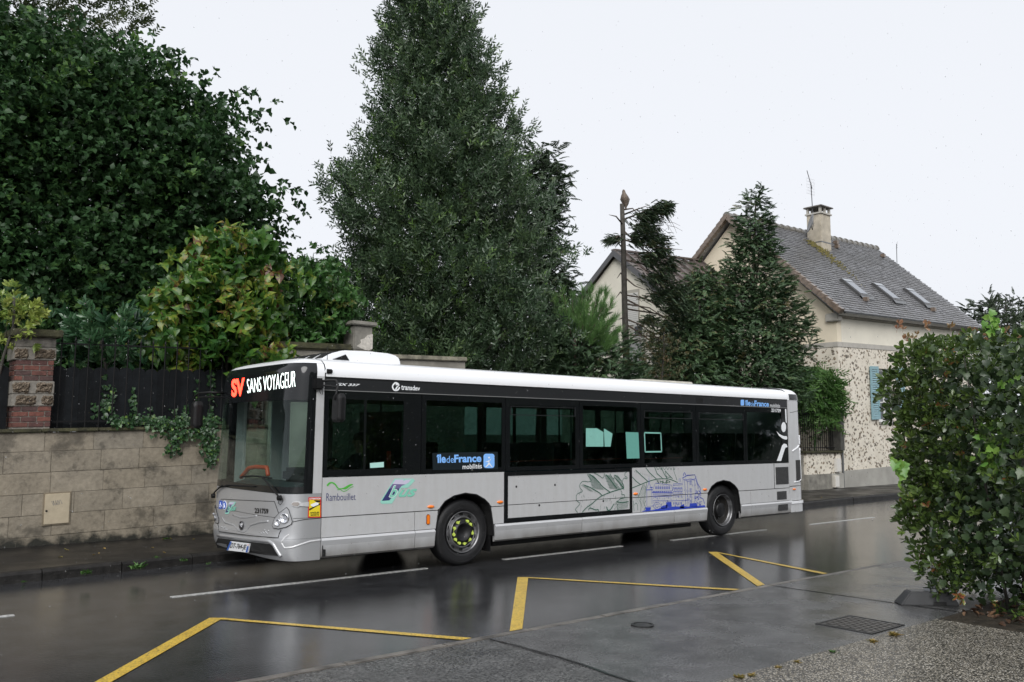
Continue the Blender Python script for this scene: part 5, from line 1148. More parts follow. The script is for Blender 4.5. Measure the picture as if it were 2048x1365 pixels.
# roof windows
M_sky = plain('skylight_frame', (.06,.06,.06), .4)
def skylight(tb, tt_, x0, x1, open_):
    c = [slope(tb,x0,.05),slope(tb,x1,.05),slope(tt_,x1,.05),slope(tt_,x0,.05)]; nrm = slope(.5,x0,1)-slope(.5,x0,0)
    b = MB(); o = [p_-nrm*.05 for p_ in c]+[p_+nrm*.09 for p_ in c]; b.add(o, [(0,1,2,3),(7,6,5,4),(0,4,5,1),(1,5,6,2),(2,6,7,3),(3,7,4,0)]); s_ = b.build('skylight', M_sky, house)
    i = [slope(tb+(tt_-tb)*.1,x0+.09,.15),slope(tb+(tt_-tb)*.1,x1-.09,.15),slope(tb+(tt_-tb)*.82,x1-.09,.15),slope(tb+(tt_-tb)*.82,x0+.09,.15)]
    b = MB(); b.add(i, [(0,1,2,3)]); b.build('pane', plain('sky_mirror_pane', (.25,.27,.3), .03, spec=1, metal=.6), s_)
    b = MB(); i = [slope(tb+(tt_-tb)*.84,x0+.04,.16),slope(tb+(tt_-tb)*.84,x1-.04,.16),slope(tb+(tt_-tb)*.98,x1-.04,.16),slope(tb+(tt_-tb)*.98,x0+.04,.16)]; b.add(i, [(0,1,2,3)]); b.build('hood', plain('skylight_hood', (.4,.42,.44), .3, metal=.5), s_)
    b = MB(); b.add([slope(tb-.03,x0-.08,.10),slope(tb-.03,x1+.15,.10),slope(tb,x1+.12,.13),slope(tb,x0-.05,.13)], [(0,1,2,3)]); b.build('apron', M_zinc, s_)
for px, py, px2, py2 in [(1690,565,1725,597),(1752,573,1790,606),(1815,583,1852,615)]:
    def hit(x, y):
        d = ray(x, y); A0 = slope(0,HX0); A1 = slope(1,HX0); A2 = slope(0,HX1); n = np.cross(A1-A0, A2-A0); t = ((A0-CAM)@n)/(d@n); p_ = CAM+d*t; return p_[0], (p_[1]-(HY0-.36))/(HYR-HY0+.36)
    xa, ta = hit(px, py); xb, tb = hit(px2, py2); skylight(min(ta,tb), max(ta,tb), (xa+xb)/2-.36, (xa+xb)/2+.36, 0)
# chimney
ch = at(1638,500,1,9.2); cxh = float(ch[0]); M_chim = plain('chimney_render', (.42,.375,.3), .8, vary=.2, vscale=4, bmp=.3)
zb = 8.9; zt = float(at(1637,433,1,9.2)[2]); CY0, CY1 = 8.85, 9.5
b = MB(); b.box(cxh-.38,cxh+.38,CY0,CY1,zb-.5,zt); cm = b.build('chimney', M_chim, house, bevel=.015)
b = MB(); b.box(cxh-.385,cxh+.385,CY0-.005,CY1+.005,zb+.95,zb+1.0); b.build('flashing_band', M_zinc, cm)
b = MB(); b.box(cxh-.43,cxh+.43,CY0-.05,CY1+.05,zt,zt+.06); b.build('crown', M_bandc, cm)
for sx in (-.34,-.0,.34):
    for yy in (CY0+.04, CY1-.04):
        b = MB(); b.box(cxh+sx-.05,cxh+sx+.05,yy-.04,yy+.04,zt+.06,zt+.30); b.build('cap_post', M_bandc, cm)
b = MB(); b.add([(cxh-.48,CY0-.1,zt+.30),(cxh+.48,CY0-.1,zt+.30),(cxh+.48,CY1+.1,zt+.30),(cxh-.48,CY1+.1,zt+.30),(cxh-.46,CY0-.08,zt+.35),(cxh+.46,CY0-.08,zt+.35),(cxh+.46,CY1+.08,zt+.35),(cxh-.46,CY1+.08,zt+.35),(cxh,(CY0+CY1)/2,zt+.47)], [(0,1,2,3),(0,4,5,1),(1,5,6,2),(2,6,7,3),(3,7,4,0),(4,8,5),(5,8,6),(6,8,7),(7,8,4)]); b.build('cap', plain('chimney_cap', (.12,.11,.10), .8, vary=.3), cm)
b = MB(); b.box(cxh-.44,cxh+.44,CY0-.06,CY1+.04,zb-.32,zb-.02); b.build('lead_apron', M_zinc, cm, bevel=.03)
for px, py in [(1670,497),(1762,515),(1727,603),(1862,623),(1668,489)]:
    xa, ta = hit(px, py); p_ = slope(ta, xa, .1); b = MB(); b.box(p_[0]-.09,p_[0]+.09,p_[1]-.12,p_[1]+.06,p_[2]-.1,p_[2]+.07); b.build('vent_tile', M_vtile, house, bevel=.02)
rh0 = np.array([math.cos(YAW), -math.sin(YAW), 0.])
def unit3(v): v = np.asarray(v, float); return v/np.linalg.norm(v)
# aerials and dish: things of their own
M_al = plain('aerial_metal', (.1,.1,.105), .4, metal=.6)
ay = 9.2; A0 = at(1626,420,1,ay); A1 = at(1622,372,1,ay); A2 = at(1614,342,1,ay)
ant = thing('tv_aerial', tuple(A0), 'tall mast aerial with grid reflector on the rendered chimney', 'aerial')
b = MB(); b.tube([A0-np.array([0,0,.8]), A1+np.array([0,0,.12])], .02, 6); b.build('mast', M_al, ant)
b = MB(); b.tube([A1+np.array([.08,0,-.1]), A2], .016, 6); b.build('boom', M_al, ant)
for k in range(10):
    c = A1*(1-k/9)+A2*k/9; b = MB(); b.tube([c+np.array([-.06,-.04,0]), c+np.array([.06,.04,0])], .009, 5); b.build('element', M_al, ant)
b = MB()
for k in range(6): b.tube([A1+np.array([-.25,.05,-.35+.13*k]), A1+np.array([.35,.05,-.33+.13*k])], .004, 4)
for k in range(7): b.tube([A1+np.array([-.25+.1*k,.05,-.38]), A1+np.array([-.25+.1*k,.05,.34])], .003, 4)
b.build('grid_reflector', plain('pale_wire', (.5,.5,.52), .4), ant)
B0 = at(1793,535,1,10.5); B1 = at(1793,488,1,10.5)
an2 = thing('tv_aerial', tuple(B0), 'thin small aerial standing beyond the far end of the tiled ridge', 'aerial')
b = MB(); b.tube([B0-np.array([0,0,1.5]), B1], .018, 6); b.build('mast', M_al, an2)
b = MB(); c = B1-np.array([0,0,.25])
for k in range(4): b.tube([c+np.array([-.12+.02*k,-.1,.03+.1*k]), c+np.array([.12+.04*k,.1,.06+.1*k])], .007, 4)
b.build('elements', M_al, an2)
dc = at(1621,447,1,8.9); dsh = thing('satellite_dish', tuple(dc), 'grey satellite dish fixed to the left of the chimney', 'dish')
b = MB(); vs = []; dax = unit3(-rh0*.97+np.array([0,0,.25])+fw*.12); da = unit3(np.cross(dax, (0,0,1.))); db = np.cross(dax, da)
for r_, h in [(0,-.09),(.16,-.07),(.3,-.02),(.40,.03),(.405,.02),(.3,-.035),(0,-.105)]:
    for k in range(24): vs.append(dc+dax*h+r_*(math.cos(k*PI/12)*da+math.sin(k*PI/12)*db))
b.add(vs, [(i*24+k, i*24+(k+1) % 24, (i+1)*24+(k+1) % 24, (i+1)*24+k) for i in range(6) for k in range(24)]); b.build('reflector', plain('dish_grey', (.22,.22,.22), .5), dsh, smooth=True)
b = MB(); b.tube([dc+np.array([.08,0,-.1]), dc+np.array([.3,.1,-.2])], .025, 6); b.build('bracket', M_al, dsh)
# ================================================================= lower house with the seamed metal roof
K2 = (.055, 15.2); G = 15.2
h2 = thing('lower_house', (G, 11.4, .1), 'lower cream house with brown seamed metal roof behind the bare trunk', 'house')
AP = (11.42, 8.52); LE = (14.6, 6.0); FE = (8.2, 6.0)
b = MB(); b.prism([(FE[0]+.25,0),(FE[0]+.25,FE[1]),(AP[0],AP[1]-.16),(LE[0]-.25,LE[1]),(LE[0]-.25,0)], 0, G+.02, G+.3); b.build('gable_wall', M_crm2, h2)
b = MB(); b.box(G+.3,20.1,FE[0]+.25,FE[0]+.5,0,6.0); b.build('front_wall', M_crm2, h2)
M_seamr = plain('brown_zinc_roof', (.15,.125,.115), .42, metal=.35, vary=.3, vscale=2.5)
x = G-.12; k = 0
while x < 20.12:
    x1 = min(x+.56, 20.14); b = MB(); sh = K2
    b.prism([(FE[0],FE[1]-.05),(AP[0],AP[1]),(AP[0],AP[1]-.06),(FE[0],FE[1]-.11)], 0, x+.03, x1, K2); rp_ = b.build('roof_panel', M_seamr, h2)
    b = MB(); b.prism([(FE[0],FE[1]+.06),(AP[0],AP[1]+.10),(AP[0],AP[1]-.04),(FE[0],FE[1]-.08)], 0, x-.03, x+.03, K2); b.build('standing_seam', M_seamr, rp_); x = x1
b = MB(); b.prism([(AP[0],AP[1]),(LE[0],LE[1]-.05),(LE[0],LE[1]-.11),(AP[0],AP[1]-.06)], 0, G-.12, 20.14, K2); b.build('rear_roof', M_seamr, h2)
b = MB(); b.prism([(AP[0],AP[1]+.05),(LE[0]+.05,LE[1]-.0),(LE[0]+.05,LE[1]-.24),(AP[0],AP[1]-.18)], 0, G-.16, G-.121, None); b.prism([(FE[0]-.05,FE[1]),(AP[0],AP[1]+.05),(AP[0],AP[1]-.18),(FE[0]-.05,FE[1]-.24)], 0, G-.16, G-.121, None); b.build('verge_board', plain('grey_verge', (.09,.09,.095), .5), h2)
b = MB(); b.box(G-.14,20.14,AP[0]-.1,AP[0]+.1,AP[1]+.03,AP[1]+.09,K2); b.build('ridge_cap', M_seamr, h2)
# roller-shuttered gable window
b = MB(); b.box(G-.0,G+.016,10.32,10.9,4.1,7.02); wr = b.build('gable_window', plain('reveal_grey', (.38,.36,.31), .8), h2)
n = 16
for k in range(n):
    z0 = 5.75+k*(6.9-5.75)/n; b = MB(); b.box(G-.03,G-.004,10.36,10.86,z0+.004,z0+.065); b.build('shutter_slat', plain('roller_white', (.62,.61,.58), .6) if k == 0 else bpy.data.materials['roller_white'], wr)
b = MB(); b.box(G-.05,G-.002,10.1,10.55,5.3,5.74); b.build('casement', plain('casement_frame', (.5,.49,.46), .5), wr)
b = MB(); b.box(G-.056,G-.051,10.15,10.5,5.36,5.68); b.build('pane', plain('dark_pane', (.02,.022,.025), .06), wr)
b = MB(); b.box(G-.06,G-.001,10.0,10.9,5.2,5.28); b.build('sill', M_bandc, wr)
b = MB(); b.box(G-.04,G-.001,10.2,10.9,2.4,5.1); b.build('lower_panel', plain('grey_panel', (.33,.33,.32), .7, vary=.15), wr)
# ================================================================= low wall and railing by the bamboo
lw2 = thing('low_wall', (18.8,5.62,.1), 'low stained rubble wall beside the tall house, under the railing', 'wall')
M_lw = M_rub2
b = MB(); b.box(4.0,17.9,5.7,5.95,-.1,1.25); b.build('wall_run', M_rend2, lw2)
b = MB(); b.box(17.9,20.0,5.6,5.9,.62,1.3); b.build('rubble_face', M_rub2, lw2)
b = MB(); b.box(17.86,19.3,5.54,5.93,-.1,.62); b.build('base', M_rend2, lw2, bevel=.01)
b = MB(); b.box(19.32,20.1,5.56,5.93,-.1,.62); b.build('base', M_plinth, lw2, bevel=.01)
b = MB(); b.box(17.8,20.06,5.52,5.96,1.302,1.38); b.build('coping', M_moss, lw2, bevel=.02)
b = MB(); b.box(19.86,20.12,5.5,5.93,1.382,2.75); b.build('side_post', plain('dark_post', (.07,.068,.06), .8, vary=.4), lw2, bevel=.01)
railing(17.3, 19.86, 1.38, 2.75, 5.72, 'rusty dark railing on the low wall under the bamboo', .13, (0,0), rails=(.14,-.1), rad=.013)
eb = thing('meter_box', (19.7,5.56,.3), 'small white upper box on the low wall next to the downpipe', 'box'); b = MB(); b.box(19.55,19.86,5.5,5.598,.66,1.12); b.build('case', plain('box_white', (.6,.58,.54), .5, vary=.08), eb, bevel=.01)
b = MB(); b.box(19.58,19.83,5.492,5.5,.69,1.09); b.build('door', plain('box_white2', (.64,.62,.58), .5), eb)
eb = thing('meter_box', (19.4,5.56,.2), 'small pale lower box at the foot of the low wall', 'box'); b = MB(); b.box(19.33,19.62,5.45,5.56,.16,.56); b.build('case', plain('box_pale', (.55,.52,.46), .6, vary=.1), eb, bevel=.01)
b = MB(); b.box(19.36,19.59,5.442,5.45,.19,.53); b.build('door', bpy.data.materials['box_white2'], eb)
# ================================================================= vegetation
rh = np.array([math.cos(YAW), -math.sin(YAW), 0.]); fh_ = np.array([math.sin(YAW), math.cos(YAW), 0.]); ZU = np.array([0,0,1.])
def leaf(L_, W_, fold=.15, droop=.12, kind='oval'):           # local frame: x along, y across, z up
    if kind == 'diamond':
        return np.array([(0,0,0),(.45*L_,.5*W_,fold*W_),(L_,0,-droop*L_),(.45*L_,-.5*W_,fold*W_)]), [(0,1,2),(0,2,3)]
    if kind == 'oval':
        o = [(0,0),(.22,.36),(.55,.5),(.82,.3),(1,0)]
    elif kind == 'heart':
        o = [(0,0),(-.06,.26),(.12,.5),(.42,.46),(.75,.2),(1,0)]
    elif kind == 'lime':
        o = [(0,0),(.06,.36),(.45,.5),(1,0)]
    elif kind == 'ivy':
        o = [(0,0),(-.08,.34),(.14,.5),(.34,.38),(.52,.46),(.68,.22),(1,0)]
    elif kind == 'obov':
        o = [(0,0),(.3,.28),(.62,.5),(.86,.36),(1,0)]
    n = len(o); V = []
    zz = lambda u: -droop*L_*u*u
    mid = [(u*L_, 0, zz(u)) for u, _ in o]
    lf = [(u*L_, w*W_, zz(u)+fold*w*W_*2) for u, w in o[1:-1]]; rg = [(u*L_, -w*W_, zz(u)+fold*w*W_*2) for u, w in o[1:-1]]
    V = [mid[0], mid[-1]]+[mid[1+(n-2)//2]]+lf+rg; k = len(lf); F = []
    L0 = [0]+[3+i for i in range(k)]+[1]; R0 = [0]+[3+k+i for i in range(k)]+[1]
    for i in range(len(L0)-1): F.append((2, L0[i+1], L0[i])); F.append((2, R0[i], R0[i+1]))
    return np.array(V), F
def rotm(ax, ay, az):
    cx, sx, cy, sy, cz, sz = math.cos(ax), math.sin(ax), math.cos(ay), math.sin(ay), math.cos(az), math.sin(az)
    return np.array([[cz,-sz,0],[sz,cz,0],[0,0,1]])@np.array([[cy,0,sy],[0,1,0],[-sy,0,cy]])@np.array([[1,0,0],[0,cx,-sx],[0,sx,cx]])
def compose(parts):
    V = []; F = []; o = 0
    for v, f in parts: V.append(v); F += [tuple(i+o for i in q) for q in f]; o += len(v)
    return np.concatenate(V), F
rs = random.Random(11)
def shoot(n, L_, W_, kind, length, spread=55, spiral=137.5, end=0, jit=.25, fold=.15, droop=.15):   # a twig with leaves round it
    P = []
    for k in range(n):
        l = L_*rs.uniform(1-jit, 1+jit*.5); v, f = leaf(l, W_*l/L_, fold, droop, kind)
        a = R(spiral*k+rs.uniform(-20,20)); sp = R(spread*rs.uniform(.7,1.25)*(1 if not end else (1-.5*k/n)))
        M_ = rotm(a, 0, 0)@rotm(0, 0, sp); v = v@M_.T
        P.append((v+np.array([length*(.15+.85*k/max(1,n-1)) if not end else length*(.7+.3*k/n), 0, 0]), f))
    P.append((np.array([(0,.004,0),(0,-.004,0),(length,0,.002)]), [(0,1,2)]))
    return compose(P)
def frond(length=.34, n=7, L_=.12, W_=.022, fan=1.0):              # flat cypress spray, nodding at the tip
    P = []
    for k in range(n):
        t = .08+.92*k/n; dp = -.28*length*t*t
        for s in (-1,1):
            v, f = leaf(L_*(1.15-.75*t)*rs.uniform(.75,1.25), W_, .08, .35, 'diamond'); v = v@(rotm(0, .5*t, 0)@rotm(rs.uniform(-.5,.5), 0, s*R(34*fan)*rs.uniform(.7,1.3))).T; P.append((v+np.array([length*t,0,dp]), f))
    v, f = leaf(L_*.6, W_, .05, .3, 'diamond'); v = v@rotm(0,.6,0).T; P.append((v+np.array([length*.95,0,-.25*length]), f))
    return compose(P)
def needles(n=46, L_=.2):
    P = []
    for k in range(n):
        a, s = rs.uniform(0,2*PI), R(rs.uniform(8,42)); l = L_*rs.uniform(.8,1.1); v = np.array([(0,.0038,0),(0,-.0038,0),(l,0,-.015)]); v = v@(rotm(a,0,0)@rotm(0,0,s)).T; P.append((v+np.array([rs.uniform(0,.14),0,0]), [(0,1,2)]))
    return compose(P)
def scatter(name, tmpls, pos, axis, nrm, scale, mat_, parent=None, tint=None, tjit=.12, kind='stuff'):
    N_ = len(pos); which = rng.integers(0, len(tmpls), N_); VV = []; LL = []; LS = []; TT = []; o = 0; lo = 0
    axis = axis/(np.linalg.norm(axis,axis=1,keepdims=True)+1e-9); b_ = np.cross(nrm, axis); b_ /= (np.linalg.norm(b_,axis=1,keepdims=True)+1e-9); n_ = np.cross(axis, b_)
    if tint is None: tint = rng.random(N_)
    for k, (tv, tf) in enumerate(tmpls):
        ix = np.where(which == k)[0]
        if not len(ix): continue
        v = pos[ix][:,None,:]+scale[ix][:,None,None]*(tv[None,:,0:1]*axis[ix][:,None,:]+tv[None,:,1:2]*b_[ix][:,None,:]+tv[None,:,2:3]*n_[ix][:,None,:])
        nv = len(tv); VV.append(v.reshape(-1,3))
        sizes = np.array([len(f) for f in tf]); flat = np.array([i for f in tf for i in f])
        LL.append((flat[None,:]+(o+np.arange(len(ix))*nv)[:,None]).ravel()); LS.append(np.tile(sizes, len(ix)))
        TT.append(np.clip(np.repeat(tint[ix], len(tf))+rng.normal(0,tjit,len(ix)*len(tf)), 0, 1)); o += nv*len(ix)
    V = np.concatenate(VV); Lp = np.concatenate(LL); Sz = np.concatenate(LS); T = np.concatenate(TT)
    me = bpy.data.meshes.new(name); me.vertices.add(len(V)); me.vertices.foreach_set('co', V.astype(np.float32).ravel())
    me.loops.add(len(Lp)); me.loops.foreach_set('vertex_index', Lp.astype(np.int32)); me.polygons.add(len(Sz))
    st = np.concatenate([[0], np.cumsum(Sz)[:-1]]).astype(np.int32); me.polygons.foreach_set('loop_start', st); me.polygons.foreach_set('loop_total', Sz.astype(np.int32))
    me.update(calc_edges=True); at__ = me.attributes.new('tint', 'FLOAT', 'FACE'); at__.data.foreach_set('value', T.astype(np.float32)); me.materials.append(mat_)
    ob = link(name, me, parent)
    if kind: ob['kind'] = kind
    return ob
def unit(v): return v/(np.linalg.norm(v,axis=-1,keepdims=True)+1e-9)
def profile(rows, depth, n, df=.8, surf=.42, front=.62, lump=.2, lf=3.0, seed=0):
    """positions spread through a crown whose half-widths at each height were measured; round in plan"""
    g = np.random.default_rng(100+seed); rows = np.array(rows, float); py = rows[:,0]
    t = g.random(n*3); pys = py[0]+(py[-1]-py[0])*t; wL = np.interp(pys, py, rows[:,1]); wR = np.interp(pys, py, rows[:,2]); hw = (wR-wL)/2
    keep = g.random(n*3) < (hw/hw.max())**1.25+.03; pys, wL, wR, hw = [a[keep][:n] for a in (pys, wL, wR, hw)]; n = len(pys)
    C = np.array([pt(x, y, depth) for x, y in zip((wL+wR)/2, pys)]); rad = hw/FPX*depth
    phi = g.uniform(0, PI, n)*np.where(g.random(n) < front, -1, 1)
    ph = g.uniform(0, 6.28, 6); lum = 1+lump*(np.sin(phi*lf+C[:,2]*2.1+ph[0])*.5+np.sin(phi*lf*2.3-C[:,2]*3.7+ph[1])*.3+np.sin(C[:,2]*6.1+ph[2]+phi)*.3)
    rho = rad*lum*g.random(n)**surf
    out = np.cos(phi)[:,None]*rh+np.sin(phi)[:,None]*fh_*df
    return C+out*rho[:,None], unit(out), C, rho/np.maximum(rad,.01)
def clumpy(P, out, k, spread, seed=0):
    """replace every position by a small group of shoots: light and dark clumps"""
    g = np.random.default_rng(seed); P2 = np.repeat(P, k, 0)+g.normal(0, 1, (len(P)*k,3))*spread; return P2, np.repeat(out, k, 0)
def trunk(t, base, top, r0, r1, m, limbs=(), name='trunk', wob=.08):
    base, top = np.array(base), np.array(top); q = [base*(1-k/6)+top*k/6+(np.array([rs.uniform(-wob,wob),rs.uniform(-wob,wob),0]) if 0 < k < 6 else 0) for k in range(7)]
    b = MB(); b.tube(q, [r0+(r1-r0)*k/6 for k in range(7)], 8)
    for (f0, end, r_) in limbs:
        s = base*(1-f0)+top*f0; e = np.array(end); md = (s+e)/2+np.array([0,0,.12*np.linalg.norm(e-s)*rs.uniform(-.5,1)]); b.tube([s, md, e], [r_, r_*.65, r_*.2], 6)
    return b.build(name, m, t, smooth=True)
M_bark = plain('bark_grey', (.05,.045,.038), .85, vary=.4, vscale=8, bmp=.8, bscale=30)
M_bark2 = plain('bark_brown', (.085,.065,.05), .85, vary=.4, vscale=8, bmp=.9, bscale=30)
def tri(g, n, c): return np.clip(g.normal(c, .22, n), 0, 1)
G0 = np.random.default_rng(5)

def tree(name, label, rows, depth, n, tm, mat_, ax=(.7,.35,.45), df=.8, surf=.42, lump=.2, k=4, spread=.14, scale=(.8,1.25), base_px=None, r0=.16, limbs=10, cat='tree', group=None, seed=0, up_bias=0, bark=None, base_z=0.0, crown='crown', tintc=.5, front=.62):
    P, out, C, rr_ = profile(rows, depth, n, df, surf, front, lump, seed=seed)
    bx = C[np.argmin(np.abs(C[:,2]-C[:,2].min()))].copy(); bx[2] = base_z
    topc = C[np.argmax(C[:,2])]
    if base_px is not None: q = pt(base_px, rows[-1][0], depth); bx[:2] = q[:2]
    t = thing(name, tuple(bx), label, cat, group)
    ids = G0.choice(len(P), min(limbs, len(P)), replace=False)
    lim = []
    for i in ids:
        f0 = np.clip((P[i][2]-bx[2])/(topc[2]-bx[2]+.01)-.12, .12, .95); lim.append((f0, P[i]*.85+C[i]*.15, r0*.35*(1.1-f0)))
    trunk(t, bx, topc-np.array([0,0,.1]), r0, .02, bark or M_bark, lim)
    P2, o2 = clumpy(P, out, k, spread, seed)
    g = np.random.default_rng(seed+50); a = o2*ax[0]+ZU*ax[1]+g.normal(0,1,P2.shape)*ax[2]; nr = ZU*1.0+o2*.5+g.normal(0,.35,P2.shape)
    scatter(crown, tm, P2, a, nr, g.uniform(*scale, len(P2)), mat_, t, np.repeat(tri(g, len(P), tintc), k))
    return t
# ---- leaf templates
T_broad = [shoot(6,.115,.095,'lime',.27,60,droop=.35,fold=.1) for _ in range(4)]
T_walnut = [shoot(9,.13,.05,'oval',.34,60,180,droop=.2) for _ in range(4)]
T_yel = [shoot(6,.155,.13,'heart',.30,75,droop=.5,fold=.12) for _ in range(4)]
T_bay = [shoot(10,.12,.042,'diamond',.27,44,fold=.2,droop=.05) for _ in range(5)]
T_lau = [shoot(8,.17,.055,'oval',.22,52,end=1,droop=.2) for _ in range(4)]
T_auc = [shoot(7,.13,.055,'oval',.2,55,end=1,droop=.3) for _ in range(4)]
T_cyp = [frond(.24,10,.085,.02) for _ in range(4)]
T_cyp2 = [frond(.27,11,.095,.021,.95) for _ in range(4)]
T_ndl = [needles() for _ in range(3)]
T_bam = [shoot(6,.2,.024,'diamond',.3,40,180,droop=.5) for _ in range(4)]
T_small = [shoot(7,.06,.035,'oval',.16,55) for _ in range(3)]
# ---- foliage materials (tint picks the leaf's own colour)
F_left = leafmat('lime_leaf', [(0,(.018,.045,.018)),(.5,(.032,.075,.027)),(.85,(.05,.115,.035)),(1,(.09,.17,.04))], .45, .25, .3)
F_wal = leafmat('walnut_leaf', [(0,(.04,.06,.02)),(.5,(.06,.09,.03)),(1,(.10,.12,.045))])
F_yel = leafmat('yellowing_leaf', [(0,(.028,.085,.02)),(.5,(.06,.15,.025)),(.72,(.13,.21,.03)),(.88,(.28,.30,.05)),(.95,(.24,.13,.05)),(1,(.13,.06,.035))], .35, .32)
F_grn = leafmat('fresh_green_leaf', [(0,(.03,.08,.025)),(.5,(.055,.135,.035)),(.9,(.08,.18,.045)),(1,(.2,.22,.05))], .35, .3)
F_bay = leafmat('evergreen_leaf', [(0,(.032,.058,.032)),(.5,(.054,.092,.046)),(.85,(.08,.128,.056)),(.97,(.11,.165,.06)),(1,(.12,.22,.05))], .3, .2)
F_bayn = leafmat('evergreen_young', [(0,(.08,.2,.04)),(1,(.16,.32,.07))], .35, .35)
F_lau = leafmat('laurel_leaf', [(0,(.02,.06,.028)),(.5,(.035,.09,.04)),(1,(.06,.13,.055))], .25, .15)
F_auc = leafmat('spotted_leaf', [(0,(.12,.2,.04)),(.5,(.27,.34,.07)),(1,(.42,.46,.13))], .3, .3)
F_cyp = leafmat('cypress_spray', [(0,(.032,.055,.03)),(.5,(.055,.092,.047)),(.9,(.085,.135,.06)),(1,(.12,.10,.05))], .5, .15)
F_cyp2 = leafmat('cypress_spray_bright', [(0,(.036,.07,.034)),(.5,(.062,.118,.052)),(.9,(.10,.18,.068)),(1,(.16,.12,.055))], .5, .18)
F_ndl = leafmat('pine_needle', [(0,(.07,.15,.045)),(.5,(.12,.24,.075)),(1,(.19,.33,.11))], .45, .25)
F_bam = leafmat('bamboo_leaf', [(0,(.05,.12,.03)),(.5,(.09,.2,.05)),(1,(.16,.28,.08))], .4, .3)
F_brn = leafmat('dry_reddish_leaf', [(0,(.04,.07,.025)),(.5,(.075,.085,.035)),(1,(.15,.10,.05))], .5, .25)
F_far = leafmat('distant_leaf', [(0,(.03,.05,.028)),(1,(.07,.10,.05))], .6, .2)

lime = tree('lime_tree', 'huge dark broad-leaved tree filling the left of the picture behind the fence', [(60,-330,70),(110,-340,245),(150,-350,350),(200,-360,420),(260,-380,475),(320,-390,485),(380,-400,508),(440,-400,525),(500,-400,520),(560,-400,500),(640,-400,490),(740,-390,440)],
     19.6, 4300, T_broad, F_left, df=.58, k=5, spread=.24, scale=(.85,1.3), base_px=60, r0=.3, limbs=16, seed=1, lump=.17, ax=(.8,-.15,.45), surf=.3)
P, out, C, _ = profile([(110,-340,190),(200,-360,380),(320,-390,480),(440,-400,545),(560,-400,520),(740,-390,430)], 19.9, 5200, .5, .55, .5, .05, seed=31); g = np.random.default_rng(32)
scatter('inner_leaves', T_broad, P, g.normal(0,1,P.shape), g.normal(0,1,P.shape), g.uniform(1.3,2.0,len(P)), F_left, lime)
tree('walnut_tree', 'looser olive-green tree whose top branches show at the upper left corner', [(-120,-120,230),(-60,-120,295),(0,-120,290),(50,-120,275),(100,-100,235),(160,-90,260),(230,-60,300)], 24, 620, T_walnut, F_wal, df=.8, k=4, spread=.22, base_px=60, r0=.25, limbs=24, seed=2, lump=.35, surf=.5)
tree('yellowing_shrub', 'shrub with drooping yellow-green and browning heart-shaped leaves above the bus front', [(470,440,510),(500,395,535),(540,370,545),(580,335,545),(620,315,548),(660,300,552),(700,318,548),(735,350,530)], 16.4, 250, T_yel, F_yel, df=.7, k=4, spread=.16, ax=(.6,-.5,.4), base_px=430, r0=.05, limbs=14, cat='shrub', seed=3, lump=.45, tintc=.54)
tree('green_shrub', 'fresh green rounded shrub between the yellowing shrub and the broken post', [(515,600,645),(550,560,675),(590,540,682),(640,530,690),(700,545,690)], 17.8, 230, T_yel, F_grn, df=.8, k=4, spread=.13, scale=(.55,.9), ax=(.6,-.3,.45), base_px=610, r0=.05, limbs=10, cat='shrub', seed=4, lump=.25)
tree('laurel_bush', 'dark glossy laurel bush looking over the fence right of the brick pillar', [(622,195,215),(640,165,250),(665,140,285),(700,120,300),(740,110,305)], 15.4, 60, T_lau, F_lau, df=.8, k=3, spread=.12, base_px=210, r0=.04, limbs=8, cat='bush', seed=5, ax=(.5,.6,.4), base_z=1.2)
tree('spotted_bush', 'pale yellow-green spotted bush hanging over the brick pillar cap', [(565,24,34),(600,18,40),(620,-40,75),(645,-60,90),(670,-60,85),(695,-50,30)], 13.75, 46, T_auc, F_auc, df=.5, k=3, spread=.06, scale=(.6,.95), base_px=-20, r0=.03, limbs=8, cat='bush', seed=6, ax=(.5,.3,.5), base_z=1.2)
ev = tree('tall_evergreen', 'very tall dark evergreen with small leaves rising behind the middle of the bus', [(-60,800,890),(-20,778,915),(20,775,925),(70,775,950),(110,772,972),(160,760,990),(220,752,1010),(270,742,1022),(320,720,1035),(380,690,1070),(440,675,1080),(500,672,1090),(560,672,1085),(620,675,1085),(690,690,1080),(760,705,1060)],
     22, 3000, T_bay, F_bay, df=.8, k=5, spread=.18, ax=(.45,.75,.4), base_px=880, r0=.16, limbs=40, seed=7, lump=.36, surf=.5, scale=(.85,1.3))
g = np.random.default_rng(77)
P, out, C, _ = profile([(500,690,760),(560,690,800),(620,690,820),(680,720,830)], 20.6, 16, .3, .3, 1.0, .1, seed=8)
scatter('young_shoots', T_bay, P, out*.5+ZU+g.normal(0,.4,P.shape), ZU+out, g.uniform(.8,1.1,len(P)), F_bayn, ev)
tree('weeping_cypress', 'dark drooping cypress leaning out right of the tall evergreen', [(300,1068,1098),(330,1050,1125),(390,1035,1118),(450,1025,1112),(520,1010,1110),(560,1000,1135),(600,1000,1160),(660,1000,1175),(750,1000,1190)], 25, 900, T_cyp2, F_cyp, df=.9, k=5, spread=.16, ax=(.9,.25,.35), base_px=1080, r0=.14, limbs=20, seed=9, lump=.35, scale=(.9,1.5))
b_ = tree('low_conifer', 'low dark conifer bushes just above the bus roof below the bright pine', [(655,1110,1200),(690,1075,1250),(720,1060,1270),(770,1050,1290)], 23.6, 420, T_cyp, F_cyp2, df=.8, k=5, spread=.12, ax=(.6,.5,.4), base_px=1160, r0=.08, limbs=8, cat='conifer', seed=10, tintc=.4)
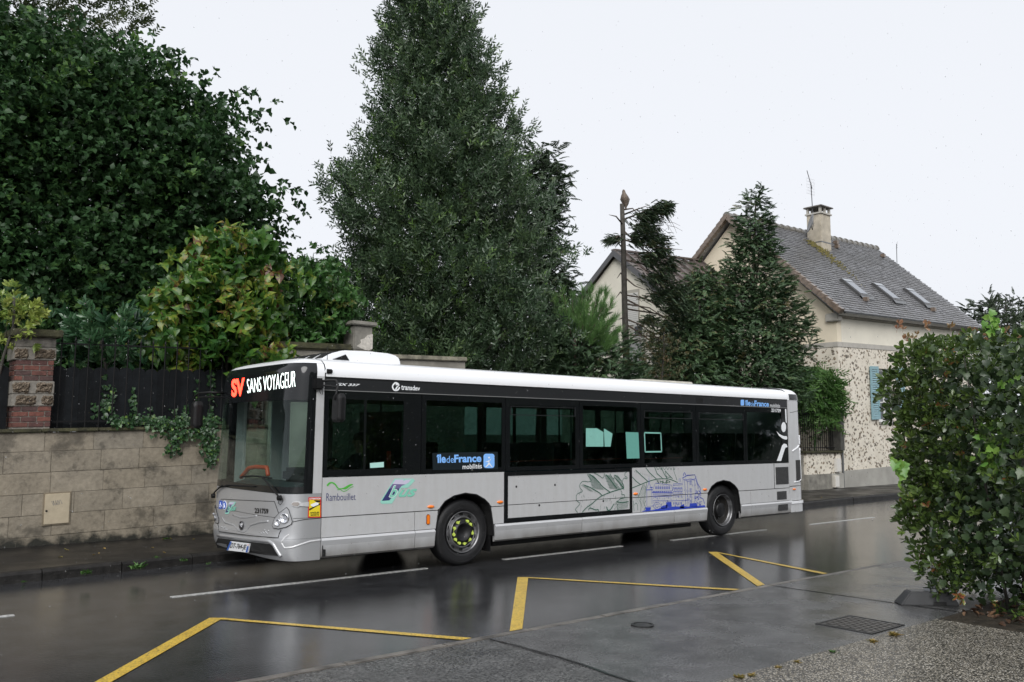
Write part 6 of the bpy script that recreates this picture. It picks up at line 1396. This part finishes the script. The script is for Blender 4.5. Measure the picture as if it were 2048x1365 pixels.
# bright long-needled pine
pn = thing('young_pine', tuple(np.append(pt(1150,760,23)[:2], 0)), 'bright green long-needled young pine left of the bare trunk', 'pine')
tips = [(1110,600),(1128,588),(1145,600),(1165,592),(1180,585),(1198,590),(1212,592),(1222,612),(1228,640),(1215,650),(1232,668),(1205,615),(1190,625),(1172,620),(1155,630),(1180,650),(1200,662),(1140,640),(1120,630),(1222,690),(1210,680),(1165,660)]
b = MB(); pos = []; axs = []; stem = pt(1150,700,23)
b.tube([np.append(pt(1150,760,23)[:2], 0), stem, pt(1150,640,23)], [.07,.05,.03], 7)
for i, (x, y) in enumerate(tips):
    e = pt(x, y, 23+rs.uniform(-.7,.7)); s = pt(1150+(x-1150)*.25, 720-(720-y)*.3, 23); m_ = (s+e)/2-np.array([0,0,.12]); b.tube([s, m_, e], [.022,.016,.008], 5)
    for k in range(13):
        t = 1-k*.05; p_ = s*(1-t)+e*t-np.array([0,0,.48*t*(1-t)]); pos.append(p_+np.array([rs.uniform(-.04,.04) for _ in range(3)])); axs.append((e-m_)/np.linalg.norm(e-m_)+np.array([rs.uniform(-.25,.25),rs.uniform(-.25,.25),.35]))
b.build('branches', M_bark2, pn, smooth=True)
pos = np.array(pos); axs = np.array(axs); scatter('needles', T_ndl, pos, axs, np.tile(ZU+.01,(len(pos),1)), np.full(len(pos),1.25), F_ndl, pn)
# bare trunk with half its branches
D = 26.5; dt = thing('bare_trunk_cypress', tuple(np.append(pt(1252,760,D)[:2], 0)), 'bare topped trunk with foliage only on its right side, bird on top', 'tree')
tb = np.append(pt(1254,760,D)[:2], 0); b = MB(); b.tube([tb, pt(1252,700,D), pt(1249,600,D), pt(1247,500,D), pt(1244,408,D)], [.13,.10,.09,.08,.068], 10); b.build('trunk', M_bark, dt, smooth=True)
br = [((1247,430),(1300,410)),((1246,440),(1330,415)),((1246,420),(1285,440)),((1247,462),(1330,520)),((1248,480),(1365,500)),((1248,520),(1340,560)),((1249,555),(1290,580)),((1249,590),(1330,620)),((1250,598),(1345,640)),((1250,608),(1350,650)),((1251,618),(1375,650)),((1251,638),(1320,680)),((1251,648),(1310,690)),((1252,670),(1345,680)),((1253,718),(1310,745)),((1253,725),(1330,760)),
      ((1248,500),(1230,470)),((1247,480),(1222,490)),((1250,595),(1232,596)),((1249,555),(1234,557)),((1251,640),(1236,640)),((1246,450),(1218,430)),((1252,690),(1240,694))]
for (a, e) in br:
    s = pt(*a, D); q = pt(e[0], e[1], D+rs.uniform(-.8,.8)); m_ = (s+q)/2+np.array([0,0,rs.uniform(-.15,.2)]); b = MB(); b.tube([s, m_, q], [.03,.02,.006], 6); b.build('branch', M_bark2, dt, smooth=True)
cl = [(1290,432,22,14,30),(1315,420,16,14,28),(1328,412,10,10,16),(1285,455,22,16,34),(1300,478,26,14,34),(1268,478,14,14,18),(1318,500,16,14,22),(1295,520,22,16,30),(1335,530,18,14,20),(1310,555,26,16,34),(1340,580,28,18,34),(1315,595,26,14,30),(1350,615,30,16,30),(1235,478,12,8,12),(1225,482,8,6,8),(1290,640,16,10,14),(1330,650,24,12,18)]
P = []; A = []
for (x, y, sx, sy, n) in cl:
    for k in range(n*8): P.append(pt(x+rs.gauss(0,sx*.62), y+rs.gauss(0,sy*.5), D+rs.gauss(0,.35))); A.append(rh*rs.uniform(.3,1)*(1 if x > 1248 else -1)+fh_*rs.uniform(-.6,.6)+ZU*rs.uniform(-.5,.5))
P = np.array(P); A = np.array(A); scatter('foliage', T_cyp2, P, A, ZU+.1*np.random.default_rng(3).normal(0,1,P.shape), np.random.default_rng(4).uniform(.55,1.0,len(P)), F_cyp, dt)
b = MB(); gg = random.Random(9)
for k in range(60):
    x, y = gg.uniform(1265,1345), gg.uniform(430,700); s = pt(x, y, D+gg.uniform(-.4,.4)); e = s+np.array([gg.uniform(-.1,.6),gg.uniform(-.3,.3),gg.uniform(-.45,.3)]); b.tube([s, (s+e)/2+np.array([0,0,.04]), e], [.008,.006,.003], 4)
tag(b.build('twigs', M_bark2, dt), kind='stuff')
tree('pointed_cypress', 'tall pointed green cypress standing in front of the cream gable', [(378,1508,1516),(400,1498,1524),(430,1490,1530),(470,1478,1536),(520,1462,1545),(548,1448,1560),(575,1440,1582),(620,1430,1595),(670,1415,1604),(730,1405,1608),(800,1385,1608)], 28.6, 1500, T_cyp2, F_cyp2, df=.9, k=5, spread=.13, ax=(.85,.35,.35), base_px=1508, r0=.13, limbs=30, seed=12, lump=.35, scale=(.7,1.25), bark=M_bark2)
tree('brownish_cypress', 'shorter thin brown-green cypress left of the pointed one', [(535,1395,1415),(570,1375,1440),(610,1350,1450),(660,1318,1455),(720,1295,1455),(800,1280,1450)], 28.0, 950, T_cyp, F_cyp2, df=.8, k=5, spread=.14, ax=(.85,.2,.4), base_px=1405, r0=.09, limbs=20, seed=13, lump=.4, scale=(.8,1.4), bark=M_bark2, tintc=.62)
tree('dry_shrub', 'reddish brown half-dry shrub between the bare trunk and the cypresses', [(640,1325,1335),(670,1285,1350),(710,1275,1360),(760,1270,1370)], 26.0, 60, T_small, F_brn, df=.7, k=5, spread=.14, base_px=1310, r0=.03, limbs=16, cat='shrub', seed=14)
tree('bamboo_clump', 'light green bamboo leaning over the railing beside the tall house', [(728,1612,1648),(745,1590,1664),(775,1588,1672),(800,1590,1672),(822,1600,1668),(838,1620,1664)], 29.2, 150, T_bam, F_bam, df=.5, k=6, spread=.14, ax=(.4,-.6,.4), base_px=1630, r0=.03, limbs=12, cat='bamboo', seed=15, scale=(.8,1.3), bark=F_bam)
tree('distant_tree', 'pale distant tree beyond the hedge at the right edge', [(596,2000,2022),(612,1965,2045),(632,1940,2100),(670,1930,2130),(760,1930,2130)], 60, 260, T_cyp2, F_far, df=.8, k=6, spread=.3, base_px=2020, r0=.3, limbs=6, seed=16, scale=(2.0,3.0), lump=.3)
tree('distant_tree', 'hazy distant treetop in the gap left of the tall evergreen', [(530,600,650),(545,540,690),(580,530,700),(700,530,700)], 55, 120, T_cyp2, F_far, df=.8, k=6, spread=.4, base_px=610, r0=.3, limbs=4, seed=17, scale=(2.0,3.0), lump=.3)
# ---- a row of garden trees across the road behind the viewpoint (they show only in the windows)
for k, (x, y, h, r_) in enumerate([(10,-25,10,4.8),(17,-26,11.5,5),(24,-25,10.5,5),(31,-26,11.5,5.2),(39,-25,11,5.2),(2,-26,11,5)]):
    t = thing('garden_tree', (x, y, 0), ['x']*6 and ['round garden tree behind the viewpoint, %s of the row' % w for w in ('second','third','fourth','fifth','last','first')][k], 'tree', 'garden trees behind the viewpoint')
    trunk(t, (x,y,0), (x,y,h*.7), .25, .08, M_bark, [(.5,(x+1.5,y,h*.7),.08),(.6,(x-1.4,y+.5,h*.75),.08)])
    g = np.random.default_rng(300+k); u = unit(g.normal(0,1,(1500,3))); P = np.array([x,y,h*.5])+u*np.array([r_,r_*.8,h*.48])*(g.random((1500,1))**.35)
    scatter('crown', T_broad[:2], P, u+g.normal(0,.4,u.shape), ZU+u, g.uniform(2.6,4.0,1500), F_left, t)
# added foliage, a dark backing that blocks bright sky behind fence and tree
ug = thing('backing_foliage', (-4,8.2,0), 'added leafy backing behind the board fence, blocking sky under the huge tree', 'bushes')
g = np.random.default_rng(61); n = 9000; P = np.stack([g.uniform(-11,1.2,n), 8.3+g.uniform(-.6,.6,n)+.0, g.random(n)**.8*4.6],1); o_ = np.tile(-fh_,(n,1))
scatter('foliage', T_broad, P, o_*.6+g.normal(0,.6,P.shape), ZU+o_+g.normal(0,.4,P.shape), g.uniform(.8,1.3,n), F_left, ug)
# ---- ivy on the wall
iv = thing('ivy', (-1.6,WY-.05,1.95), 'trailing ivy spilling over the wall top beside the bus', 'ivy')
T_ivy = [leaf(.07,.075,.1,.2,'ivy'), leaf(.055,.06,.15,.3,'ivy'), leaf(.085,.085,.1,.25,'ivy')]
F_ivy = leafmat('ivy_leaf', [(0,(.02,.05,.022)),(.6,(.035,.085,.03)),(.9,(.07,.15,.04)),(1,(.18,.28,.05))], .35, .2)
P = []; g = random.Random(21)
def hang(px, py, n, sx, sy, dy=0):
    for k in range(n): q = at(px+g.gauss(0,sx), py+g.gauss(0,sy), 1, WY-.05+dy+g.uniform(-.06,.03)); P.append(q)
for px in range(225, 440, 8): hang(px, 846+g.uniform(-4,4)-(px-225)*.03, 16, 5, 5, .02)
for px, py, n, sx, sy in [(330,860,60,14,8),(345,880,40,8,10),(350,900,22,5,8),(365,868,50,10,9),(395,860,80,16,10),(415,870,80,12,14),(425,890,70,9,14),(420,915,40,6,12),(430,905,50,6,16),(335,898,12,4,6),(410,855,60,12,10)]: hang(px, py, n, sx, sy)
def climb(x, y0, y1, n, sx=3, dy=.18):
    for k in range(n): q = at(x+g.gauss(0,sx), y0+(y1-y0)*g.random(), 1, WY+dy+g.uniform(-.02,.01)); P.append(q)
climb(210,745,840,34); climb(224,775,835,26,2); climb(267,775,838,34); climb(298,815,840,14); climb(190,805,835,14,4); climb(350,815,845,26,6); climb(395,760,850,40,3); climb(423,745,850,60,4); climb(372,810,845,22,3); climb(215,800,842,30,6)
P = np.array(P); ga = np.random.default_rng(8); A = np.array([0,-.35,-.8])+ga.normal(0,.5,P.shape); Nn = np.array([0,-1.,.35])+ga.normal(0,.4,P.shape)
scatter('leaves', T_ivy, P, A, Nn, ga.uniform(.55,1.05,len(P)), F_ivy, iv, tri(ga,len(P),.5), .1)
# ---- weeds along the far kerb and dry tufts on the forecourt edge
T_blade = [leaf(.09,.02,.1,.35,'diamond'), leaf(.06,.025,.1,.3,'diamond')]
F_weed = leafmat('weed_leaf', [(0,(.04,.10,.02)),(1,(.09,.2,.045))], .4, .3); F_dry = leafmat('dry_grass', [(0,(.12,.13,.03)),(.5,(.3,.22,.06)),(1,(.42,.28,.09))], .5, .25)
def tuft(name, p_, n, s, m, label, cat, group, lean=.8):
    g = np.random.default_rng(abs(hash(label)) % 9999 if False else len(label)*7+n); a = g.uniform(0,2*PI,n); A = np.stack([np.cos(a)*lean,np.sin(a)*lean,g.uniform(.5,2.0,n)],1)
    P = np.tile(p_,(n,1))+np.stack([g.normal(0,.03*s,n),g.normal(0,.03*s,n),np.zeros(n)],1)
    t = thing(name, tuple(p_), label, cat, group); scatter('blades', T_blade, P, A, np.tile(ZU,(n,1))+A*.2, g.uniform(.6,1.3,n)*s, m, t)
for i, ((x, y), n, s, lb) in enumerate([((175,1150),26,1.0,'small green weed in the far kerb joint, second from the left'),((275,1140),34,1.25,'largest bushy green weed growing at the far kerb'),((370,1124),16,.8,'low green weed on the far kerb right of the bushy one'),((54,1166),10,.6,'tiny green weed at the far kerb near the left edge'),((315,1118),14,.6,'flat green weed on the pavement above the bushy kerb weed'),((335,1080),16,.7,'small green weed at the foot of the block wall'),((418,1131),10,.5,'tiny weed in the gutter below the bus plate')]):
    q = at(x, y, 2, .02 if i in (3,6) else .13); tuft('weed', q+np.array([0,.06,0]), n, s, F_weed, lb, 'weed', 'weeds by the far kerb')
for i, ((x, y), n, s, lb) in enumerate([((1478,1356),60,.8,'yellow dry grass tuft at the forecourt edge, nearest the bottom'),((1503,1352),40,.7,'dry grass tuft right beside the lowest one on the forecourt edge'),((1555,1336),36,.55,'thin dry tuft on the forecourt edge, third from the bottom'),((1595,1325),40,.6,'dry yellow tuft halfway up the forecourt edge'),((1665,1305),34,.6,'small green tuft on the forecourt edge below the access cover'),((1745,1285),60,.85,'orange dry tuft on the forecourt edge below the cover'),((1788,1271),70,.95,'bright yellow dry tuft nearest the hedge on the forecourt edge')]):
    q = at(x, y, 2, .03); tuft('grass_tuft', q, n, s*.6, F_weed if i == 4 else F_dry, lb, 'grass', 'tufts on the forecourt edge', 1.3)
# ================================================================= the hedge in the foreground
F_hed = leafmat('photinia_leaf', [(0,(.036,.062,.016)),(.45,(.064,.108,.025)),(.8,(.10,.155,.034)),(.93,(.15,.215,.05)),(.975,(.30,.22,.06)),(1,(.30,.10,.05))], .24, .18, .6)
F_hivy = leafmat('hedge_ivy_leaf', [(0,(.02,.04,.016)),(.6,(.036,.066,.024)),(1,(.058,.095,.034))], .35, .15)
F_young = leafmat('young_hedge_leaf', [(0,(.12,.28,.05)),(1,(.24,.40,.08))], .3, .35)
F_redtip = leafmat('red_tip_leaf', [(0,(.16,.14,.05)),(1,(.30,.14,.08))], .3, .3)
hd = thing('hedge', (3.2,-6.6,.02), 'tall clipped mixed hedge of glossy leaves and ivy at the right edge', 'hedge')
T_pho = [shoot(6,.115,.05,'obov',.11,58,end=1,droop=.12,fold=.12) for _ in range(6)]
T_one = [leaf(.12,.055,.12,.15,'obov'), leaf(.10,.05,.15,.22,'obov'), leaf(.13,.055,.08,.1,'obov')]
def hedge_pts(n, seed, surf=.35, inner=False):
    # superellipsoid block standing on the bed: front face towards the road corner, running away to the right
    g = np.random.default_rng(seed); c = np.array([4.15,-8.2,1.56])+rh*.28; r_ = np.array([2.42,3.12,1.47])
    u = unit(g.normal(0,1,(n*4,3))); e = 14.0; k = (np.abs(u)**e).sum(1)**(-1/e); s = u*k[:,None]
    keep = (s@np.array([-.75,-.15,.1]) > -.35)|(s[:,2] > .9)|(s[:,1] > .7); s = s[keep][:n]; n = len(s)
    nr = unit(np.sign(s)*np.abs(s)**(e-1)/r_)
    z = s[:,2]*r_[2]+c[2]; lump = .05*np.sin(z*4.1+s[:,1]*5)+.05*np.sin(z*9+s[:,1]*11+1)+.04*np.sin(s[:,0]*13+z*3)
    # narrower towards the foot
    foot = np.clip((1.25-z)/1.25, 0, 1)**1.4
    P = c+s*r_+nr*lump[:,None]-nr*(foot*.42)[:,None]*np.array([1,1,0]); d = (g.random(n)**2)*(.35 if not inner else .9)
    P = P-nr*d[:,None]; P[:,2] = np.maximum(P[:,2], .03); return P, nr
P, nr = hedge_pts(20000, 31); px = proj(P); g = np.random.default_rng(32)
isivy = (px[:,0] > 1905+g.normal(0,45,len(P)))&(g.random(len(P)) < .8)
A = nr*.7+ZU*.55+g.normal(0,.45,P.shape)
q = ~isivy; scatter('foliage', T_pho, P[q], A[q], ZU+nr[q]*.8+g.normal(0,.4,P[q].shape), g.uniform(.6,.95,q.sum()), F_hed, hd, np.clip(g.normal(.45,.25,q.sum()),0,1), .06)
T_iv2 = [leaf(.08,.085,.1,.2,'ivy'), leaf(.07,.07,.15,.3,'ivy'), leaf(.095,.095,.1,.25,'ivy')]
Pi, ni = hedge_pts(14000, 33); pxi = proj(Pi); q = (pxi[:,0] > 1890+g.normal(0,50,len(Pi)))
scatter('ivy_leaves', T_iv2, Pi[q]+ni[q]*.05, np.array([0,0,-.8])+g.normal(0,.5,Pi[q].shape), ni[q]+g.normal(0,.35,Pi[q].shape), g.uniform(.7,1.15,q.sum()), F_hivy, hd, g.random(q.sum()), .05)
Pd, nd_ = hedge_pts(9000, 34, inner=True); Pd = Pd-nd_*.35; scatter('inner_leaves', T_one, Pd, nd_+g.normal(0,.8,Pd.shape), ZU+g.normal(0,.8,Pd.shape), g.uniform(.8,1.4,len(Pd)), F_hivy, hd)
b = MB(); gg = random.Random(44)
for k in range(70):
    s = np.array([gg.uniform(2.4,4.5), gg.uniform(-9.5,-6.1), .0]); e = s+np.array([gg.uniform(-.5,.2),gg.uniform(-.4,.5),gg.uniform(1.4,2.9)]); b.tube([s,(s+e)/2+np.array([gg.uniform(-.1,.1),gg.uniform(-.1,.1),0]),e],[.02,.014,.005],5)
b.build('stems', M_bark, hd, smooth=True)
# the 300 leaves that show largest, each a part of its own
ml = []
for k, (tv, tf) in enumerate(T_one):
    for mm_ in (F_hed, F_young, F_redtip):
        me = bpy.data.meshes.new('leaf'); me.from_pydata([tuple(v) for v in tv], [], tf); a_ = me.attributes.new('tint', 'FLOAT', 'FACE'); a_.data.foreach_set('value', [(.3,.6,.82)[k]]*len(tf)); me.materials.append(mm_); ml.append(me)
Pl, nl = hedge_pts(4000, 35); pl_ = proj(Pl); vis = np.where((pl_[:,0] > 1740)&(pl_[:,0] < 2048)&(pl_[:,1] > 640)&(pl_[:,1] < 1240)&(nl@(-fw) > .15))[0][:300]
for i in vis:
    k = int(g.integers(0,3)); top = Pl[i][2] > 2.9; yg = (abs(pl_[i][0]-1985) < 22 and 830 < pl_[i][1] < 950) or g.random() < .05
    me = ml[k*3+(2 if top and g.random() < .5 else 1 if yg else 0)]
    o = bpy.data.objects.new('leaf', me); COL.objects.link(o); o.parent = hd; o.matrix_parent_inverse = Matrix.Translation(hd.location).inverted()
    a = nl[i]*.7+ZU*.3+g.normal(0,.5,3); a /= np.linalg.norm(a); n0 = nl[i]+ZU*.8+g.normal(0,.3,3); bb = np.cross(n0, a); bb /= np.linalg.norm(bb); cc = np.cross(a, bb); s = g.uniform(.9,1.25); p_ = Pl[i]+nl[i]*.06
    o.matrix_world = Matrix(((a[0]*s,bb[0]*s,cc[0]*s,p_[0]),(a[1]*s,bb[1]*s,cc[1]*s,p_[1]),(a[2]*s,bb[2]*s,cc[2]*s,p_[2]),(0,0,0,1)))
# twigs poking out of the top
Pt = []
for k in range(26):
    x = gg.uniform(1790,2048); Pt.append(pt(x, gg.uniform(655,690), 10.0+gg.uniform(-.4,.8)))
Pt = np.array(Pt); scatter('top_shoots', T_pho, Pt, ZU+g.normal(0,.3,Pt.shape), g.normal(0,1,Pt.shape), g.uniform(.45,.7,len(Pt)), F_redtip, hd)
Py = np.array([pt(1985+gg.gauss(0,14), gg.uniform(838,948), 9.2+gg.uniform(-.1,.1)) for k in range(60)]+[pt(1990+gg.gauss(0,10), gg.uniform(628,670), 9.6) for k in range(24)]+[pt(1800+gg.gauss(0,7), 940+gg.gauss(0,14), 9.3) for k in range(16)]+[pt(2010+gg.gauss(0,10), 765+gg.gauss(0,8), 9.1) for k in range(8)])
scatter('young_leaves', T_iv2, Py, np.array([0,0,-.6])+g.normal(0,.5,Py.shape), -fw+g.normal(0,.4,Py.shape), g.uniform(.8,1.2,len(Py)), F_young, hd)
# fallen leaves under the hedge
T_dead = [leaf(.09,.05,.3,.3,'oval'), leaf(.07,.045,.4,-.3,'oval')]
F_dead = leafmat('dead_leaf', [(0,(.03,.018,.012)),(.5,(.08,.042,.024)),(1,(.15,.085,.045))], .5, .1)
n = 260; Pd = np.stack([g.uniform(1.75,4.5,n), -5.95-np.abs(g.normal(.3,1.0,n)), g.uniform(.03,.06,n)],1); sc_l = thing('leaf_litter', (2.2,-6.3,.03), 'brown fallen leaves lying under the hedge', 'leaves'); 
bpy.data.objects.remove(sc_l)
o = scatter('leaf_litter', T_dead, Pd, np.stack([g.normal(0,1,n),g.normal(0,1,n),g.normal(.1,.25,n)],1), ZU+g.normal(0,.3,(n,3)), g.uniform(.7,1.2,n), F_dead)
n = 90; Pd = np.stack([g.uniform(-8,16,n), g.uniform(2.9,4.9,n), np.full(n,.132)],1); Pd = Pd[:70]
o2 = scatter('scattered_leaves', T_dead, Pd, np.stack([g.normal(0,1,len(Pd)),g.normal(0,1,len(Pd)),g.normal(.1,.1,len(Pd))],1), np.tile(ZU,(len(Pd),1)), g.uniform(.4,.8,len(Pd)), F_dry)
tag(o, 'brown fallen leaves lying under the hedge', 'leaves', kind='stuff'); tag(o2, 'few small yellow leaves scattered on the far pavement', 'leaves', kind='stuff')
# ================================================================= rubber fence foot with its post
M_rubb = plain('black_rubber_foot', (.03,.031,.033), .4, vary=.2, vscale=10, bmp=.2)
ff = thing('fence_foot', (2.35,-5.45,.02), 'black wedge-shaped rubber fence foot at the corner of the hedge', 'fence foot')
a0, a1 = np.array([2.05,-5.28]), np.array([2.55,-5.72])
d = (a1-a0)/np.linalg.norm(a1-a0); nn_ = np.array([d[1],-d[0]]); ln = .66; w = .22
def fp(u_, v_, z): q = a0+d*u_+nn_*v_; return (q[0], q[1], z)
b = MB(); b.add([fp(0,-.11,.022),fp(ln,-.11,.022),fp(ln,.11,.022),fp(0,.11,.022),fp(.13,-.08,.17),fp(ln-.1,-.08,.17),fp(ln-.1,.08,.17),fp(.13,.08,.17)], [(0,1,2,3),(4,7,6,5),(0,4,5,1),(1,5,6,2),(2,6,7,3),(3,7,4,0)]); b.build('block', M_rubb, ff, bevel=.012)
b = MB(); vs = [fp(.36,.112,.024),fp(.5,.112,.024),fp(.5,.108,.065),fp(.36,.108,.065)]; b.add(vs, [(0,1,2,3)]); b.build('hand_slot', M_under, ff, fix=False)
b = MB(); b.tube([fp(.42,0,.165),fp(.42,0,1.0)], .02, 8); b.build('post', plain('galvanised', (.35,.36,.37), .4, metal=.7), ff)
b = MB(); q = fp(.42,0,.18); b.box(q[0]-.1,q[0]+.12,q[1]-.07,q[1]+.07,.172,.2); b.build('clamp_plate', plain('galvanised2', (.25,.26,.27), .4, metal=.7), ff)
# ================================================================= the bird on the bare trunk
bp_ = pt(1249,402,D-.06)
rot = lambda p_: bp_+(rh*.55-fh_*-.83)*p_[0]+np.array([0,0,p_[1]])
path = [((.10,-.26),.012),((.085,-.2),.03),((.06,-.1),.045),((.03,-.01),.08),((.0,.08),.11),((-.02,.16),.098),((-.035,.22),.062),((-.045,.26),.05),((-.055,.295),.045),((-.065,.32),.03),((-.075,.332),.008)]
b = MB(); b.tube([rot(p_) for p_, _ in path], [r_ for _, r_ in path], 12)
o = b.build('perched_bird', plain('bird_feather', (.16,.125,.10), .7, vary=.35, vscale=25), smooth=True); tag(o, 'grey-brown dove perched on top of the bare trunk', 'bird')
b = MB(); b.tube([rot((-.09,.29)), rot((-.125,.28))], [.012,.003], 6); b.build('beak', M_dark, o)
for s_ in (-1,1):
    q = rot((.0,.0))+rh*.03*s_; b = MB(); b.tube([q, q-np.array([0,0,.07])], .008, 5); b.build('leg', plain('bird_leg', (.2,.08,.06), .6), o)
    q = [rot((.0,.15))+rh*.075*s_, rot((.03,.05))+rh*.10*s_, rot((.07,-.08))+rh*.06*s_, rot((.09,-.18))+rh*.02*s_]; b = MB(); b.tube(q, [.03,.05,.035,.008], 8); b.build('wing', plain('wing_feather', (.12,.10,.085), .7), o, smooth=True)
# ================================================================= falling rain
g = np.random.default_rng(91); n = 26000
dep = 2.5+g.random(n)**.7*20; xx = g.uniform(-150,2200,n); yy = g.uniform(-60,1320,n)
P = CAM+dep[:,None]*(fw+((xx-1024)/FPX)[:,None]*rt+((682.5-yy)/FPX)[:,None]*up); P = P[(P[:,2] > .05)&(P[:,2] < 4.2)&~((P[:,0] > -3.1)&(P[:,0] < 9)&(P[:,1] > -.1)&(P[:,1] < 2.7)&(P[:,2] < 3.0))]
drop = (np.array([(-1,0,0),(0,.5,0),(0,-.25,.43),(0,-.25,-.43),(1,0,0)]), [(0,1,2),(0,2,3),(0,3,1),(4,2,1),(4,3,2),(4,1,3)])
m, N, L, b = newmat('rain_drop'); b.inputs['Base Color'].default_value = (1,1,1,1); b.inputs['Roughness'].default_value = .25; b.inputs['Transmission Weight'].default_value = .9; b.inputs['IOR'].default_value = 1.33
A = np.tile(np.array([.12,.05,-1.]),(len(P),1)); o = scatter('rain', [drop], P, A, np.tile(np.array([1.,.3,0]),(len(P),1)), g.uniform(.0014,.0034,len(P)), m)
tag(o, 'fine rain drops falling through the air', 'rain', kind='stuff')
